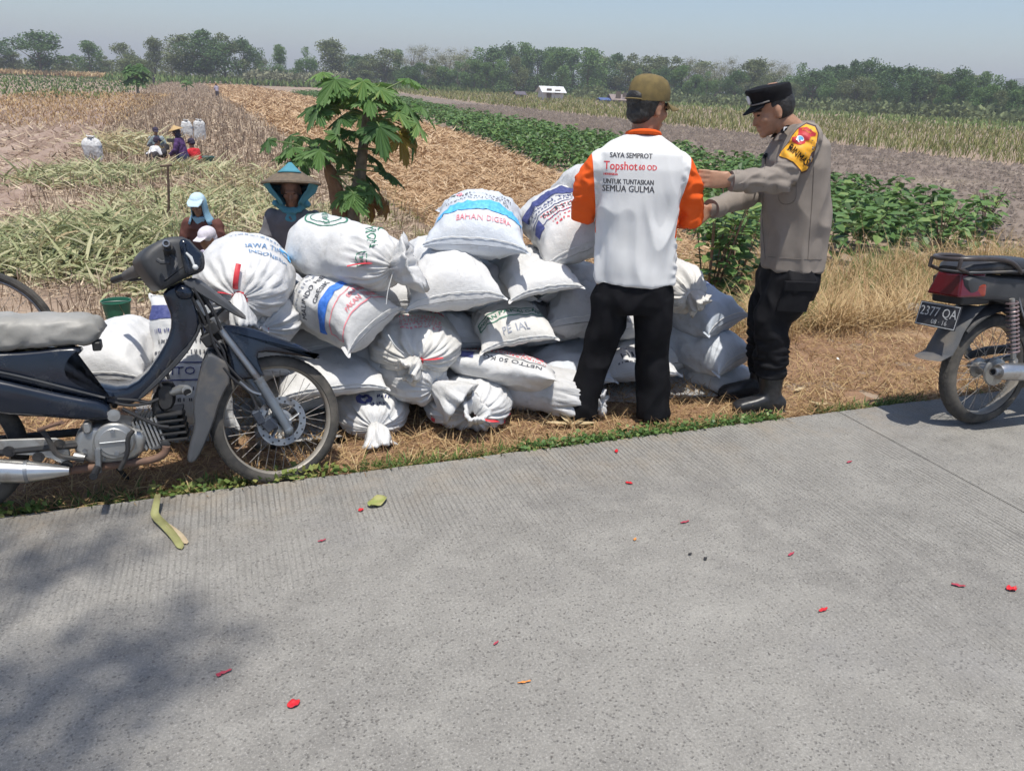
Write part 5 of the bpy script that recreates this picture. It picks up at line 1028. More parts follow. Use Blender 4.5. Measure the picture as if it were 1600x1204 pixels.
    limb(t, [(-.082, 0, .66), (-.10, .0, .50), (-.128, .012, .35), (-.165, .0, .18), (-.205, -.005, .0)], [(.105, .12), (.092, .105), (.080, .092), (.080, .090), (.088, .098)], 22); limb(t, [(.12, 0, .66), (.135, .0, .50), (.152, .02, .35), (.172, .01, .18), (.19, .0, .01)], [(.105, .12), (.095, .105), (.084, .092), (.084, .09), (.090, .098)], 22)
    me = vox(t, .0085, 4); V = verts(me); V[:, 2] = np.maximum(V[:, 2], -.012); setv(me, V); folds(me, fold_fn(.014, .007, 8, 16, 2., .6)); finish(F.mesh(me), 'trousers', mat('black_trousers', (.007, .007, .009), (.012, .012, .014), 20, .8, spec=.12, bump=.2, bscale=300, dist=.001), root, bz)
    for q, x, y in ((-1, -.207, .0), (1, .195, .0)):
        s_ = MB(); s_.loft([(F.w(x, -.075, .02), rt0*.038, zz*.035, 2.5), (F.w(x+.005*q, -.03, .028), rt0*.045, zz*.045, 2.5), (F.w(x+.015*q, .08, .02), rt0*.048, zz*.04, 2.5), (F.w(x+.03*q, .17, .0), rt0*.044, zz*.03, 2.5), (F.w(x+.035*q, .205, -.01), rt0*.028, zz*.018, 2.5)], 16); finish_mb(s_, 'shoe', mat('dark_shoe', (.03, .03, .032), rough=.6), root, bz)
    # hair, cap
    h = MB(); h.ell(P(-.028, 0, .018), (.084, .081, .100), M, 20); h.ell(P(-.05, 0, -.04), (.055, .066, .05), M, 16); me = vox(h, .006, 2); folds(me, fold_fn(.002, .003, 40, 80)); finish(F.mesh(me), 'hair', HAIR, root, bz)
    c = MB(); n = 28; a = np.linspace(0, 2*math.pi, n, endpoint=False); V = []
    for k, (z, s_) in enumerate(((.022, 1.0), (.035, 1.02), (.065, 1.0), (.095, .93), (.118, .78), (.133, .52), (.139, .2), (.14, .02))):
        for x in a: V.append(P((-.006+.108*math.cos(x)*s_), .089*math.sin(x)*s_, z+(.012*math.cos(x) if k < 3 else 0)))
    V = [F.w(*v) for v in V]; c.add(V, [list(f) for f in grid_faces(8, n, False, True)])
    cap = finish_mb(c, 'cap', mat('olive_cap', (.17, .125, .045), (.12, .09, .035), 30, .85, bump=.3, bscale=300, dist=.002), root, bz)
    v = MB(); us = np.linspace(-1.05, 1.05, 15); V = []
    for t_ in (0, .5, 1.):
        for x in us: V.append(F.w(*P(-.004+(.102+.098*t_*math.cos(x*.85))*math.cos(x)+.0, (.086+.012*t_)*math.sin(x), .026-.012*t_-.03*t_*abs(math.sin(x))**2)))
    for t_ in (1., .5, 0):
        for x in us: V.append(F.w(*P(-.004+(.102+.098*t_*math.cos(x*.85))*math.cos(x)+.0, (.086+.012*t_)*math.sin(x), .021-.012*t_-.03*t_*abs(math.sin(x))**2)))
    v.add(V, [list(f) for f in grid_faces(6, 15)]); finish_mb(v, 'visor', MATS['olive_cap'], cap, (0, 0, 0)) if 0 else None
    vo = v.build('visor', MATS['olive_cap'], cap); shift(vo, bz)
    g = MB(); aa = np.linspace(math.pi-.62, math.pi+.62, 13); g.tube([F.w(*P(-.008+.111*math.cos(x), .092*math.sin(x), .018)) for x in aa], .007, 6, flat=.5); o = g.build('strap', MATS['olive_cap'], cap); shift(o, bz)
    g = MB(); aa = np.linspace(0, math.pi, 15); o_ = [F.w(*P(-.109-.0*x, .045*math.cos(x), .024+.040*math.sin(x))) for x in aa]; g.add(o_+[F.w(*P(-.112+.006*0, .045*math.cos(x)*.98, .024+.040*math.sin(x))) for x in aa][::-1], [list(range(30))]); 
    # back opening of the cap: dark hair showing through an arch
    g = MB(); g.ell(P(-.096, 0, .026), (.026, .050, .036), M, 14); g.v = [tuple(F.w(*q)) for q in g.v]; o = g.build('cap_opening', HAIR, cap); shift(o, bz)
    e = MB(); e.ell(P(.092, -.03, -.004), (.008, .012, .006), M, 8); e.v = [tuple(F.w(*q)) for q in e.v]; o = e.build('eye', mat('dark_eye', (.02, .015, .012), rough=.25), root); shift(o, bz)
    for q in (1, -1):
        e = MB(); e.tube([P(.095, q*.012, .010), P(.09, q*.03, .016), P(.072, q*.048, .010)], [.004, .005, .003], 6); e.v = [tuple(F.w(*z_)) for z_ in e.v]; o = e.build('eyebrow', HAIR, root); shift(o, bz)
def finish_mb(mb, name, m, parent, bz): o = mb.build(name, m, parent); shift(o, bz); return o
def shift(o, bz): o.data.transform(Matrix.Translation(-Vector([float(x) for x in bz])))
man_white()
# ------------------------------------------------------------------ policeman
def policeman():
    base = np.array([2.78, 3.30, -.03]); F = Fr(base); root = empty('person', base, 0, 'policeman in grey brown shirt, black cap and trousers, reaching out with both hands', 'person', 'people on the verge'); bz = base
    X = lambda px_, py_, f=0.: F.px(px_, py_, f)
    hc = X(1208, 170, .0)+np.array([0, 0, -.0]); fwd = np.array([-.93, -.02, -.36]); upv = np.array([-.32, 0, 1.])
    wl, el, sl_ = X(1143, 283, -.30), X(1218, 282, -.27), X(1262, 216, -.17); wr, er, sr = X(1112, 326, -.12), X(1178, 302, .10), X(1240, 235, .16)
    b = MB(); P, M = head_shapes(b, hc, fwd, upv, .95); limb(b, [(-.05, 0, 1.38), (-.085, 0, 1.45), hc+np.array([.045, 0, -.05])], [.07, .06, .058])
    rings(b, [(.80, (0, 0), .11, .15), (1.0, (-.01, 0), .12, .15), (1.2, (-.05, 0), .12, .16), (1.34, (-.06, 0), .10, .15), (1.42, (-.06, 0), .06, .07)])
    limb(b, [sl_, el], [.05, .043]); limb(b, [el, wl], [.042, .03]); limb(b, [sr, er], [.05, .043]); limb(b, [er, wr], [.042, .03])
    fl = X(1082, 277, -.31); hand(b, wl, (-.05, .75, -.35), fl-wl, (0, .1, 1.), 1.05, .12, (.8, .2, .75)); hand(b, wr, (.1, .6, -.6), X(1096, 337, -.13)-wr, (.2, .2, 1.), .95, .45)
    legs = [((-.0, -.095, .75), X(1206, 500, -.09), X(1204, 585, -.08)), ((-.01, .095, .75), X(1196, 500, .10), X(1192, 580, .14))]
    for hp, kn, an in legs: limb(b, [hp, kn, an+np.array([0, 0, -.05])], [.085, .06, .04])
    finish(F.mesh(vox(b, .0062, 3)), 'body', SK2, root, bz)
    t = MB(); rings(t, [(.775, (.004, 0), .160, .180), (.86, (.0, 0), .158, .182), (.96, (-.008, 0), .156, .182), (1.08, (-.022, 0), .160, .188), (1.20, (-.048, 0), .164, .196), (1.32, (-.062, 0), .150, .200), (1.41, (-.052, 0), .125, .182), (1.455, (-.058, 0), .095, .130), (1.48, (-.078, 0), .070, .085), (1.495, (-.09, 0), .062, .070)], 36)
    limb(t, [sl_+np.array([-.0, .02, .0]), sl_*.5+el*.5, el, el*.5+wl*.5, wl*.95+el*.05], [(.075, .08), (.072, .074), (.064, .066), (.054, .058), (.045, .048)], 20); limb(t, [sr, sr*.5+er*.5, er, er*.5+wr*.5, wr*.95+er*.05], [(.075, .08), (.07, .072), (.062, .064), (.052, .055), (.044, .046)], 20)
    me = vox(t, .0075, 5); V = verts(me); arm = smoothstep(-.19, -.24, V[:, 1])*smoothstep(1.02, 1.1, V[:, 2]); fz = fold_fn(.016, .008, 7, 15, 6., .5); fy = fold_fn(.020, .008, 11, 22, 1., 1.5)
    up_ = smoothstep(1.0, 1.25, V[:, 2]); folds(me, lambda v: (fz(v)*(1.1-.6*up_))*(1-arm)+fy(v)*arm)
    M_uni = cloth('uniform_shirt', (.27, .235, .205), .9, .8, 20); shirt = finish(F.mesh(me), 'shirt', M_uni, root, bz); bv = bvh_of(shirt, bz)
    for w_, e_ in ((wl, el), (wr, er)):                                     # cuffs
        d = unit(w_-e_); c = MB(); A = unit(np.cross(d, [0, 1, .2])); B = np.cross(d, A); c.loft([(F.w(*(w_-d*.055)), G(F, A)*.050, G(F, B)*.052, 2.2), (F.w(*(w_-d*.03)), G(F, A)*.051, G(F, B)*.053, 2.2), (F.w(*(w_+d*.004)), G(F, A)*.048, G(F, B)*.050, 2.2)], 20); finish_mb(c, 'cuff', M_uni, root, bz)
    # collar
    c = MB(); a = np.linspace(.35, 2*math.pi-.35, 26); V = []
    for k, (rr, z) in enumerate(((.066, 1.50), (.074, 1.512), (.088, 1.47), (.098, 1.445))):
        for x in a: q = x+math.pi; V.append(F.w(-.083+rr*math.cos(q)*1.05-.02*(k > 1)*(abs(x-math.pi) > 2.2), rr*1.08*math.sin(q), z-.045*(abs(x-math.pi)/math.pi)**2))
    c.add(V, [list(f) for f in grid_faces(4, 26)]); finish_mb(c, 'collar', M_uni, root, bz)
    bk = mat('police_black', (.007, .007, .009), (.012, .012, .014), 25, .75, spec=.15)
    # armband with its prints
    K = lambda P_: [(1150+x/6.34, 110+y/6.34) for x, y in P_]
    yel = mat('armband_yellow', (.80, .40, .02), (.70, .33, .02), 30, .6); red = mat('badge_red', (.50, .03, .04), rough=.6); edge = mat('armband_edge', (.06, .03, .03), rough=.7)
    ol = K([(700, 518), (790, 548), (822, 620), (800, 730), (755, 910), (700, 1000), (648, 1020), (560, 915), (490, 880), (415, 858), (440, 808), (520, 715), (556, 645), (612, 575)])
    V2, Fq = poly_px(ol); badge(bv, shirt, bz, 'armband_border', edge, V2, Fq, .0015)
    c0 = np.mean(ol, 0); V2, Fq = poly_px([tuple(c0+(np.array(q)-c0)*.93) for q in ol]); ab = badge(bv, shirt, bz, 'armband', yel, V2, Fq, .003, 'yellow armband with a red badge and black letters')
    V2, Fq = poly_px(K([(625, 578), (700, 570), (790, 625), (785, 650), (730, 665), (725, 690), (690, 700), (680, 730), (620, 742), (560, 705), (560, 670), (605, 660), (622, 620)])); badge(bv, shirt, bz, 'badge', red, V2, Fq, .0045)
    for rr, m in ((36, mat('badge_white', (.7, .72, .75))), (26, mat('badge_blue', (.10, .35, .62)))): V2, Fq = poly_px(K([(637+rr*math.cos(x), 680+rr*.9*math.sin(x)) for x in np.linspace(0, 6.28, 14)[:-1]]), 1); badge(bv, shirt, bz, 'emblem', m, V2, Fq, .006 if rr > 30 else .0072)
    V2, Fq = txt_px('BINMAS', 12.5, 1150+616/6.34, 110+846/6.34, 42, 0., 1., 37); V2 = np.concatenate([V2, V2+[.5, -.4]]); Fq = np.concatenate([Fq, Fq+len(V2)//2]); badge(bv, shirt, bz, 'lettering', bk, V2, Fq, .0075)
    V2, Fq = txt_px('POLRI', 3.6, 1150+700/6.34, 110+608/6.34, 22, 0.); badge(bv, shirt, bz, 'lettering', yel, V2, Fq, .006)
    V2, Fq = poly_px(K([(535, 568), (560, 580), (555, 620), (500, 665), (475, 660), (480, 630)])); badge(bv, shirt, bz, 'collar_tab', bk, V2, Fq, .03); V2, Fq = poly_px(K([(520, 590), (545, 600), (535, 632), (510, 640)])); badge(bv, shirt, bz, 'collar_pin', mat('badge_white', (.7, .72, .75)), V2, Fq, .034)
    V2, Fq = poly_px(K([(232, 822), (315, 820), (312, 865), (232, 870)])); badge(bv, shirt, bz, 'name_tag', bk, V2, Fq, .004)
    V2, Fq = poly_px([(1214, 287), (1242, 283), (1243, 298), (1232, 299), (1216, 299)]); badge(bv, shirt, bz, 'pocket_flap', M_uni, V2, Fq, .006)
    sm2 = mat('uniform_seam', (.15, .128, .11), rough=.9)
    for ln in ([(1262, 205), (1272, 240), (1270, 300), (1266, 350), (1262, 405)], [(1196, 240), (1193, 300), (1191, 350), (1196, 404)], [(1200, 401), (1230, 404), (1262, 405), (1284, 405)], [(1216, 286), (1216, 320), (1244, 318), (1244, 284)]):
        P2 = chaikin(np.array(ln, float), 2, False); Q = on_surface(bv, P2, .0012); mb = MB(); mb.tube(Q, .0013, 4); o = mb.build('seam', sm2, shirt); shift(o, bz)
    # trousers, pocket, boots
    t = MB(); rings(t, [(.85, (.0, 0), .125, .155), (.76, (.0, 0), .142, .175), (.68, (.0, 0), .145, .178), (.62, (-.0, 0), .13, .165)], 32)
    for (hp, kn, an), q in zip(legs, (-1, 1)): h0 = np.array([hp[0], hp[1], .70]); limb(t, [h0, h0*.5+kn*.5, kn, kn*.45+an*.55, an+np.array([0, 0, .0])], [(.125, .105), (.115, .098), (.098, .09), (.090, .085), (.075, .075)], 22)
    me = vox(t, .0085, 4); V = verts(me); lowf = smoothstep(.55, .25, V[:, 2]); f1 = fold_fn(.016, .008, 8, 15, 4., .7); f2 = fold_fn(.022, .010, 8, 16, 9., 2.4); folds(me, lambda v: f1(v)*(1-lowf)+f2(v)*lowf); finish(F.mesh(me), 'trousers', bk, root, bz)
    c = MB(); c.loft([(F.w(-.005, -.195, .735), rt0*.078, fh*.018, 4), (F.w(-.025, -.190, .585), rt0*.080, fh*.02, 4)], 16); finish_mb(c, 'cargo_pocket', bk, root, bz); c = MB(); c.box(F.w(-.005, -.208, .72), (.166, .02, .05), np.stack([rt0, fh, zz])); finish_mb(c, 'pocket_flap', bk, root, bz)
    boot = mat('boot_leather', (.014, .014, .016), (.03, .03, .032), 40, .38, spec=.5)
    for (hp, kn, an), tx_, hx, f in ((legs[0], X(1158, 642, -.12), X(1226, 628, -.10), 0), (legs[1], X(1146, 616, .10), X(1200, 608, .12), 0)):
        d = unit((tx_-hx)*np.array([1, 1, 0])); d3 = d[0]*rt0+d[1]*fh; sd = np.cross(zz, d3); h0 = F.w(hx[0], hx[1], -.02); Lb = .29
        s_ = MB(); s_.loft([(h0+zz*.05, sd*.03, zz*.03, 2.4), (h0+d3*.03+zz*.055, sd*.040, zz*.055, 2.6), (h0+d3*.12+zz*.055, sd*.044, zz*.055, 2.6), (h0+d3*.20+zz*.042, sd*.050, zz*.042, 2.6), (h0+d3*.26+zz*.034, sd*.046, zz*.032, 2.6), (h0+d3*Lb+zz*.028, sd*.026, zz*.018, 2.4)], 18)
        aw = F.w(*an); s_.loft([(h0+d3*.075+zz*.06, d3*.068, sd*.046, 2.3), (h0*.4+aw*.6+d3*.03+zz*.0, d3*.060, sd*.052, 2.3), (aw+zz*.03, d3*.068, sd*.062, 2.3)], 18)
        me = vox(s_, .006, 3); folds(me, lambda v: .006*nz(v, 14.)*smoothstep(.0, .06, v[:, 2])); bo = finish(me, 'boot', boot, root, bz)
        s2 = MB(); s2.loft([(h0+d3*.0+zz*.008, sd*.036, zz*.012, 3), (h0+d3*.10+zz*.008, sd*.042, zz*.012, 3), (h0+d3*.20+zz*.008, sd*.054, zz*.012, 3), (h0+d3*.285+zz*.010, sd*.036, zz*.012, 3)], 16); o = s2.build('sole', mat('boot_sole', (.02, .02, .02), rough=.9), bo); shift(o, bz)
    # hair and cap
    h = MB(); h.ell(P(-.030, 0, .012), (.080, .0785, .088), M, 20); h.ell(P(-.02, 0, .03), (.085, .078, .05), M, 16); me = vox(h, .006, 2); folds(me, fold_fn(.002, .003, 40, 80)); finish(F.mesh(me), 'hair', HAIR, root, bz)
    c = MB(); n = 32; a = np.linspace(0, 2*math.pi, n, endpoint=False); V = []
    for k, (z, s_, tilt, ex) in enumerate(((.042, .97, .0, 0), (.064, .99, .0, 0), (.076, 1.04, .006, .006), (.106, 1.10, .014, .012), (.117, 1.05, .014, .012), (.123, .6, .01, .004), (.125, .05, .0, 0))):
        for x in a: V.append(F.w(*P(-.006+.104*math.cos(x)*s_+ex, .088*math.sin(x)*s_, z+tilt*math.cos(x))))
    c.add(V, [list(f) for f in grid_faces(7, n, False, True)]); cap = finish_mb(c, 'cap', bk, root, bz)
    v = MB(); us = np.linspace(-1.0, 1.0, 15); V = []
    for t_, dz in ((0, .0), (.5, .0), (1., .0), (1., -.005), (.5, -.005), (0, -.005)):
        for x in us: V.append(F.w(*P(-.004+(.101+.058*t_*math.cos(x*.9))*math.cos(x), (.088+.006*t_)*math.sin(x), .052-.030*t_*math.cos(x)+dz)))
    v.add(V, [list(f) for f in grid_faces(6, 15)]); o = v.build('visor', bk, cap); shift(o, bz)
    g = MB(); g.ell(P(.112, .0, .082), (.006, .022, .026), M, 12); g.v = [tuple(F.w(*q)) for q in g.v]; o = g.build('cap_badge', mat('badge_white', (.7, .72, .75)), cap); shift(o, bz)
    g = MB(); aa = np.linspace(-1.2, 1.2, 15); g.tube([F.w(*P(-.004+.110*math.cos(x), .094*math.sin(x), .054)) for x in aa], .004, 6); o = g.build('cap_cord', mat('cap_cord_grey', (.2, .19, .18)), cap); shift(o, bz)
    for q in (1, -1):
        e = MB(); e.ell(P(.089, q*.03, -.005), (.008, .013, .005), M, 8); e.v = [tuple(F.w(*z_)) for z_ in e.v]; o = e.build('eye', mat('dark_eye', (.02, .015, .012), rough=.25), root); shift(o, bz)
        e = MB(); e.tube([P(.098, q*.012, .014), P(.093, q*.03, .020), P(.074, q*.048, .014)], [.004, .005, .003], 6); e.v = [tuple(F.w(*z_)) for z_ in e.v]; o = e.build('eyebrow', HAIR, root); shift(o, bz)
def G(F, v): return v[0]*rt0+v[1]*fh+v[2]*zz
policeman()
# ------------------------------------------------------------------ field workers
def worker(base, head, pose, shirt, lower, gear, label, heading=-math.pi/2, res=.012, group='field workers', skinm=None, lean=.1, gearm=None):
    """base on the ground, head height; heading = direction faced (world angle); parts: body, shirt, skirt or trousers, head gear"""
    base = np.array(base, float); root = empty('person', base, 0, label, 'person', group); f = np.array([math.cos(heading), math.sin(heading), 0]); s = np.array([-f[1], f[0], 0]); z = zz
    Q = lambda a, b, c: base+f*a+s*b+z*c
    H = head; hc = Q(lean*.9+.02, 0, H-.12); sh = H-.30; hip = {'stand': sh-.48, 'kneel': .28 if sh > .55 else sh-.4, 'sit': .10}[pose]
    b = MB(); P, M = head_shapes(b, hc, f*1.-z*.25, z, .95); limb(b, [Q(lean*.6, 0, sh-.05), Q(lean*.8, 0, sh+.04), hc-z*.05], [.06, .052, .05])
    ring3 = lambda mb, L: mb.loft([(Q(c, 0, zc), s*a, f*d, 2.4) for zc, c, a, d in L], 24)
    ring3(b, [(hip, 0, .13, .09), (hip*.5+sh*.5, lean*.3, .13, .09), (sh-.04, lean*.6, .15, .08), (sh, lean*.65, .07, .05)])
    hands = [Q(.34, q*.12, max(.12, hip+.02)) for q in (-1, 1)] if pose != 'stand' else [Q(.22, q*.12, hip+.12) for q in (-1, 1)]
    el = [Q(.08+lean*.3, q*.25, hip*.45+sh*.55-.06) for q in (-1, 1)]; shs = [Q(lean*.6, q*.16, sh-.05) for q in (-1, 1)]
    for k in (0, 1): limb(b, [shs[k], el[k], hands[k]], [.045, .04, .028]); hand(b, hands[k], -z, f-z*.4, s*(1 if k == 0 else -1), .9, .4)
    if pose == 'stand': L = [[Q(0, q*.09, hip), Q(.02, q*.1, hip*.5), Q(0, q*.1, .06), Q(.14, q*.1, .03)] for q in (-1, 1)]
    elif pose == 'kneel': L = [[Q(0, q*.09, hip), Q(.25, q*.13, .12), Q(-.1, q*.12, .06), Q(-.2, q*.12, .04)] for q in (-1, 1)]
    else: L = [[Q(0, q*.1, .12), Q(.30, q*.24, .24), Q(.36, q*.1, .07), Q(.44, q*.08, .05)] for q in (-1, 1)]
    for l_ in L: limb(b, l_, [.085, .06, .045, .035])
    finish(vox(b, res*.75, 2), 'body', skinm or SK1, root, base)
    t = MB(); ring3(t, [(hip-.06, 0, .19, .15), (hip+.08, lean*.1, .18, .14), (hip*.5+sh*.5, lean*.3, .175, .13), (sh-.08, lean*.55, .19, .12), (sh-.01, lean*.65, .14, .10), (sh+.035, lean*.7, .07, .065)])
    for k in (0, 1): limb(t, [shs[k], shs[k]*.5+el[k]*.5, el[k], el[k]*.3+hands[k]*.7], [(.07, .07), (.064, .066), (.056, .058), (.045, .045)])
    me = vox(t, res, 4); folds(me, fold_fn(.016, .01, 9, 18, H*3, .7)); finish(me, 'shirt', shirt, root, base)
    t = MB()
    if pose == 'stand': ring3(t, [(hip+.05, 0, .17, .13), (hip-.1, 0, .19, .15), (hip*.5, .01, .19, .16), (.10, .0, .20, .17)])
    else:
        ring3(t, [(hip+.08, 0, .17, .14), (hip*.5+.03, .02, .21, .19), (.03, .03, .22, .2)])
        for l_ in L: limb(t, l_[:3], [(.12, .11), (.10, .095), (.075, .07)])
    me = vox(t, res, 4); V = verts(me); folds(me, fold_fn(.014, .008, 8, 16, H, .6)); finish(me, 'skirt' if pose == 'stand' else 'trousers', lower, root, base)
    for q in (1, -1): e = MB(); e.ell(P(.084, q*.03, -.005), (.008, .012, .005), M, 8); finish_mb(e, 'eye', mat('dark_eye', (.02, .015, .012), rough=.25), root, base)
    gm = gearm or SK1
    def cone(r, h, dz, m, name='hat', P=P, M=M):
        c = MB(); c.lathe([(r, 0), (r*.995, .012), (r*.5, h*.52), (.012, h), (.0, h+.002)], P(0, 0, dz), unit(M[2]+M[0]*.06), 32); c.lathe([(r*.985, .002), (r*.5, h*.48), (.0, h*.92)], P(0, 0, dz), unit(M[2]+M[0]*.06), 32); return finish_mb(c, name, m, root, base)
    straw = mat('woven_hat', (.52, .36, .17), (.40, .26, .12), 40, .8, bump=.4, bscale=90)
    if gear == 'cone': cone(.20, .13, .035, straw); h = MB(); h.ell(P(-.012, 0, .0), (.106, .084, .10), M, 14); h.loft([(P(-.02, 0, -.05), M[0]*.07, M[1]*.075, 2), (P(-.01, 0, -.16), M[0]*.085, M[1]*.12, 2)], 14); finish(vox(h, res, 3), 'head_scarf', gm, root, base)
    if gear == 'cap': h = MB(); h.ell(P(-.008, 0, .035), (.108, .088, .088), M, 16); h.loft([(P(.07, 0, .03), M[1]*.075, M[2]*.008, 3), (P(.165, 0, .012), M[1]*.06, M[2]*.006, 3)], 14); h.ell(P(-.04, 0, -.02), (.075, .080, .06), M, 12); finish(vox(h, .008, 3), 'cap', gm, root, base)
    if gear == 'hood':
        h = MB(); th = np.linspace(-2.35, 2.35, 25); V = []
        for zc, ra, rb, dx in ((.135, .02, .02, -.01), (.125, .062, .056, -.01), (.09, .098, .085, -.008), (.03, .118, .096, -.01), (-.05, .120, .098, -.012), (-.11, .118, .10, -.01), (-.17, .125, .13, 0), (-.22, .14, .16, .0)):
            for x in th: y = math.pi+x; V.append(P(dx+ra*math.cos(y)*-1*-1, rb*math.sin(y), zc))
        h.add(V, [list(q) for q in grid_faces(8, 25)]); me = bpy.data.meshes.new('hood'); o = finish_mb(h, 'hood', gm, root, base); sd = o.modifiers.new('thickness', 'SOLIDIFY'); sd.thickness = .006
        v = MB(); v.loft([(P(.05, 0, .075), M[1]*.085, M[2]*.02, 3), (P(.12, 0, .06), M[1]*.085, M[2]*.014, 3), (P(.165, 0, .035), M[1]*.06, M[2]*.006, 3)], 18); v.ell(P(0, 0, .06), (.104, .088, .082), M, 16); finish(vox(v, .007, 3), 'cap_under_hood', mat('pale_blue_cap', (.52, .68, .78), (.45, .6, .7), 20, .85), root, base)
        k = MB(); k.loft([(P(.06, 0, -.13), M[1]*.085, M[0]*.03, 2.2), (P(.07, 0, -.20), M[1]*.05, M[0]*.02, 2.2), (P(.075, 0, -.30), M[1]*.012, M[0]*.01, 2.2)], 14); finish_mb(k, 'scarf_point', gm, root, base)
    if gear == 'draped':
        P_, M_ = P, M; ta = .50; ct_, st_ = math.cos(ta), math.sin(ta); P = lambda x, y, z_: P_(x*ct_-(z_-.0)*st_-.02, y, x*st_+z_*ct_+.01); M = np.stack([M_[0]*ct_+M_[2]*st_, M_[1], M_[2]*ct_-M_[0]*st_])
        cone(.228, .15, .02, mat('aged_hat', (.16, .12, .08), (.10, .08, .06), 30, .85), 'hat', P, M)
        a0 = P(0, 0, .02+.165); th = np.linspace(.80, 2*math.pi-.80, 41); V = []                     # cloth over the hat, closing under the chin
        for k, (q, rr, zc) in enumerate(((0, .012, .188), (.3, .075, .130), (.6, .14, .082), (.9, .20, .040), (1., .216, .018), (1.1, .190, -.03), (1.2, .135, -.085), (1.3, .098, -.125), (1.4, .085, -.150))):
            for x in th:
                if k < 4: y = x
                else: y = x
                rad = rr*(1+.04*math.sin(5*x+k)); V.append(P(rad*math.cos(y)+(.03 if k > 5 else 0), rad*math.sin(y), zc+(.012*math.sin(7*x) if k > 4 else 0)))
        c = MB(); c.add(V, [list(q) for q in grid_faces(9, 41)]); o = finish_mb(c, 'head_cloth', gm, root, base); sd = o.modifiers.new('thickness', 'SOLIDIFY'); sd.thickness = .006
        th2 = np.linspace(-.82, .82, 15); V = []                                                    # front part of the cloth over the brim
        for q, rr, zc in ((0, .012, .190), (.2, .05, .158), (.4, .09, .126), (.55, .125, .10)):
            for x in th2: V.append(P(rr*math.cos(x), rr*math.sin(x), zc))
        c = MB(); c.add(V, [list(q) for q in grid_faces(4, 15)]); o = finish_mb(c, 'head_cloth_front', gm, root, base); sd = o.modifiers.new('thickness', 'SOLIDIFY'); sd.thickness = .006
        P, M = P_, M_
        k = MB(); k.ell(P(.085, 0, -.155), (.035, .045, .035), M, 12)
        for q in (-1, 1): limb(k, [P(.06, q*.12, -.10), P(.085, q*.05, -.145), P(.09, 0, -.155)], [(.03, .014), (.026, .016), (.02, .02)], 10)
        limb(k, [P(.09, .01, -.15), P(.11, .0, -.25), P(.11, .02, -.38), P(.10, .03, -.46)], [(.022, .02), (.045, .018), (.05, .016), (.035, .012)], 12); limb(k, [P(.09, -.01, -.15), P(.115, -.03, -.22), P(.11, -.045, -.30)], [(.02, .02), (.03, .016), (.02, .012)], 12)
        me = vox(k, .007, 3); folds(me, fold_fn(.008, .004, 18, 30)); finish(me, 'knot', gm, root, base)
    return root
blue = cloth('turquoise_scarf', (.095, .30, .38), .8); 
hw = dep(455, 262, 6.0); worker((hw[0], hw[1], float(tz(hw[0], hw[1]))), float(hw[2]-tz(hw[0], hw[1]))-.03, 'stand', cloth('grey_blouse', (.16, .155, .165)), cloth('dark_sarong', (.06, .05, .06)), 'draped', 'woman in a conical hat wrapped in a turquoise scarf, behind the sacks', -1.75, .010, gearm=blue, skinm=SK3)
hb = dep(316, 300, 8.9); zb = float(tz(hb[0], hb[1])); worker((hb[0], hb[1], zb), float(hb[2]-zb), 'sit', cloth('brown_jacket', (.13, .055, .045)), cloth('dark_trousers', (.05, .045, .05)), 'hood', 'seated worker in a brown jacket with a pale blue hood', -1.9, .010, gearm=cloth('pale_blue_scarf', (.30, .52, .68), .85), skinm=SK3, lean=.16)
hb = dep(327, 357, 8.3); zb = float(tz(hb[0], hb[1])); worker((hb[0]+.15, hb[1]+.2, zb), max(.62, float(hb[2]-zb)+.02), 'sit', cloth('lilac_blouse', (.42, .38, .48)), cloth('dark_trousers', (.05, .045, .05)), 'cap', 'crouching worker in a white cap half hidden behind the big tied sack', -2.4, .012, gearm=cloth('white_cap', (.70, .66, .72)), skinm=SK3, lean=.25)
pb_ = gt(288, 262); worker(pb_, 1.06, 'kneel', cloth('purple_blouse', (.10, .05, .15)), cloth('dark_patterned_skirt', (.05, .055, .10)), 'cone', 'far worker in a purple blouse and straw conical hat', 2.9, .014, gearm=cloth('dark_scarf', (.05, .04, .07)), skinm=SK3)
pb_ = gt(304, 261); worker(pb_+[.05, .35, 0], .74, 'sit', cloth('red_blouse', (.55, .03, .04)), cloth('dark_trousers', (.05, .045, .05)), 'cap', 'far worker in red sitting beside the purple one', 2.4, .014, gearm=cloth('dark_scarf', (.05, .04, .07)), skinm=SK3)
pb_ = gt(247, 240); worker(pb_, .82, 'sit', cloth('grey_green_jacket', (.26, .31, .33)), cloth('dark_trousers', (.05, .045, .05)), 'cap', 'far worker in a grey green jacket and dark cap facing the road', -1.4, .014, gearm=cloth('dark_scarf', (.05, .04, .07)), skinm=SK3)
pb_ = gt(237, 250); worker(pb_, .66, 'sit', cloth('white_blouse', (.72, .72, .74)), cloth('dark_trousers', (.05, .045, .05)), 'cap', 'far worker in a white blouse crouching with the head down', .6, .014, gearm=cloth('dark_scarf', (.05, .04, .07)), skinm=SK3, lean=.25)
pb_ = gt(340, 152); worker(pb_, 1.45, 'stand', cloth('lilac_blouse', (.42, .38, .48)), cloth('dark_sarong', (.06, .05, .06)), 'cone', 'tiny figure in pale clothes far down the straw strip', 2., .03, skinm=SK3, gearm=cloth('dark_scarf', (.05, .04, .07)))
pb_ = gt(241, 133); worker(pb_, 1.5, 'stand', cloth('dark_jacket', (.05, .045, .05)), cloth('dark_sarong', (.06, .05, .06)), 'cap', 'tiny dark figure by the lane near the far trees', 1., .03, skinm=SK3, gearm=cloth('dark_scarf', (.05, .04, .07)))
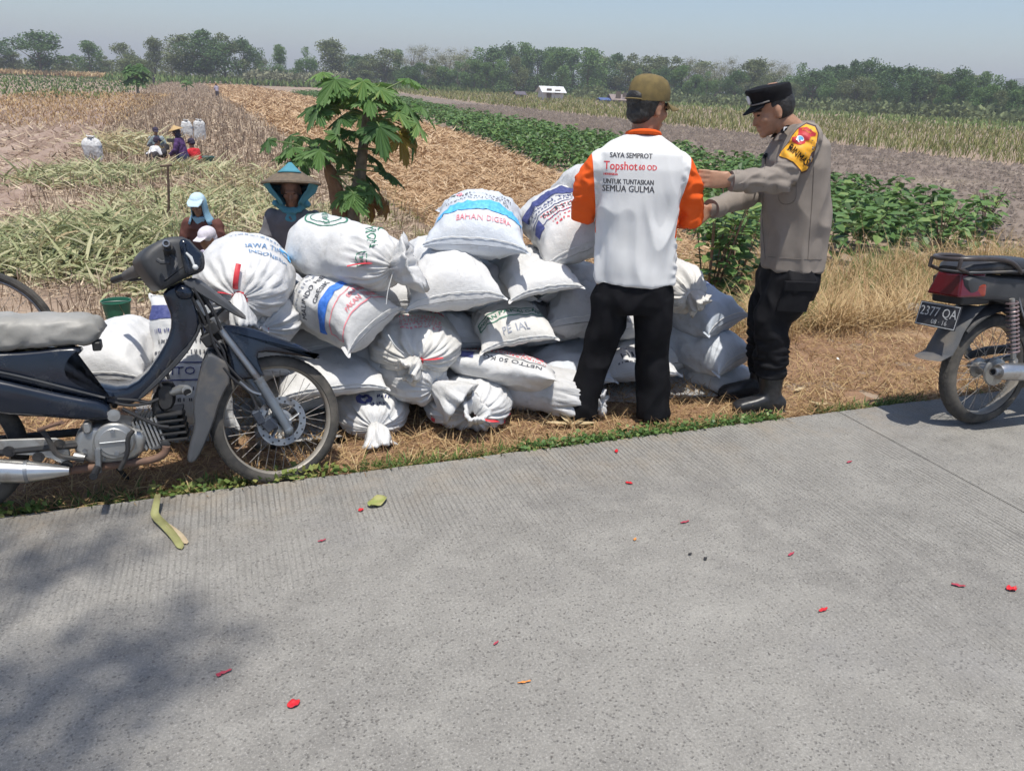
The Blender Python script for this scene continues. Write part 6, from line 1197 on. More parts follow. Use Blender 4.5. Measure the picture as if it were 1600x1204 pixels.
# ================================================================== motorcycles
class Plane3:
    """a machine's own plane: u forward, v up, d towards its right side (the camera)"""
    def __init__(s, o, e1, e2, n): s.o, s.e1, s.e2, s.n = map(lambda q: np.array(q, float), (o, e1, e2, n))
    def uv(s, px, py, d=0.):
        r = ray(px, py); t = ((s.o+s.n*d-CAM)@s.n)/(r@s.n); p = CAM+r*t-s.o; return np.array([p@s.e1, p@s.e2])
    def w(s, u, v, d=0.): return s.o+s.e1*u+s.e2*v+s.n*d
    def fr(s, V): return s.o+V[:, 0:1]*s.e1+V[:, 1:2]*s.e2+V[:, 2:3]*s.n
    def rot(s, piv, ax, ang):
        M = np.array(Matrix.Rotation(ang, 3, Vector(ax))); return Plane3(piv+M@(s.o-piv), M@s.e1, M@s.e2, M@s.n)
def bike_plane(x0, y0, z0, lean): l = R(lean); return Plane3((x0, y0, z0), (1, 0, 0), (0, math.sin(l), math.cos(l)), (0, -math.cos(l), math.sin(l)))
M_nav = mat('worn_navy_plastic', (.007, .011, .021), (.010, .016, .030), 4, .20, spec=.6, c3=(.045, .048, .052), s3=9., rvar=.4, thresh3=(.56, .8), bump=.05, bscale=60, dist=.002)
M_blkp = mat('faded_black_plastic', (.03, .032, .036), (.05, .052, .056), 8, .55, c3=(.13, .12, .11), s3=7, rvar=.3)
M_dust = mat('dusty_black_plastic', (.055, .06, .068), (.08, .083, .09), 6, .6, c3=(.17, .145, .115), s3=5, rvar=.2, thresh3=(.48, .75))
M_seat = mat('silver_seat_cover', (.33, .32, .295), (.27, .262, .24), 5, .52, c3=(.42, .40, .37), s3=3, bump=.4, bscale=18, dist=.010, spec=.4)
M_alu = mat('cast_aluminium', (.46, .46, .45), (.36, .36, .35), 12, .42, .75, c3=(.20, .17, .14), s3=8, rvar=.3, bump=.2, bscale=160, dist=.002)
M_steel = mat('grey_steel', (.33, .35, .37), (.26, .27, .29), 14, .4, .8, c3=(.16, .12, .09), s3=10)
M_chr = mat('muffler_steel', (.62, .62, .61), (.50, .49, .48), 10, .28, .9, c3=(.30, .22, .15), s3=6, rvar=.3)
M_rust = mat('rusty_pipe', (.22, .13, .09), (.14, .09, .07), 16, .75, .3, bump=.4, bscale=60, dist=.002)
M_blk = mat('black_engine', (.018, .018, .02), (.03, .03, .03), 20, .55, c3=(.10, .085, .07), s3=9)
M_rub = mat('tyre_rubber', (.030, .029, .028), (.05, .047, .043), 18, .85, c3=(.14, .125, .105), s3=6, thresh3=(.45, .75), bump=.3, bscale=90, dist=.002)
M_rim = mat('dusty_rim', (.36, .33, .29), (.27, .25, .22), 20, .55, .35, c3=(.38, .32, .26), s3=8)
M_spk = mat('spoke_wire', (.26, .24, .22), rough=.65, metal=.3)
M_hose = mat('black_hose', (.02, .02, .022), rough=.6)
class Bike:
    def __init__(s, root): s.root = root; s.b = np.array(root.location)
    def add(s, mb, name, m, parent=None, label=None, **k):
        o = mb.build(name, m, parent or s.root, **k); shift(o, s.b); return tag(o, label)
def wheel(bk, PL, cu, cv, Rr, tw, rimR, label, nsp=36, hub_r=.05, disc=None, drum=False, lugs=True):
    L = lambda r, a, d: PL.w(cu+r*math.cos(a), cv+r*math.sin(a), d); n = 64; A = np.linspace(0, 2*math.pi, n, endpoint=False)
    def lathe(mb, prof, closed=True):
        V = [L(r, a, d) for r, d in prof for a in A]; mb.add(V, [list(f) for f in grid_faces(len(prof), n, closed, True)]); return mb
    rm = rimR; wf = bk.add(lathe(MB(), [(rm, -tw*.40), (rm+.006, -tw*.44), (rm-.002, -tw*.28), (rm-.007, -tw*.14), (rm-.007, tw*.14), (rm-.002, tw*.28), (rm+.006, tw*.44), (rm, tw*.40), (rm-.008, tw*.30), (rm-.013, tw*.14), (rm-.013, -tw*.14), (rm-.008, -tw*.30)]), 'wheel', M_rim, label=label)
    th = np.linspace(-2.35, 2.35, 15); rc = Rr-tw/2; prof = [(rc+tw/2*math.cos(t)*1.0, tw/2*math.sin(t)*1.0) for t in th]; prof = [(max(r, rm-.004), d) for r, d in prof]
    bk.add(lathe(MB(), prof, False), 'tyre', M_rub, wf)
    mb = MB(); k = 72
    for i in range(k):
        for q in (-1, 0, 1):
            a = 2*math.pi*(i+.5*(q == 0))/k; t0 = .55*q; a2 = a+.035; P = []
            for (da, dt) in ((0, -.22), (.045, -.16), (.045, .20), (0, .16)):
                for rr in (-.002, .0012): t = t0+dt; P.append(L(rc+(tw/2+rr)*math.cos(t), a+da, (tw/2+rr)*math.sin(t)))
            mb.add(P, [[1, 3, 5, 7], [0, 2, 3, 1], [2, 4, 5, 3], [4, 6, 7, 5], [6, 0, 1, 7]])
    tr = bk.add(mb, 'tread', M_rub, wf, smooth=False); tr['kind'] = 'stuff'
    mb = MB(); hw_ = .05; V = lathe(mb, [(.018, -hw_), (hub_r, -hw_+.004), (hub_r, -hw_+.012), (hub_r*.6, -hw_+.02), (hub_r*.6, hw_-.02), (hub_r, hw_-.012), (hub_r, hw_-.004), (.018, hw_)], False); mb.tube([PL.w(cu, cv, -.10), PL.w(cu, cv, .10)], .009, 10); bk.add(mb, 'hub', M_alu, wf)
    for i in range(nsp):
        sd = 1 if i % 2 else -1; a = 2*math.pi*i/nsp; off = (.55 if (i//2) % 2 else -.55); mb = MB(); mb.tube([L(hub_r*.92, a+off, sd*(hw_-.008)), L(rm-.022, a, sd*.004)], .0016, 4); bk.add(mb, 'spoke', M_spk, wf)
    if disc:
        dr, dd = disc; A2 = np.linspace(0, 2*math.pi, 48, endpoint=False); mb = MB(); lathe(mb, [(dr*.72, dd-.0025), (dr, dd-.0025), (dr, dd+.0025), (dr*.72, dd+.0025)])
        for i in range(5): a = 2*math.pi*i/5+.3; mb.tube([L(hub_r*.6, a-.25, dd), L(dr*.76, a, dd)], [.011, .008], 6, flat=.3)
        lathe(mb, [(.02, dd-.004), (.036, dd-.004), (.036, dd+.006), (.02, dd+.006)]); bk.add(mb, 'brake_disc', M_steel, wf)
        for i in range(24):
            a = 2*math.pi*i/24; rr = dr*(.80 if i % 2 else .92); mb = MB(); mb.lathe([(.0, .0), (.0045, .0), (.0045, .0012), (0, .0012)], L(rr, a, dd+.0024), PL.n, 8); bk.add(mb, 'disc_hole', M_hose, wf)
    if drum: mb = MB(); lathe(mb, [(.01, .045), (.068, .045), (.075, .055), (.072, .066), (.04, .074), (.012, .078)], False); mb.lathe([(.0, 0), (.016, 0), (.016, .02), (0, .02)], PL.w(cu, cv, .074), PL.n, 12); bk.add(mb, 'brake_drum', M_alu, wf)
    return wf
c1 = lambda x, y: (x/2.617, 340+y/2.617)
c2 = lambda x, y: (170+x/2.736, 340+y/2.736)
c3 = lambda x, y: (x/3.54, 460+y/3.54)
c4 = lambda x, y: (170+x/6.02, 360+y/6.02)
c7 = lambda x, y: (1380+x/3.763, 360+y/3.763)
def outl(PL, P, cf, d, it=1): return chaikin([PL.uv(*cf(x, y), d) for x, y in P], it)
def path(PL, P, cf, d, it=2): return [PL.w(*q, dd) for q, dd in zip(chaikin([PL.uv(*cf(x, y), (d if np.isscalar(d) else d[i])) for i, (x, y) in enumerate(P)], it, False), (np.interp(np.linspace(0, 1, 400), np.linspace(0, 1, len(P)), d if not np.isscalar(d) else [d]*len(P)))[np.linspace(0, 399, len(chaikin([(0, 0)]*len(P), it, False))).astype(int)])]
def left_bike():
    PL = bike_plane(0, 3.15, -.03, 8); bx = PL.uv(433, 655.5)
    root = empty('motorcycle', (bx[0]-.6, 3.15, -.03), 0, 'worn dark blue underbone motorcycle with a grey covered seat, parked before the sacks', 'motorcycle', 'motorcycles at the roadside'); B = Bike(root)
    piv = PL.w(*PL.uv(300, 470)); axd = PL.e1*-.454+PL.e2*.891; ST = PL.rot(piv, axd, R(17))
    fw_ = ST.uv(433, 655.5); RW = fw_[1]+(ST.o-PL.o)@PL.e2 if 0 else .278
    wheel(B, ST, fw_[0], fw_[1], RW, .062, RW*.85, 'spoked front wheel with a dusty rim', disc=(.105, .062))
    wheel(B, PL, bx[0]-1.22, .283, .283, .075, .232, 'spoked rear wheel', drum=True)
    S = lambda PLN, P, cf, d0, d1, ins=.008, bulge=0., it=1: MB().slab(outl(PLN, P, cf, (d0+d1)/2 if d1*d0 > 0 else d1*.6, it), d0, d1, ins, bulge, PLN.fr)
    # side covers, both sides
    up_o = [(-330, 560), (-200, 558), (0, 552), (120, 548), (280, 528), (345, 536), (302, 578), (284, 612), (292, 642), (332, 668), (400, 697), (480, 722), (430, 748), (300, 722), (150, 690), (0, 655), (-180, 625), (-330, 600)]
    lo_o = [(-330, 606), (-180, 632), (0, 662), (150, 697), (300, 730), (432, 752), (468, 826), (400, 829), (330, 826), (150, 812), (0, 806), (-150, 770), (-300, 690)]
    o_u = outl(PL, up_o, c1, .1); o_l = outl(PL, lo_o, c1, .12)
    for q, nm in ((1, ''), (-1, '')):
        if q < 0: o_u = outl(PL, [(-330, 575), (0, 566), (200, 556), (236, 600), (262, 660), (380, 720), (440, 748), (300, 722), (150, 690), (0, 655), (-180, 625), (-330, 600)], c1, .1)
        mb = MB().slab(o_u, .05*q, .112*q, .006, .004*q, PL.fr); B.add(mb, 'side_cover', M_nav); mb = MB().slab(o_l, .05*q, .128*q, .007, .006*q, PL.fr); B.add(mb, 'lower_side_cover', M_nav)
    mb = MB().slab(outl(PL, [(-280, 575), (0, 565), (215, 566), (240, 650), (370, 745), (420, 800), (0, 800), (-250, 700)], c1, 0), -.06, .06, .01, 0, PL.fr); B.add(mb, 'under_seat_box', M_blk)
    P = [PL.w(*q, .128) for q in chaikin([PL.uv(*c1(x, y), .125) for x, y in ((-300, 590), (-100, 612), (60, 642), (250, 690), (430, 736))], 2, False)]; B.add(MB().tube(P, .0045, 6), 'trim_line', M_blkp)
    # leg shield and spine
    ls = [(228, 312), (328, 268), (364, 330), (393, 440), (378, 502), (300, 602), (205, 702), (125, 784), (60, 794), (-60, 782), (-140, 738), (-150, 700), (-60, 712), (60, 733), (150, 680), (232, 560), (266, 482), (269, 420), (246, 360)]
    B.add(S(PL, ls, c2, -.075, .09, .009, .003), 'leg_shield', M_nav)
    B.add(S(PL, [(385, 448), (400, 470), (330, 590), (215, 705), (140, 775), (120, 770), (200, 690), (300, 585), (372, 500)], c2, .06, .10, .004), 'shield_edge', M_blkp)
    B.add(S(PL, [(312, 372), (340, 352), (352, 375), (325, 398)], c4, .086, .092, .002), 'reflector', mat('dull_reflector', (.10, .04, .04), rough=.4)) if 0 else None
    lw = [(430, 572), (470, 590), (505, 610), (524, 690), (500, 724), (470, 792), (455, 852), (402, 982), (372, 1030), (348, 1036), (334, 1022), (346, 965), (371, 880), (360, 800), (384, 680), (408, 602)]
    B.add(S(PL, lw, c2, .02, .115, .006, .002), 'lower_leg_shield', M_dust); B.add(MB().slab(outl(PL, lw, c2, .07), -.115, -.02, .006, 0, PL.fr), 'lower_leg_shield', M_dust)
    # seat
    st = [(-330, 425), (-250, 404), (0, 404), (200, 404), (375, 408), (398, 430), (411, 455), (402, 492), (372, 531), (282, 525), (120, 545), (0, 551), (-200, 560), (-320, 540)]
    tpx = [(-330, 440), (-280, 412), (-200, 405), (0, 404), (200, 404), (340, 406), (385, 418), (404, 440), (411, 462)]; btx = [(-330, 530), (-280, 552), (-200, 558), (0, 551), (120, 545), (282, 527), (370, 530), (396, 505), (411, 470)]
    tu = chaikin([PL.uv(*c1(*q), .08) for q in tpx], 2, False); bu = chaikin([PL.uv(*c1(*q), .08) for q in btx], 2, False); rg = []; us = np.linspace(tu[0][0]+.001, tu[-1][0]-.0005, 60)
    for u in us:
        zt, zb_ = np.interp(u, tu[:, 0], tu[:, 1]), np.interp(u, bu[:, 0], bu[:, 1]); q = np.interp(u, [tu[0][0], tu[0][0]+.08, tu[-1][0]-.06, tu[-1][0]], [.07, .125, .12, .085]); rg.append((PL.w(u, (zt+zb_)/2), PL.n*q, PL.e2*max(.004, (zt-zb_)/2), 3.4))
    so_ = MB(); so_.loft(rg, 44); se = B.add(so_, 'seat', M_seat, label='silver grey fabric seat cover'); me = se.data; folds(me, lambda v: .006*nz(v*np.array([1, 1, 1.8]), 10.)+.006*nz(v*np.array([.8, 1, 1.5]), 24., 3.)-.008*np.maximum(0, .12-abs(nz(v*np.array([1, .4, 2.2]), 9., 7.)))*6); me.shade_smooth()
    mb = MB(); mb.box(PL.w(*PL.uv(*c1(398, 520), .06), .06), (.03, .05, .035)); B.add(mb, 'seat_hinge', M_blk)
    # steered: bars, cowl, fender, fork
    cw = [(128, 168), (170, 122), (240, 84), (330, 84), (378, 140), (402, 152), (407, 212), (390, 236), (330, 256), (282, 280), (232, 312), (205, 300), (160, 240), (134, 200)]
    B.add(S(ST, [(x, y) for x, y in cw], c2, -.12, .10, .012, .006), 'handlebar_cowl', M_blkp)
    B.add(S(ST, [(300, 95), (332, 90), (378, 142), (400, 155), (404, 210), (388, 232), (330, 250), (318, 190), (305, 140)], c2, .112, .13, .008, .004), 'cowl_side', M_nav)
    def at(c, x, y, d, PLN=ST): return PLN.w(*PLN.uv(*c(x, y), d), d)
    mb = MB(); mb.tube([at(c2, 262, 148, .06), at(c2, 258, 140, .14), at(c2, 250, 122, .20)], [.022, .021, .019], 16); B.add(mb, 'throttle_housing', M_blk); mb = MB(); mb.tube([at(c2, 250, 122, .18), at(c2, 245, 110, .27)], .0125, 16); hb = B.add(mb, 'handlebar_end', M_blk); e = at(c2, 245, 110, .27)
    A = np.linspace(0, 2*math.pi, 20, endpoint=False); dn = unit(at(c2, 245, 110, .27)-at(c2, 250, 122, .20)); mb = MB(); mb.lathe([(.0085, 0), (.013, .0), (.013, .004), (.0085, .004)], e, dn, 20, True); B.add(mb, 'bar_rim', M_steel, hb); mb = MB(); mb.lathe([(.0, .0005), (.0085, .0006)], e, dn, 16); B.add(mb, 'bar_bore', M_hose, hb)
    mb = MB(); mb.tube([at(c2, 262, 160, .15), at(c2, 285, 175, .17), at(c2, 290, 200, .19), at(c2, 275, 228, .20)], [.008, .007, .006, .004], 8, flat=.6); B.add(mb, 'brake_lever', M_blkp); mb = MB(); mb.tube([at(c2, 208, 180, .14), at(c2, 225, 192, .15), at(c2, 262, 190, .16)], .009, 8); B.add(mb, 'switch_bracket', M_blkp)
    mb = MB(); mb.tube([at(c2, 330, 150, .135), at(c2, 350, 170, .14), at(c2, 366, 208, .138)], [.004, .007, .004], 6); mb.ell(at(c2, 370, 212, .14), (.011, .011, .011)); B.add(mb, 'cowl_clip', mat('white_clip', (.6, .62, .62), rough=.4))
    mb = MB(); mb.tube([at(c2, 150, 215, -.10), at(c2, 105, 235, -.18), at(c2, 75, 248, -.24)], [.03, .026, .02], 12); B.add(mb, 'switch_gear', M_dust); mb = MB(); mb.tube([at(c2, 95, 242, -.22), at(c2, 20, 268, -.36)], [.015, .0145], 12); B.add(mb, 'grip', M_hose); mb = MB(); mb.tube([at(c2, 150, 262, -.12), at(c2, 100, 268, -.2), at(c2, 60, 262, -.3)], .006, 6); B.add(mb, 'clutch_lever', M_hose)
    B.add(S(PL, [(306, 272), (358, 256), (404, 276), (560, 398), (594, 432), (560, 425), (470, 372), (380, 318)], c2, .02, .10, .006), 'front_cover', M_dust)
    B.add(S(PL, [(278, 300), (320, 285), (362, 310), (360, 345), (318, 352), (290, 340)], c2, .08, .108, .01, .004), 'cowl_lug', M_nav)
    mb = MB(); mb.tube([PL.w(*PL.uv(*c2(368, 320), 0), 0), PL.w(*PL.uv(*c2(470, 520), 0), 0)], .03, 14); B.add(mb, 'steering_head', M_blk)
    for nm, m, P_ in (('connector', mat('white_clip', (.6, .62, .62)), (378, 372)), ('connector', mat('white_clip', (.6, .62, .62)), (412, 395)), ('relay', M_blk, (440, 470)), ('relay', M_blk, (425, 520)), ('ignition_switch', M_steel, (455, 440))):
        mb = MB(); mb.box(at(c2, *P_, .075, PL), (.030, .02, .034) if m is not M_blk else (.045, .04, .05), np.array(Matrix.Rotation(.5, 3, 'Y'))); B.add(mb, nm, m)
    for pts, d in (([(350, 330), (400, 420), (430, 500), (490, 560), (500, 620)], .09), ([(360, 300), (420, 400), (440, 520), (480, 600), (560, 690), (640, 760)], .10), ([(330, 320), (390, 430), (410, 540), (470, 560)], .075), ([(385, 300), (450, 400), (480, 480)], .085)): mb = MB(); mb.tube(path(PL, pts, c2, d), .006, 6); B.add(mb, 'cable', M_hose)
    mb = MB(); mb.tube([at(c2, 445, 430, .05, PL), at(c2, 520, 360, .05, PL)], .007, 6); B.add(mb, 'cover_bracket', M_blk)
    fe = [(470, 480), (485, 460), (530, 457), (640, 478), (720, 512), (820, 545), (905, 600), (890, 604), (760, 582), (640, 570), (632, 600), (648, 640), (668, 684), (600, 690), (530, 692), (520, 620), (492, 530)]
    mb = MB().slab(outl(ST, fe, c2, .05), -.06, .07, .008, .003, ST.fr); B.add(mb, 'front_fender', M_nav)
    for q in (1, -1):
        a0, a1, a2_ = at(c2, 470, 470, .075), at(c2, 640, 692, .085), at(c2, 768, 905, .085)
        if q < 0: a0, a1, a2_ = [p-ST.n*(.17 if k else .15) for k, p in enumerate((a0, a1, a2_))]
        mb = MB(); mb.tube([a0, a1], .014, 14); B.add(mb, 'fork_tube', M_steel); mb = MB(); mb.tube([a1-(a1-a2_)*-.02, a1*.5+a2_*.5, a2_], [.0215, .021, .019], 16); mb.ell(a2_, (.021, .021, .021)); B.add(mb, 'fork_leg', mat('fork_grey', (.22, .25, .28), (.17, .19, .22), 12, .4, .5, c3=(.12, .1, .08), s3=8))
    mb = MB(); mb.box(at(c2, 685, 880, .085), (.05, .035, .055), np.array(Matrix.Rotation(.6, 3, 'Y'))); mb.box(at(c2, 640, 850, .09), (.03, .03, .06), np.array(Matrix.Rotation(.4, 3, 'Y'))); B.add(mb, 'brake_caliper', mat('caliper_dark', (.03, .04, .06), (.06, .07, .09), 20, .5))
    mb = MB(); mb.tube(path(ST, [(490, 640), (530, 690), (600, 740), (625, 790), (640, 840)], c2, .10), .0055, 6); B.add(mb, 'brake_hose', M_hose); mb = MB(); mb.tube(path(ST, [(560, 700), (610, 745), (650, 755)], c2, .105), .006, 6); B.add(mb, 'hose_clamp', M_steel)
    # engine
    cr = [(300, 925), (330, 845), (420, 834), (545, 850), (602, 872), (592, 962), (482, 1004), (342, 992)]
    B.add(S(PL, cr, c1, -.095, .105, .012, .006), 'crankcase', M_alu)
    cc = PL.uv(*c1(468, 914), .13); mb = MB(); mb.lathe([(.074, 0), (.074, .02), (.068, .028), (.055, .030), (.052, .033), (0, .034)], PL.w(*cc, .108), PL.n, 40); cv = B.add(mb, 'clutch_cover', M_alu); mb = MB(); mb.box(PL.w(*cc, .144), (.10, .008, .010)); B.add(mb, 'cover_bar', M_steel, cv)
    for dx, dy in ((.0, .045), (.005, -.045), (-.09, .05), (-.11, -.03), (.085, .045), (-.05, -.072)): mb = MB(); mb.lathe([(0, 0), (.009, 0), (.009, .010), (0, .010)], PL.w(cc[0]+dx, cc[1]+dy, .108 if abs(dx) > .02 else .14), PL.n, 6); B.add(mb, 'bolt', M_steel)
    B.add(S(PL, [(338, 842), (345, 832), (372, 832), (380, 870), (360, 882), (340, 876)], c1, .09, .125, .006), 'oil_filler', M_alu)
    B.add(S(PL, [(395, 890), (420, 880), (440, 965), (420, 1000), (398, 985), (372, 935)], c1, .10, .122, .006), 'case_rib', M_alu)
    for i in range(7): x = 552+i*15; B.add(S(PL, [(x-12, 830-i*3), (x-4, 822-i*3), (x+42, 940-i*5), (x+34, 948-i*5)], c1, -.07, .085, .002, 0, 0), 'cylinder_fin', M_alu)
    B.add(S(PL, [(545, 830), (640, 805), (690, 930), (600, 950)], c1, -.05, .06, .004), 'cylinder', M_alu)
    B.add(S(PL, [(632, 800), (700, 788), (738, 800), (745, 880), (700, 915), (655, 905)], c1, -.055, .06, .008), 'cylinder_head', M_blk)
    for i in range(5): y = 800+i*25; B.add(S(PL, [(640+i*4, y), (744+i*6, y-12), (748+i*6, y-4), (644+i*4, y+9)], c1, -.065, .09, .002, 0, 0), 'head_fin', M_blk)
    mb = MB(); mb.lathe([(.0, 0), (.020, 0), (.020, .03), (.012, .034), (0, .034)], PL.w(*PL.uv(*c1(676, 925), .08), .06), PL.n, 8); B.add(mb, 'valve_cap', M_blk)
    B.add(S(PL, [(640, 680), (700, 668), (720, 700), (716, 770), (670, 790), (640, 760)], c1, .0, .07, .01), 'carburettor', M_blk); mb = MB(); mb.tube(path(PL, [(650, 800), (640, 760), (655, 720), (700, 700)], c1, .04), .022, 12); B.add(mb, 'intake_pipe', M_blk)
    mb = MB(); mb.tube(path(PL, [(700, 712), (740, 702), (765, 706)], c1, (.05, .075, .11)), [.017]*5+[.0195]*len(path(PL, [(700, 712), (740, 702), (765, 706)], c1, (.05, .075, .11))[5:]), 16); pp = B.add(mb, 'air_tube', M_alu)
    e = PL.w(*PL.uv(*c1(766, 714), .112), .113); mb = MB(); mb.lathe([(0, 0), (.0155, .0004)], e, unit(PL.n*.8+PL.e1*.3-PL.e2*.3), 16); B.add(mb, 'air_tube_mouth', M_hose, pp)
    for pts in ([(690, 660), (680, 620), (700, 580)], [(660, 690), (640, 650), (655, 620)], [(500, 780), (560, 810), (640, 850), (690, 855)], [(440, 745), (520, 770), (600, 760), (650, 740)], [(620, 760), (560, 745), (480, 740)]): mb = MB(); mb.tube(path(PL, pts, c1, .09), .007, 6); B.add(mb, 'cable', M_hose)
    mb = MB(); mb.lathe([(0, 0), (.024, 0), (.024, .012), (0, .014)], PL.w(*PL.uv(*c1(466, 806), .12), .12), PL.n, 20); B.add(mb, 'cover_knob', M_alu)
    # exhaust, pegs, levers
    ex = path(PL, [(680, 935), (676, 962), (640, 985), (560, 1000), (480, 1008), (380, 1022), (270, 1034)], c1, .10); mb = MB(); mb.tube(ex, .0155, 14); B.add(mb, 'exhaust_pipe', M_rust)
    m0, m1, m2, m3 = [PL.w(*PL.uv(*c1(x, y), .13), .13) for x, y in ((285, 1034), (215, 1036), (105, 1038), (-330, 1020))]; mb = MB(); mb.tube([m0, m1, m2, m2*.6+m3*.4, m3], [.016, .028, .043, .046, .045], 24); mf = B.add(mb, 'muffler', M_chr); mb = MB(); mb.tube([m2+PL.e1*.012, m2], .0445, 24); B.add(mb, 'muffler_band', M_steel, mf)
    B.add(S(PL, [(-260, 920), (0, 905), (160, 900), (252, 898), (290, 950), (284, 1010), (262, 1012), (190, 975), (0, 965), (-250, 975)], c1, .09, .102, .004), 'swing_plate', M_alu)
    for x, y in ((38, 954), (158, 978), (244, 926), (274, 1012)): mb = MB(); mb.lathe([(.012, 0), (.021, 0), (.021, .005), (.012, .005), (.012, .010), (0, .010)], PL.w(*PL.uv(*c1(x, y), .1), .102), PL.n, 18); B.add(mb, 'plate_bolt', M_blk)
    mb = MB(); mb.tube(path(PL, [(165, 862), (200, 905), (225, 965), (262, 980), (345, 988)], c1, .135), .0095, 8); B.add(mb, 'kick_lever', M_blk); mb = MB(); mb.tube(path(PL, [(158, 868), (200, 852), (255, 838)], c1, (.14, .16, .19)), .0075, 8); B.add(mb, 'kick_pedal', M_rust)
    mb = MB(); mb.tube(path(PL, [(345, 985), (300, 975)], c1, .12), .017, 10); B.add(mb, 'kick_boss', M_alu); mb = MB(); mb.tube(path(PL, [(545, 870), (520, 900), (525, 960), (490, 1030)], c1, .155), .009, 8); B.add(mb, 'brake_pedal', M_blk); mb = MB(); mb.tube(path(PL, [(400, 945), (404, 1040)], c1, .14), [.012]*len(path(PL, [(400, 945), (404, 1040)], c1, .14)), 8); B.add(mb, 'foot_peg_bracket', M_steel)
    mb = MB(); mb.tube([PL.w(*PL.uv(*c1(405, 1010), .1), .05), PL.w(*PL.uv(*c1(405, 1010), .1), .24)], .014, 10); B.add(mb, 'foot_peg', M_hose)
    # tail beyond the frame
    tail = PL.uv(*c1(-330, 560), 0); mb = MB().slab(chaikin([(tail[0]+.05, tail[1]-.12), (tail[0]-.04, tail[1]-.10), (tail[0]-.12, tail[1]-.01), (tail[0]-.10, tail[1]+.05), (tail[0]+.05, tail[1]+.03)], 1), -.07, .07, .02, .004, PL.fr); B.add(mb, 'tail_light', mat('red_lens', (.35, .02, .02), rough=.2))
    mb = MB().slab(chaikin([(tail[0]+.25, .60), (tail[0]+.02, .60), (tail[0]-.10, .42), (tail[0]-.12, .30), (tail[0]-.08, .30), (tail[0]+.0, .48), (tail[0]+.25, .56)], 1), -.06, .06, .01, 0, PL.fr); B.add(mb, 'rear_fender', M_blkp)
    for q in (.1, -.1): mb = MB(); mb.tube([PL.w(bx[0]-1.2, .30, q), PL.w(bx[0]-1.05, .58, q)], .022, 12); B.add(mb, 'shock_absorber', M_steel)
    mb = MB(); mb.tube([PL.w(bx[0]-1.22, .283, -.09), PL.w(bx[0]-.75, .28, -.09)], .018, 8); mb.tube([PL.w(bx[0]-1.22, .283, .09), PL.w(bx[0]-.75, .28, .09)], .018, 8); B.add(mb, 'swing_arm', M_blk)
    mb = MB(); mb.tube([PL.w(bx[0]-.70, .2, -.08), PL.w(bx[0]-.62, -.0, -.18)], .010, 8); B.add(mb, 'side_stand', M_blk)
left_bike()
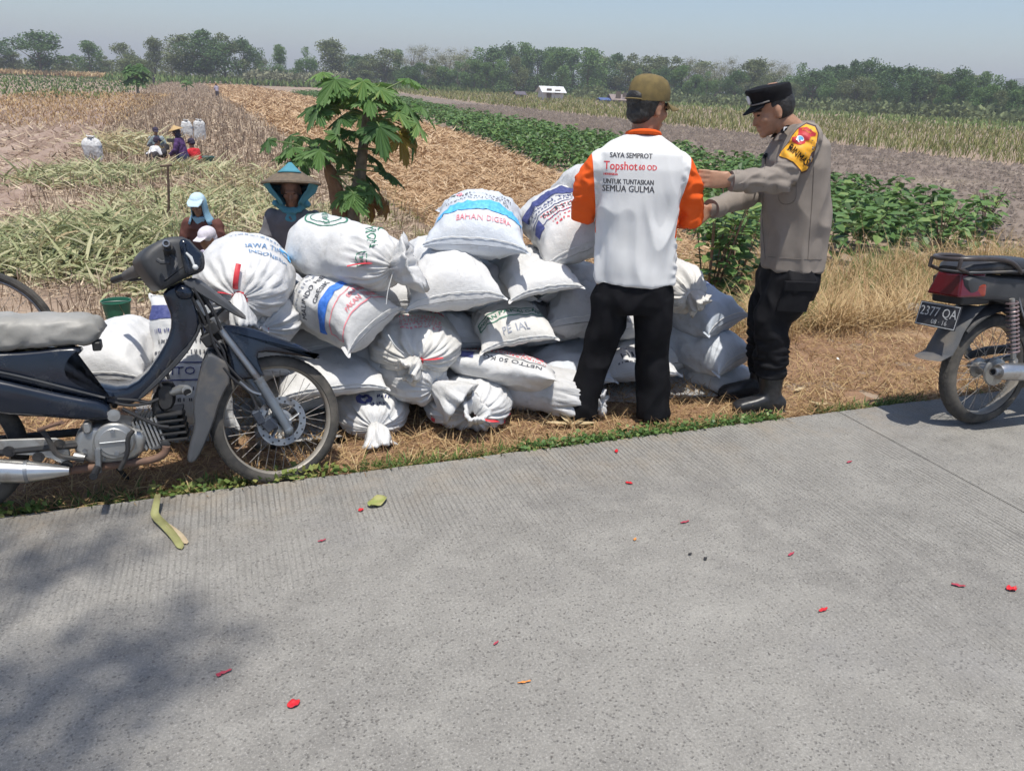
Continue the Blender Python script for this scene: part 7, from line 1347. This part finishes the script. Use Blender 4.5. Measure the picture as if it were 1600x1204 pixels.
def right_bike():
    PL = bike_plane(3.725, 2.735, .0, 7); root = empty('motorcycle', (4.4, 2.735, 0), 0, 'black motorcycle with a red tail light and number plate parked at the right edge', 'motorcycle', 'motorcycles at the roadside'); B = Bike(root); w3 = PL.w
    RW = .300
    wheel(B, PL, 0, RW, RW, .085, .245, 'dusty spoked rear wheel', drum=True, hub_r=.055); wheel(B, PL, 1.24, RW, RW, .07, .245, 'spoked front wheel', disc=None, drum=True)
    red = mat('red_tail_lens', (.13, .008, .012), (.09, .006, .01), 10, .2, spec=.6, coat=.5); org = mat('orange_lens', (.26, .04, .015), (.2, .03, .01), 12, .2, coat=.4)
    # tail light: rear face narrow at the top
    def block(P, name, m, parent=None):
        mb = MB(); mb.add([w3(*p) for p in P], [[0, 1, 2, 3], [4, 7, 6, 5], [0, 4, 5, 1], [1, 5, 6, 2], [2, 6, 7, 3], [3, 7, 4, 0]]); o = B.add(mb, name, m, parent, smooth=False); bv = o.modifiers.new('b', 'BEVEL'); bv.width = .012; bv.segments = 3; return o
    h0 = .005
    block([(-0.375, 0.715, -.10), (-0.375, 0.715, .10), (-0.345, 0.830, .075), (-0.345, 0.830, -.075), (-0.235, 0.715, -.125), (-0.235, 0.715, .125), (-0.205, 0.860, .09), (-0.205, 0.860, -.09)], 'tail_light', red)
    block([(-0.370, 0.717, .07), (-0.235, 0.717, .129), (-0.230, 0.780, .118), (-0.353, 0.775, .085), (-0.355, 0.717, .03), (-0.205, 0.717, .10), (-0.205, 0.780, .10), (-0.345, 0.775, .05)], 'turn_signal', org)
    block([(-0.370, 0.717, -.07), (-0.235, 0.717, -.129), (-0.230, 0.780, -.118), (-0.353, 0.775, -.085), (-0.355, 0.717, -.03), (-0.205, 0.717, -.10), (-0.205, 0.780, -.10), (-0.345, 0.775, -.05)], 'turn_signal', org)
    block([(-0.345, 0.675, -.09), (-0.345, 0.675, .09), (-0.345, 0.720, .095), (-0.345, 0.720, -.095), (-0.155, 0.670, -.09), (-0.155, 0.670, .09), (-0.155, 0.730, .10), (-0.155, 0.730, -.10)], 'light_bracket', M_blk)
    # number plate
    pm = mat('plate_black', (.022, .024, .03), (.05, .05, .055), 40, .5); pw = mat('plate_white', (.62, .63, .62), (.45, .45, .44), 40, .6)
    ex, ey = PL.n, unit(PL.e2*.95+PL.e1*-.0-PL.e1*.25*-1*0+PL.e1*.22); po = w3(-.375, .612, -.01); nn = unit(np.cross(ex, ey)); nn = nn if nn@PL.e1 < 0 else -nn; hwd, hht = .122, .062
    mb = MB(); mb.box(po, (2*hwd, 2*hht, .004), np.stack([ex, ey, nn])); pl = B.add(mb, 'number_plate', pm, label='black number plate with white characters')
    def onplate(V, Fq, name, m): P = po+V[:, 0:1]*ex+V[:, 1:2]*ey+nn*.0032; o = link(name, np_mesh(name, P-B.b, Fq, m, smooth=False), pl)
    V, Fq = frame_mesh(2*hwd-.012, 2*hht-.012, .004); onplate(V, Fq, 'plate_border', pw)
    for tx, sz_, x, y, sx in (('2377 QA', .068, 0, .014, .86), ('08 · 16', .034, .02, -.034, 1.)): V, Fq = text_mesh(tx, sz_, 0.); V = V*[sx, 1]+[x, y]; onplate(V, Fq, 'lettering', pw)
    # mud flap
    mb = MB(); sec = [(-.21, .66), (-.28, .60), (-.33, .53), (-.36, .47), (-.39, .42), (-.46, .395)]; V = []
    for dz in (0, .008):
        for u, v in sec:
            for d in np.linspace(-.075, .075, 7): V.append(w3(u+(.04*(d/.075)**2)+dz, v-.0*dz, d*(1 if v > .5 else 1.08)))
    q = grid_faces(6, 7); mb.add(V, [list(f) for f in q]+[list(f+42)[::-1] for f in q]+[[i, i+1, i+43, i+42] for i in range(35, 41)]); B.add(mb, 'mud_flap', M_dust)
    mb = MB(); A = np.linspace(.35, 2.35, 22); V = []
    for rr in (RW+.045, RW+.052):
        for a in A:
            for d in np.linspace(-.07, .07, 7): V.append(w3(rr*math.cos(a), RW+rr*math.sin(a)-.02*(d/.07)**2, d))
    q = grid_faces(22, 7); mb.add(V, [list(f) for f in q]+[list(f+154)[::-1] for f in q]); B.add(mb, 'rear_fender', M_blkp)
    # seat, grab rail, tail cover
    seat = mat('black_vinyl', (.022, .022, .024), (.035, .035, .037), 12, .42, bump=.3, bscale=60, dist=.004, c3=(.12, .11, .10), s3=5)
    mb = MB(); mb.loft([(w3(-.34, .845, 0), PL.n*.075, PL.e2*.018, 3), (w3(-.30, .855, 0), PL.n*.105, PL.e2*.032, 3), (w3(-.15, .862, 0), PL.n*.125, PL.e2*.042, 3), (w3(.05, .850, 0), PL.n*.128, PL.e2*.048, 3), (w3(.18, .815, 0), PL.n*.125, PL.e2*.05, 3), (w3(.42, .80, 0), PL.n*.11, PL.e2*.05, 3), (w3(.50, .815, 0), PL.n*.08, PL.e2*.03, 3)], 28); B.add(mb, 'seat', seat)
    mb = MB(); mb.tube([w3(u, .838, d) for u, d in chaikin([(-.34, -.07), (-.31, -.11), (-.15, -.13), (.15, -.13), (.15, -.10), (.15, .10), (.15, .13), (-.15, .13), (-.31, .11), (-.34, .07)], 2)], .007, 6, closed=True); B.add(mb, 'seat_piping', M_dust)
    mb = MB(); mb.tube([w3(*p) for p in chaikin(np.array([(-.02, .83, .13), (-.10, .89, .135), (-.24, .905, .125), (-.37, .905, .10), (-.405, .90, .0), (-.37, .905, -.10), (-.24, .905, -.125), (-.10, .89, -.135), (-.02, .83, -.13)]), 2, False)], .0115, 12); mb.tube([w3(*p) for p in ((-.38, .905, .085), (-.39, .86, .085), (-.30, .83, .085))], .010, 10); mb.tube([w3(*p) for p in ((-.38, .905, -.085), (-.39, .86, -.085), (-.30, .83, -.085))], .010, 10); B.add(mb, 'grab_rail', mat('rail_brown_black', (.04, .032, .03), (.07, .055, .05), 14, .35))
    for q in (1, -1):
        mb = MB().slab(chaikin([(-.36, .80), (-.30, .83), (.05, .80), (.28, .76), (.30, .66), (.15, .60), (-.05, .68), (-.30, .70)], 1), .05*q, .105*q, .012, .004*q, PL.fr); B.add(mb, 'side_cover', M_blkp)
        # shock with spring
        t0, t1 = np.array([-.06, .70, .135*q]), np.array([.03, .34, .135*q]); mb = MB(); mb.tube([w3(*t0), w3(*t1)], .013, 12); mb.tube([w3(*(t0*.12+t1*.88)), w3(*t1)], .02, 12); sh = B.add(mb, 'shock_absorber', M_alu)
        k = 150; tt = np.linspace(0, 1, k); P = [w3(*(t0*(1-(.04+.76*x))+t1*(.04+.76*x)+np.array([.027*math.cos(x*2*math.pi*13), 0, .027*math.sin(x*2*math.pi*13)]))) for x in tt]; mb = MB(); mb.tube(P, .0048, 6); B.add(mb, 'spring', mat('spring_pink', (.30, .22, .23), (.22, .17, .17), 10, .4, .4), sh)
        mb = MB(); mb.tube([w3(0, RW, .095*q), w3(.28, RW+.02, .095*q), w3(.52, RW+.03, .09*q)], .018, 10); B.add(mb, 'swing_arm', M_steel)
    mb = MB(); mb.tube([w3(-.12, .335, .165), w3(-.13+.03, .335, .165), w3(.0, .325, .165), w3(.45, .275, .16), w3(.60, .25, .15)], [.036, .043, .046, .046, .025], 24); mf = B.add(mb, 'muffler', M_chr); mb = MB(); d_ = unit(w3(-.12, .335, .165)-w3(0, .325, .165)); mb.lathe([(.015, .03), (.021, .03), (.021, -.005), (.015, -.005)], w3(-.122, .335, .165), d_, 20, True); B.add(mb, 'tail_pipe', M_steel, mf); mb = MB(); mb.lathe([(0, .008), (.015, .0085)], w3(-.122, .335, .165), d_, 16); B.add(mb, 'pipe_bore', M_hose, mf)
    mb = MB(); mb.tube([w3(*p) for p in chaikin(np.array([(.60, .25, .15), (.75, .24, .13), (.88, .28, .08), (.92, .42, .03)]), 2, False)], .017, 12); B.add(mb, 'exhaust_pipe', M_rust)
    mb = MB(); mb.slab(chaikin([(-.06, .34), (.02, .40), (.30, .40), (.5, .38), (.5, .33), (.2, .36), (.02, .35)], 1), -.10, -.06, .006, 0, PL.fr); B.add(mb, 'chain_case', M_blk)
    mb = MB(); mb.slab(chaikin([(.34, .24), (.40, .44), (.60, .48), (.78, .44), (.82, .28), (.70, .20), (.45, .19)], 1), -.10, .10, .02, .006, PL.fr); B.add(mb, 'crankcase', M_alu); mb = MB(); mb.tube([w3(.68, .42, 0), w3(.80, .60, 0)], [.075, .06], 12); B.add(mb, 'cylinder', M_blk)
    for i in range(6): mb = MB(); mb.box(w3(.70+.018*i, .45+.026*i, 0), (.17, .15, .006), np.array(Matrix.Rotation(-.6, 3, 'Y'))); B.add(mb, 'cylinder_fin', M_blk)
    mb = MB(); mb.loft([(w3(.42, .80, 0), PL.n*.07, PL.e2*.05, 2.6), (w3(.55, .84, 0), PL.n*.115, PL.e2*.085, 2.6), (w3(.75, .87, 0), PL.n*.125, PL.e2*.10, 2.6), (w3(.95, .86, 0), PL.n*.10, PL.e2*.08, 2.6), (w3(1.02, .84, 0), PL.n*.05, PL.e2*.04, 2.4)], 24); B.add(mb, 'fuel_tank', M_nav)
    for q in (1, -1): mb = MB(); mb.tube([w3(1.24, RW, .085*q), w3(1.02, .80, .085*q)], [.022, .018], 14); B.add(mb, 'fork_leg', M_steel)
    mb = MB(); A = np.linspace(.3, 2.9, 20); V = []
    for rr in (RW+.03, RW+.036):
        for a in A:
            for d in np.linspace(-.05, .05, 5): V.append(w3(1.24+rr*math.cos(a), RW+rr*math.sin(a)-.02*(d/.05)**2, d))
    q = grid_faces(20, 5); mb.add(V, [list(f) for f in q]+[list(f+100)[::-1] for f in q]); B.add(mb, 'front_fender', M_nav)
    mb = MB(); mb.tube([w3(*p) for p in chaikin(np.array([(.72, 1.0, .36), (.86, 1.02, .22), (1.0, .93, .08), (1.0, .93, -.08), (.86, 1.02, -.22), (.72, 1.0, -.36)]), 2, False)], .011, 10); hb = B.add(mb, 'handlebar', M_steel)
    for q in (1, -1): mb = MB(); mb.tube([w3(.71, .998, .375*q), w3(.80, 1.012, .27*q)], .0165, 12); B.add(mb, 'grip', mat('purple_grip', (.12, .09, .20), (.18, .15, .26), 30, .6), hb); mb = MB(); mb.ell(w3(.70, .997, .385*q), (.016, .016, .016)); B.add(mb, 'grip_end', M_steel, hb)
    mb = MB(); mb.lathe([(.0, -.10), (.05, -.09), (.085, -.03), (.09, .0), (.085, .015), (0, .03)], w3(1.13, .90, 0), PL.e1, 24); B.add(mb, 'headlight', M_blkp)
    mb = MB(); mb.tube([w3(.42, .78, .06), w3(.30, .55, .08), w3(.42, .30, .07), w3(.8, .24, .06)], .014, 8); mb.tube([w3(.42, .78, -.06), w3(.30, .55, -.08), w3(.42, .30, -.07), w3(.8, .24, -.06)], .014, 8); mb.tube([w3(1.0, .85, 0), w3(.7, .74, 0), w3(.0, .76, 0)], .018, 8); B.add(mb, 'frame', M_blk)
    for pts in ([(.02, .72, .10), (.06, .60, .12), (.12, .55, .12)], [(.10, .74, .09), (.14, .62, .11), (.2, .58, .11)]): mb = MB(); mb.tube([w3(*p) for p in chaikin(np.array(pts), 2, False)], .006, 6); B.add(mb, 'cable', M_steel)
    mb = MB(); mb.box(w3(.13, .655, .09), (.07, .05, .07)); B.add(mb, 'battery_box', M_alu)
    mb = MB(); mb.tube([w3(.50, .24, -.10), w3(.40, .012, -.24)], .011, 8); mb.ell(w3(.40, .012, -.24), (.02, .02, .006)); B.add(mb, 'side_stand', M_blk)
right_bike()
# ------------------------------------------------------------------ bicycle wheel at the left edge
def bicycle():
    Yb = 4.4
    while Yb < 9:
        c = atY(-32, 530, Yb)
        if c[2]-tz(c[0], c[1]) <= .36: break
        Yb += .02
    g0 = float(tz(c[0], c[1])); c = c+[.235, 0, 0]; root = empty('bicycle', (c[0], c[1], g0), 0, 'black bicycle whose front tyre shows at the left edge above the seat', 'bicycle'); B = Bike(root); PL = Plane3((c[0], c[1]-.036, g0), (1, 0, 0), (0, .1, .995), (0, -.995, .1)); hh = .36
    tp_ = PL.uv(0, 459, 0); 
    def bw(u): 
        A = np.linspace(0, 2*math.pi, 56, endpoint=False); mb = MB(); mb.tube([PL.w(u+.34*math.cos(a), hh+.34*math.sin(a)) for a in A], .021, 10, closed=True); wf = B.add(mb, 'wheel', M_rub); mb = MB(); mb.tube([PL.w(u+.318*math.cos(a), hh+.318*math.sin(a)) for a in A], .010, 8, closed=True); B.add(mb, 'rim', M_steel, wf); mb = MB(); mb.tube([PL.w(u, hh, -.05), PL.w(u, hh, .05)], .018, 12); B.add(mb, 'hub', M_steel, wf)
        for i in range(28): a = 2*math.pi*i/28; mb = MB(); mb.tube([PL.w(u, hh, .03*(1 if i % 2 else -1)), PL.w(u+.312*math.cos(a), hh+.312*math.sin(a))], .0012, 3); B.add(mb, 'spoke', M_spk, wf)
    bw(-.235); bw(-1.33)
    T = lambda nm, pts, r, m=M_blkp: B.add(MB().tube([PL.w(*p) for p in pts], r, 10), nm, m)
    for q in (.055, -.055): T('fork', [(-.235, hh, q), (-.30, hh+.36, q*.6), (-.36, hh+.52, 0)], .011)
    T('frame', [(-.37, hh+.50, 0), (-.85, hh-.06, 0), (-1.02, hh+.52, 0), (-.40, hh+.58, 0)], .016); T('seat_stay', [(-1.0, hh+.46, .02), (-1.33, hh, .05)], .009); T('chain_stay', [(-.85, hh-.06, .02), (-1.33, hh, .05)], .010)
    T('handlebar', [(-.56, hh+.74, .28), (-.42, hh+.72, .10), (-.40, hh+.66, 0), (-.42, hh+.72, -.10), (-.56, hh+.74, -.28)], .011, M_steel); T('stem', [(-.37, hh+.5, 0), (-.40, hh+.68, 0)], .013, M_steel)
    mb = MB(); mb.loft([(PL.w(-1.22, hh+.62), PL.n*.08, PL.e2*.025, 2.5), (PL.w(-1.1, hh+.63), PL.n*.07, PL.e2*.03, 2.5), (PL.w(-.95, hh+.62), PL.n*.02, PL.e2*.02, 2.5)], 16); B.add(mb, 'saddle', M_blkp); T('crank', [(-.85, hh-.06, .09), (-.72, hh-.15, .09)], .01, M_steel)
bicycle()
# ================================================================== smaller things in the field and on the road
def bucket(p, r, h, m, label, grp=None):
    o = empty('bucket', p, 0, label, 'bucket', grp); mb = MB(); mb.lathe([(r*.72, 0), (r*.74, .0), (r*.97, h*.96), (r*1.04, h*.97), (r*1.04, h), (r*.96, h), (r*.70, .012), (.0, .012)], (0, 0, 0), (0, 0, 1), 36); mb.build('pail', m, o)
    mb = MB(); a = np.linspace(0, math.pi, 20); mb.tube([(r*1.02*math.cos(x), -r*.5*math.sin(x)-.02, h*.93+.03*math.sin(x)) for x in a], .004, 6); mb.build('handle', mat('wire_handle', (.2, .2, .2), rough=.5, metal=.6), o)
    return o
gm = mat('green_plastic', (.025, .14, .085), (.035, .17, .10), 6, .45, c3=(.10, .16, .12), s3=7)
Yb = 4.6
while Yb < 9:
    p = atY(181, 470, Yb)
    if p[2]-tz(p[0], p[1]) <= .24: break
    Yb += .02
bucket((p[0], p[1], float(tz(p[0], p[1]))), .125, .24, gm, 'dark green plastic bucket standing behind the white sack and the motorcycle')
bucket(gt(322, 257), .26, .22, mat('teal_plastic', (.02, .10, .09), rough=.5), 'small dark teal basin beside the worker in red')
# tall sacks standing in the field
for px_, py_, w_, h_, lb, nv in ((148, 254, .48, .62, 'lone white sack with dark print at the left of the field', True), (294, 219, .42, .66, 'white printed sack standing behind the purple worker, left of the pair', True), (314, 223, .42, .74, 'plain white sack standing behind the purple worker, right of the pair', False)):
    b = gt(px_, py_); s_ = type('FieldSack', (Sack,), {'tuft': (.05, .10, (.95, .1, .1)), 'rib': False})('tied', 0, 0, 0, h_*1.15, w_, w_*.85, yaw=rng.uniform(-20, 20), pitch=-84, seed=px_, label=lb, group='sacks in the field', anchor='mid', world=b+np.array([0, 0, h_*.5]))
    if nv: s_.put([(words_mesh(.26, .05, 5), 'navy', .05, 0, 0, PI2), (words_mesh(.26, .05, 6), 'navy', -.06, 0, 0, PI2), (words_mesh(.26, .05, 7), 'steel', .0, .02, 0, 0.)])
# wooden stake with a short crosspiece
b = gt(263, 347); tpz = CH+ray(262, 258)[2]*((b[:2]@fh[:2])/(ray(262, 258)@fh)); st_ = empty('stake', b, 0, 'thin upright wooden stake with a short crosspiece in the leaf heap', 'stake'); M_wd = mat('weathered_wood', (.13, .085, .06), (.08, .055, .04), 12, .9); h_ = tpz-b[2]
tx_ = CAM+ray(262, 258)*((b[:2]@fh[:2])/(ray(262, 258)@fh))-b; mb = MB(); mb.tube([(0, 0, -.05), tx_*.5+[.01, 0, 0], tx_], [.022, .02, .018], 7); mb.build('post', M_wd, st_); mb = MB(); mb.tube([tx_+[-.12, 0, -.02], tx_+[.06, .02, .0]], [.018, .02], 7); mb.build('crosspiece', M_wd, st_)
b = gt(272, 256); o = empty('hoe', b, 0, 'dark hoe standing upright between the far workers', 'hoe'); mb = MB(); mb.tube([(0, 0, -.02), (.03, 0, .45), (.04, 0, .62)], .02, 6); mb.build('shaft', M_wd, o); mb = MB(); mb.box((0, 0, .64), (.22, .06, .10)); mb.build('blade', mat('hoe_iron', (.05, .045, .045)), o)
# petals and leaves on the road
petR = mat('red_petal', (.75, .03, .035), (.60, .02, .04), 40, .5, trans=.2); petP = mat('dried_petal', (.42, .04, .08), (.30, .05, .06), 60, .7); lfG = mat('fallen_leaf', (.30, .36, .10), (.42, .40, .16), 30, .6, trans=.2); petO = mat('orange_petal', (.70, .26, .05), (.5, .2, .05), 30, .6)
def petal(px, py, L, wd, ang, m, label, cat='petal', grp='petals on the road', lift=.004, name='petal', curl=.35):
    p = gz(px, py, .002); o_n = 9; t = np.linspace(0, 1, o_n); pr = np.sin(np.pi*np.clip(t*.92+.06, 0, 1))**.7; V = []; c, s = math.cos(R(ang)), math.sin(R(ang)); sd = int(px) % 7
    for k in range(o_n):
        for j in (-1, -.5, 0, .5, 1):
            x = (t[k]-.5)*L; y = j*wd/2*pr[k]; z = lift+curl*abs(j)**2*wd*.45*(.6+.4*math.sin(k+sd))+curl*.25*L*(t[k]-.5)**2+.0015*math.sin(k*1.7+j*2+sd); V.append((x*c-y*s, x*s+y*c, z))
    Fq = grid_faces(o_n, 5); o = link(name, np_mesh(name, V, Fq, m)); o.location = p; tag(o, label, cat, grp); md = o.modifiers.new('t', 'SOLIDIFY'); md.thickness = .0012
    return o
petal(459, 1100, .036, .028, 20, petR, 'bright red petal alone on the lower part of the road'); petal(350, 1051, .044, .010, 12, petP, 'thin dark red petal left of the bright one low on the road'); petal(564, 797, .024, .018, 30, petR, 'bright red petal beside the pale green leaf')
petal(1580, 921, .038, .026, -10, petR, 'bright red petal at the right edge of the road', curl=.8); petal(1497, 915, .046, .014, -35, petP, 'faded crimson petal left of the red one at the right edge'); petal(1286, 953, .040, .013, 8, petR, 'flat narrow red petal in the right half of the road'); petal(1236, 866, .038, .010, 20, petP, 'short dull red petal above the narrow one')
petal(1070, 816, .042, .009, 5, petP, 'thin pinkish petal in the middle of the road'); petal(983, 755, .034, .016, -40, petR, 'small curled red petal below the man\'s right foot'); petal(963, 705, .034, .016, 60, petR, 'small red petal close to the road edge under the man'); petal(1327, 722, .036, .010, 10, petP, 'dark red petal near the joint in the concrete')
petal(503, 845, .030, .008, 10, petP, 'tiny brown petal under the front wheel'); petal(775, 1005, .022, .007, 30, petP, 'tiny dark petal in the middle foreground'); petal(992, 843, .018, .010, 40, petO, 'tiny orange petal in the middle of the road'); petal(819, 1066, .040, .006, -5, petO, 'thin straw coloured bit in the foreground'); petal(342, 636+420, .012, .008, 0, petP, 'speck of red beside the thin dark petal')
petal(590, 786, .095, .062, 35, lfG, 'pale yellow green leaf lying by the road edge', 'leaf', 'leaves on the road', .006, 'fallen_leaf', .5); petal(1078, 866, .016, .010, 10, M_hose, 'black speck of dirt in the middle of the road', 'dirt', 'dirt on the road', name='dirt_speck'); petal(1102, 873, .020, .012, 40, M_hose, 'second black speck of dirt right of the first', 'dirt', 'dirt on the road', name='dirt_speck')
# folded dry blade lying across the edge
def strip_leaf(pts, wd, m, label, name='dry_blade', cat='leaf', zs=None):
    P = chaikin(np.array(pts, float), 2, False); n = len(P); T = np.gradient(P, axis=0); S = np.cross(T, zz); S /= np.linalg.norm(S, axis=1)[:, None]+1e-9; pr = np.interp(np.linspace(0, 1, n), [0, .1, .5, .9, 1], [.5, .7, 1., .8, .15])[:, None]; V = np.concatenate([np.stack([P-S*wd/2*pr+[0, 0, .004], P, P+S*wd/2*pr+[0, 0, .004]], 1).reshape(-1, 3)])
    o = link(name, np_mesh(name, V-P[0], grid_faces(n, 3), m)); o.location = P[0]; tag(o, label, cat); md = o.modifiers.new('t', 'SOLIDIFY'); md.thickness = .001
lfy = mat('yellowing_blade', (.40, .40, .17), (.30, .28, .12), 20, .6, trans=.2); G3 = lambda px, py, z: gz(px, py, z)
strip_leaf([G3(247, 772, .05), G3(243, 795, .03), G3(241, 806, .012), G3(258, 822, .014), G3(275, 842, .006), G3(284, 858, .003)], .034, lfy, 'folded yellow green blade lying over the road edge at left')
strip_leaf([G3(262, 820, .012), G3(282, 836, .006), G3(292, 850, .003)], .022, mat('dry_husk', (.55, .45, .30), (.45, .35, .22), 20, .7), 'dry brown strip beside the folded blade on the road')
# dry corn husk by the man's foot
o = empty('corn_husk', gz(892, 668, -.03), 0, 'pale dry corn husk lying at the man\'s left foot', 'husk'); hm_ = mat('husk_cream', (.62, .50, .31), (.52, .40, .23), 20, .7, trans=.2)
for i in range(11):
    a = rng.uniform(-.6, 3.6); L = rng.uniform(.07, .16); n = 7; t = np.linspace(0, 1, n); e = rng.uniform(.1, .8) if i else 1.3; V = []
    for k in range(n):
        for j in (-1, 0, 1): V.append((math.cos(a)*L*t[k]*math.cos(e)-math.sin(a)*j*.018*math.sin(math.pi*(t[k]*.9+.08)), math.sin(a)*L*t[k]*math.cos(e)+math.cos(a)*j*.018*math.sin(math.pi*(t[k]*.9+.08)), .01+L*math.sin(e)*t[k]*(1-.5*t[k])+.006*abs(j)))
    link('husk_leaf', np_mesh('husk_leaf', V, grid_faces(n, 3), hm_), o)
for px_, py_, L, an, lb in ((1250, 605, .10, 20, 'curled dry husk strip behind the policeman\'s boot'), (1282, 628, .12, -30, 'bent straw strip on the verge right of the boots'), (1310, 558, .05, 60, 'white scrap on the dry verge right of the policeman')):
    p = gz(px_, py_, -.02); petal(px_, py_, L, L*.3, an, hm_ if L > .06 else mat('white_scrap', (.75, .74, .70), rough=.7), lb, 'scrap', 'scraps on the verge', -.012, 'scrap', .5)
b = atY(1425, 512, 4.7); o = empty('wood_chunk', (b[0], 4.7, float(tz(b[0], 4.7))), .3, 'grey broken piece of wood in the dry grass left of the parked motorcycle', 'wood'); mb = MB(); mb.loft([((-.12, 0, .10), (0, .05, 0), (0, 0, .025), 3.5), ((.0, .02, .12), (0, .06, .01), (0, .0, .03), 3.5), ((.14, .02, .11), (0, .04, 0), (0, 0, .02), 3.5)], 10); mb.build('plank_piece', mat('grey_wood', (.33, .29, .23), (.24, .21, .17), 10, .9, bump=.6), o); mb = MB(); mb.loft([((.0, .02, -.02), (.06, 0, 0), (0, .05, 0), 3), ((.03, .02, .10), (.05, 0, 0), (0, .04, 0), 3)], 10); mb.build('stub', MATS['grey_wood'], o)
# broad green weeds creeping over the concrete edge
wl_ = []; n = 0
xs_ = rng.uniform(1.2, 2.7, 1100); ys_ = 3.06+abs(rng.normal(0, .05, 1100)); C = np.stack([xs_, ys_, np.full(1100, -.01)+U(0, .035, 1100)], -1); V, Fq = leafcloud(C, U(.014, .032, 1100), .35, .75); stuff(link('creeping_weeds', np_mesh('creeping_weeds', V, Fq, ML_bean, tint=U(.2, .95, 1100), smooth=False)), 'small round leaved weeds creeping along the edge below the two men', 'weeds')
xs_ = rng.uniform(-1.0, .6, 500); ys_ = 3.07+abs(rng.normal(0, .04, 500)); kp = nz(np.stack([xs_, 0*xs_, 0*xs_], -1), 2.5) > 0; C = np.stack([xs_, ys_, np.full(500, -.01)+U(0, .04, 500)], -1)[kp]; V, Fq = leafcloud(C, U(.02, .045, len(C)), .5, .7); stuff(link('creeping_weeds', np_mesh('creeping_weeds', V, Fq, ML_green, tint=U(.2, .8, len(C)), smooth=False)), 'yellow green weed leaves under the motorcycle along the edge', 'weeds')
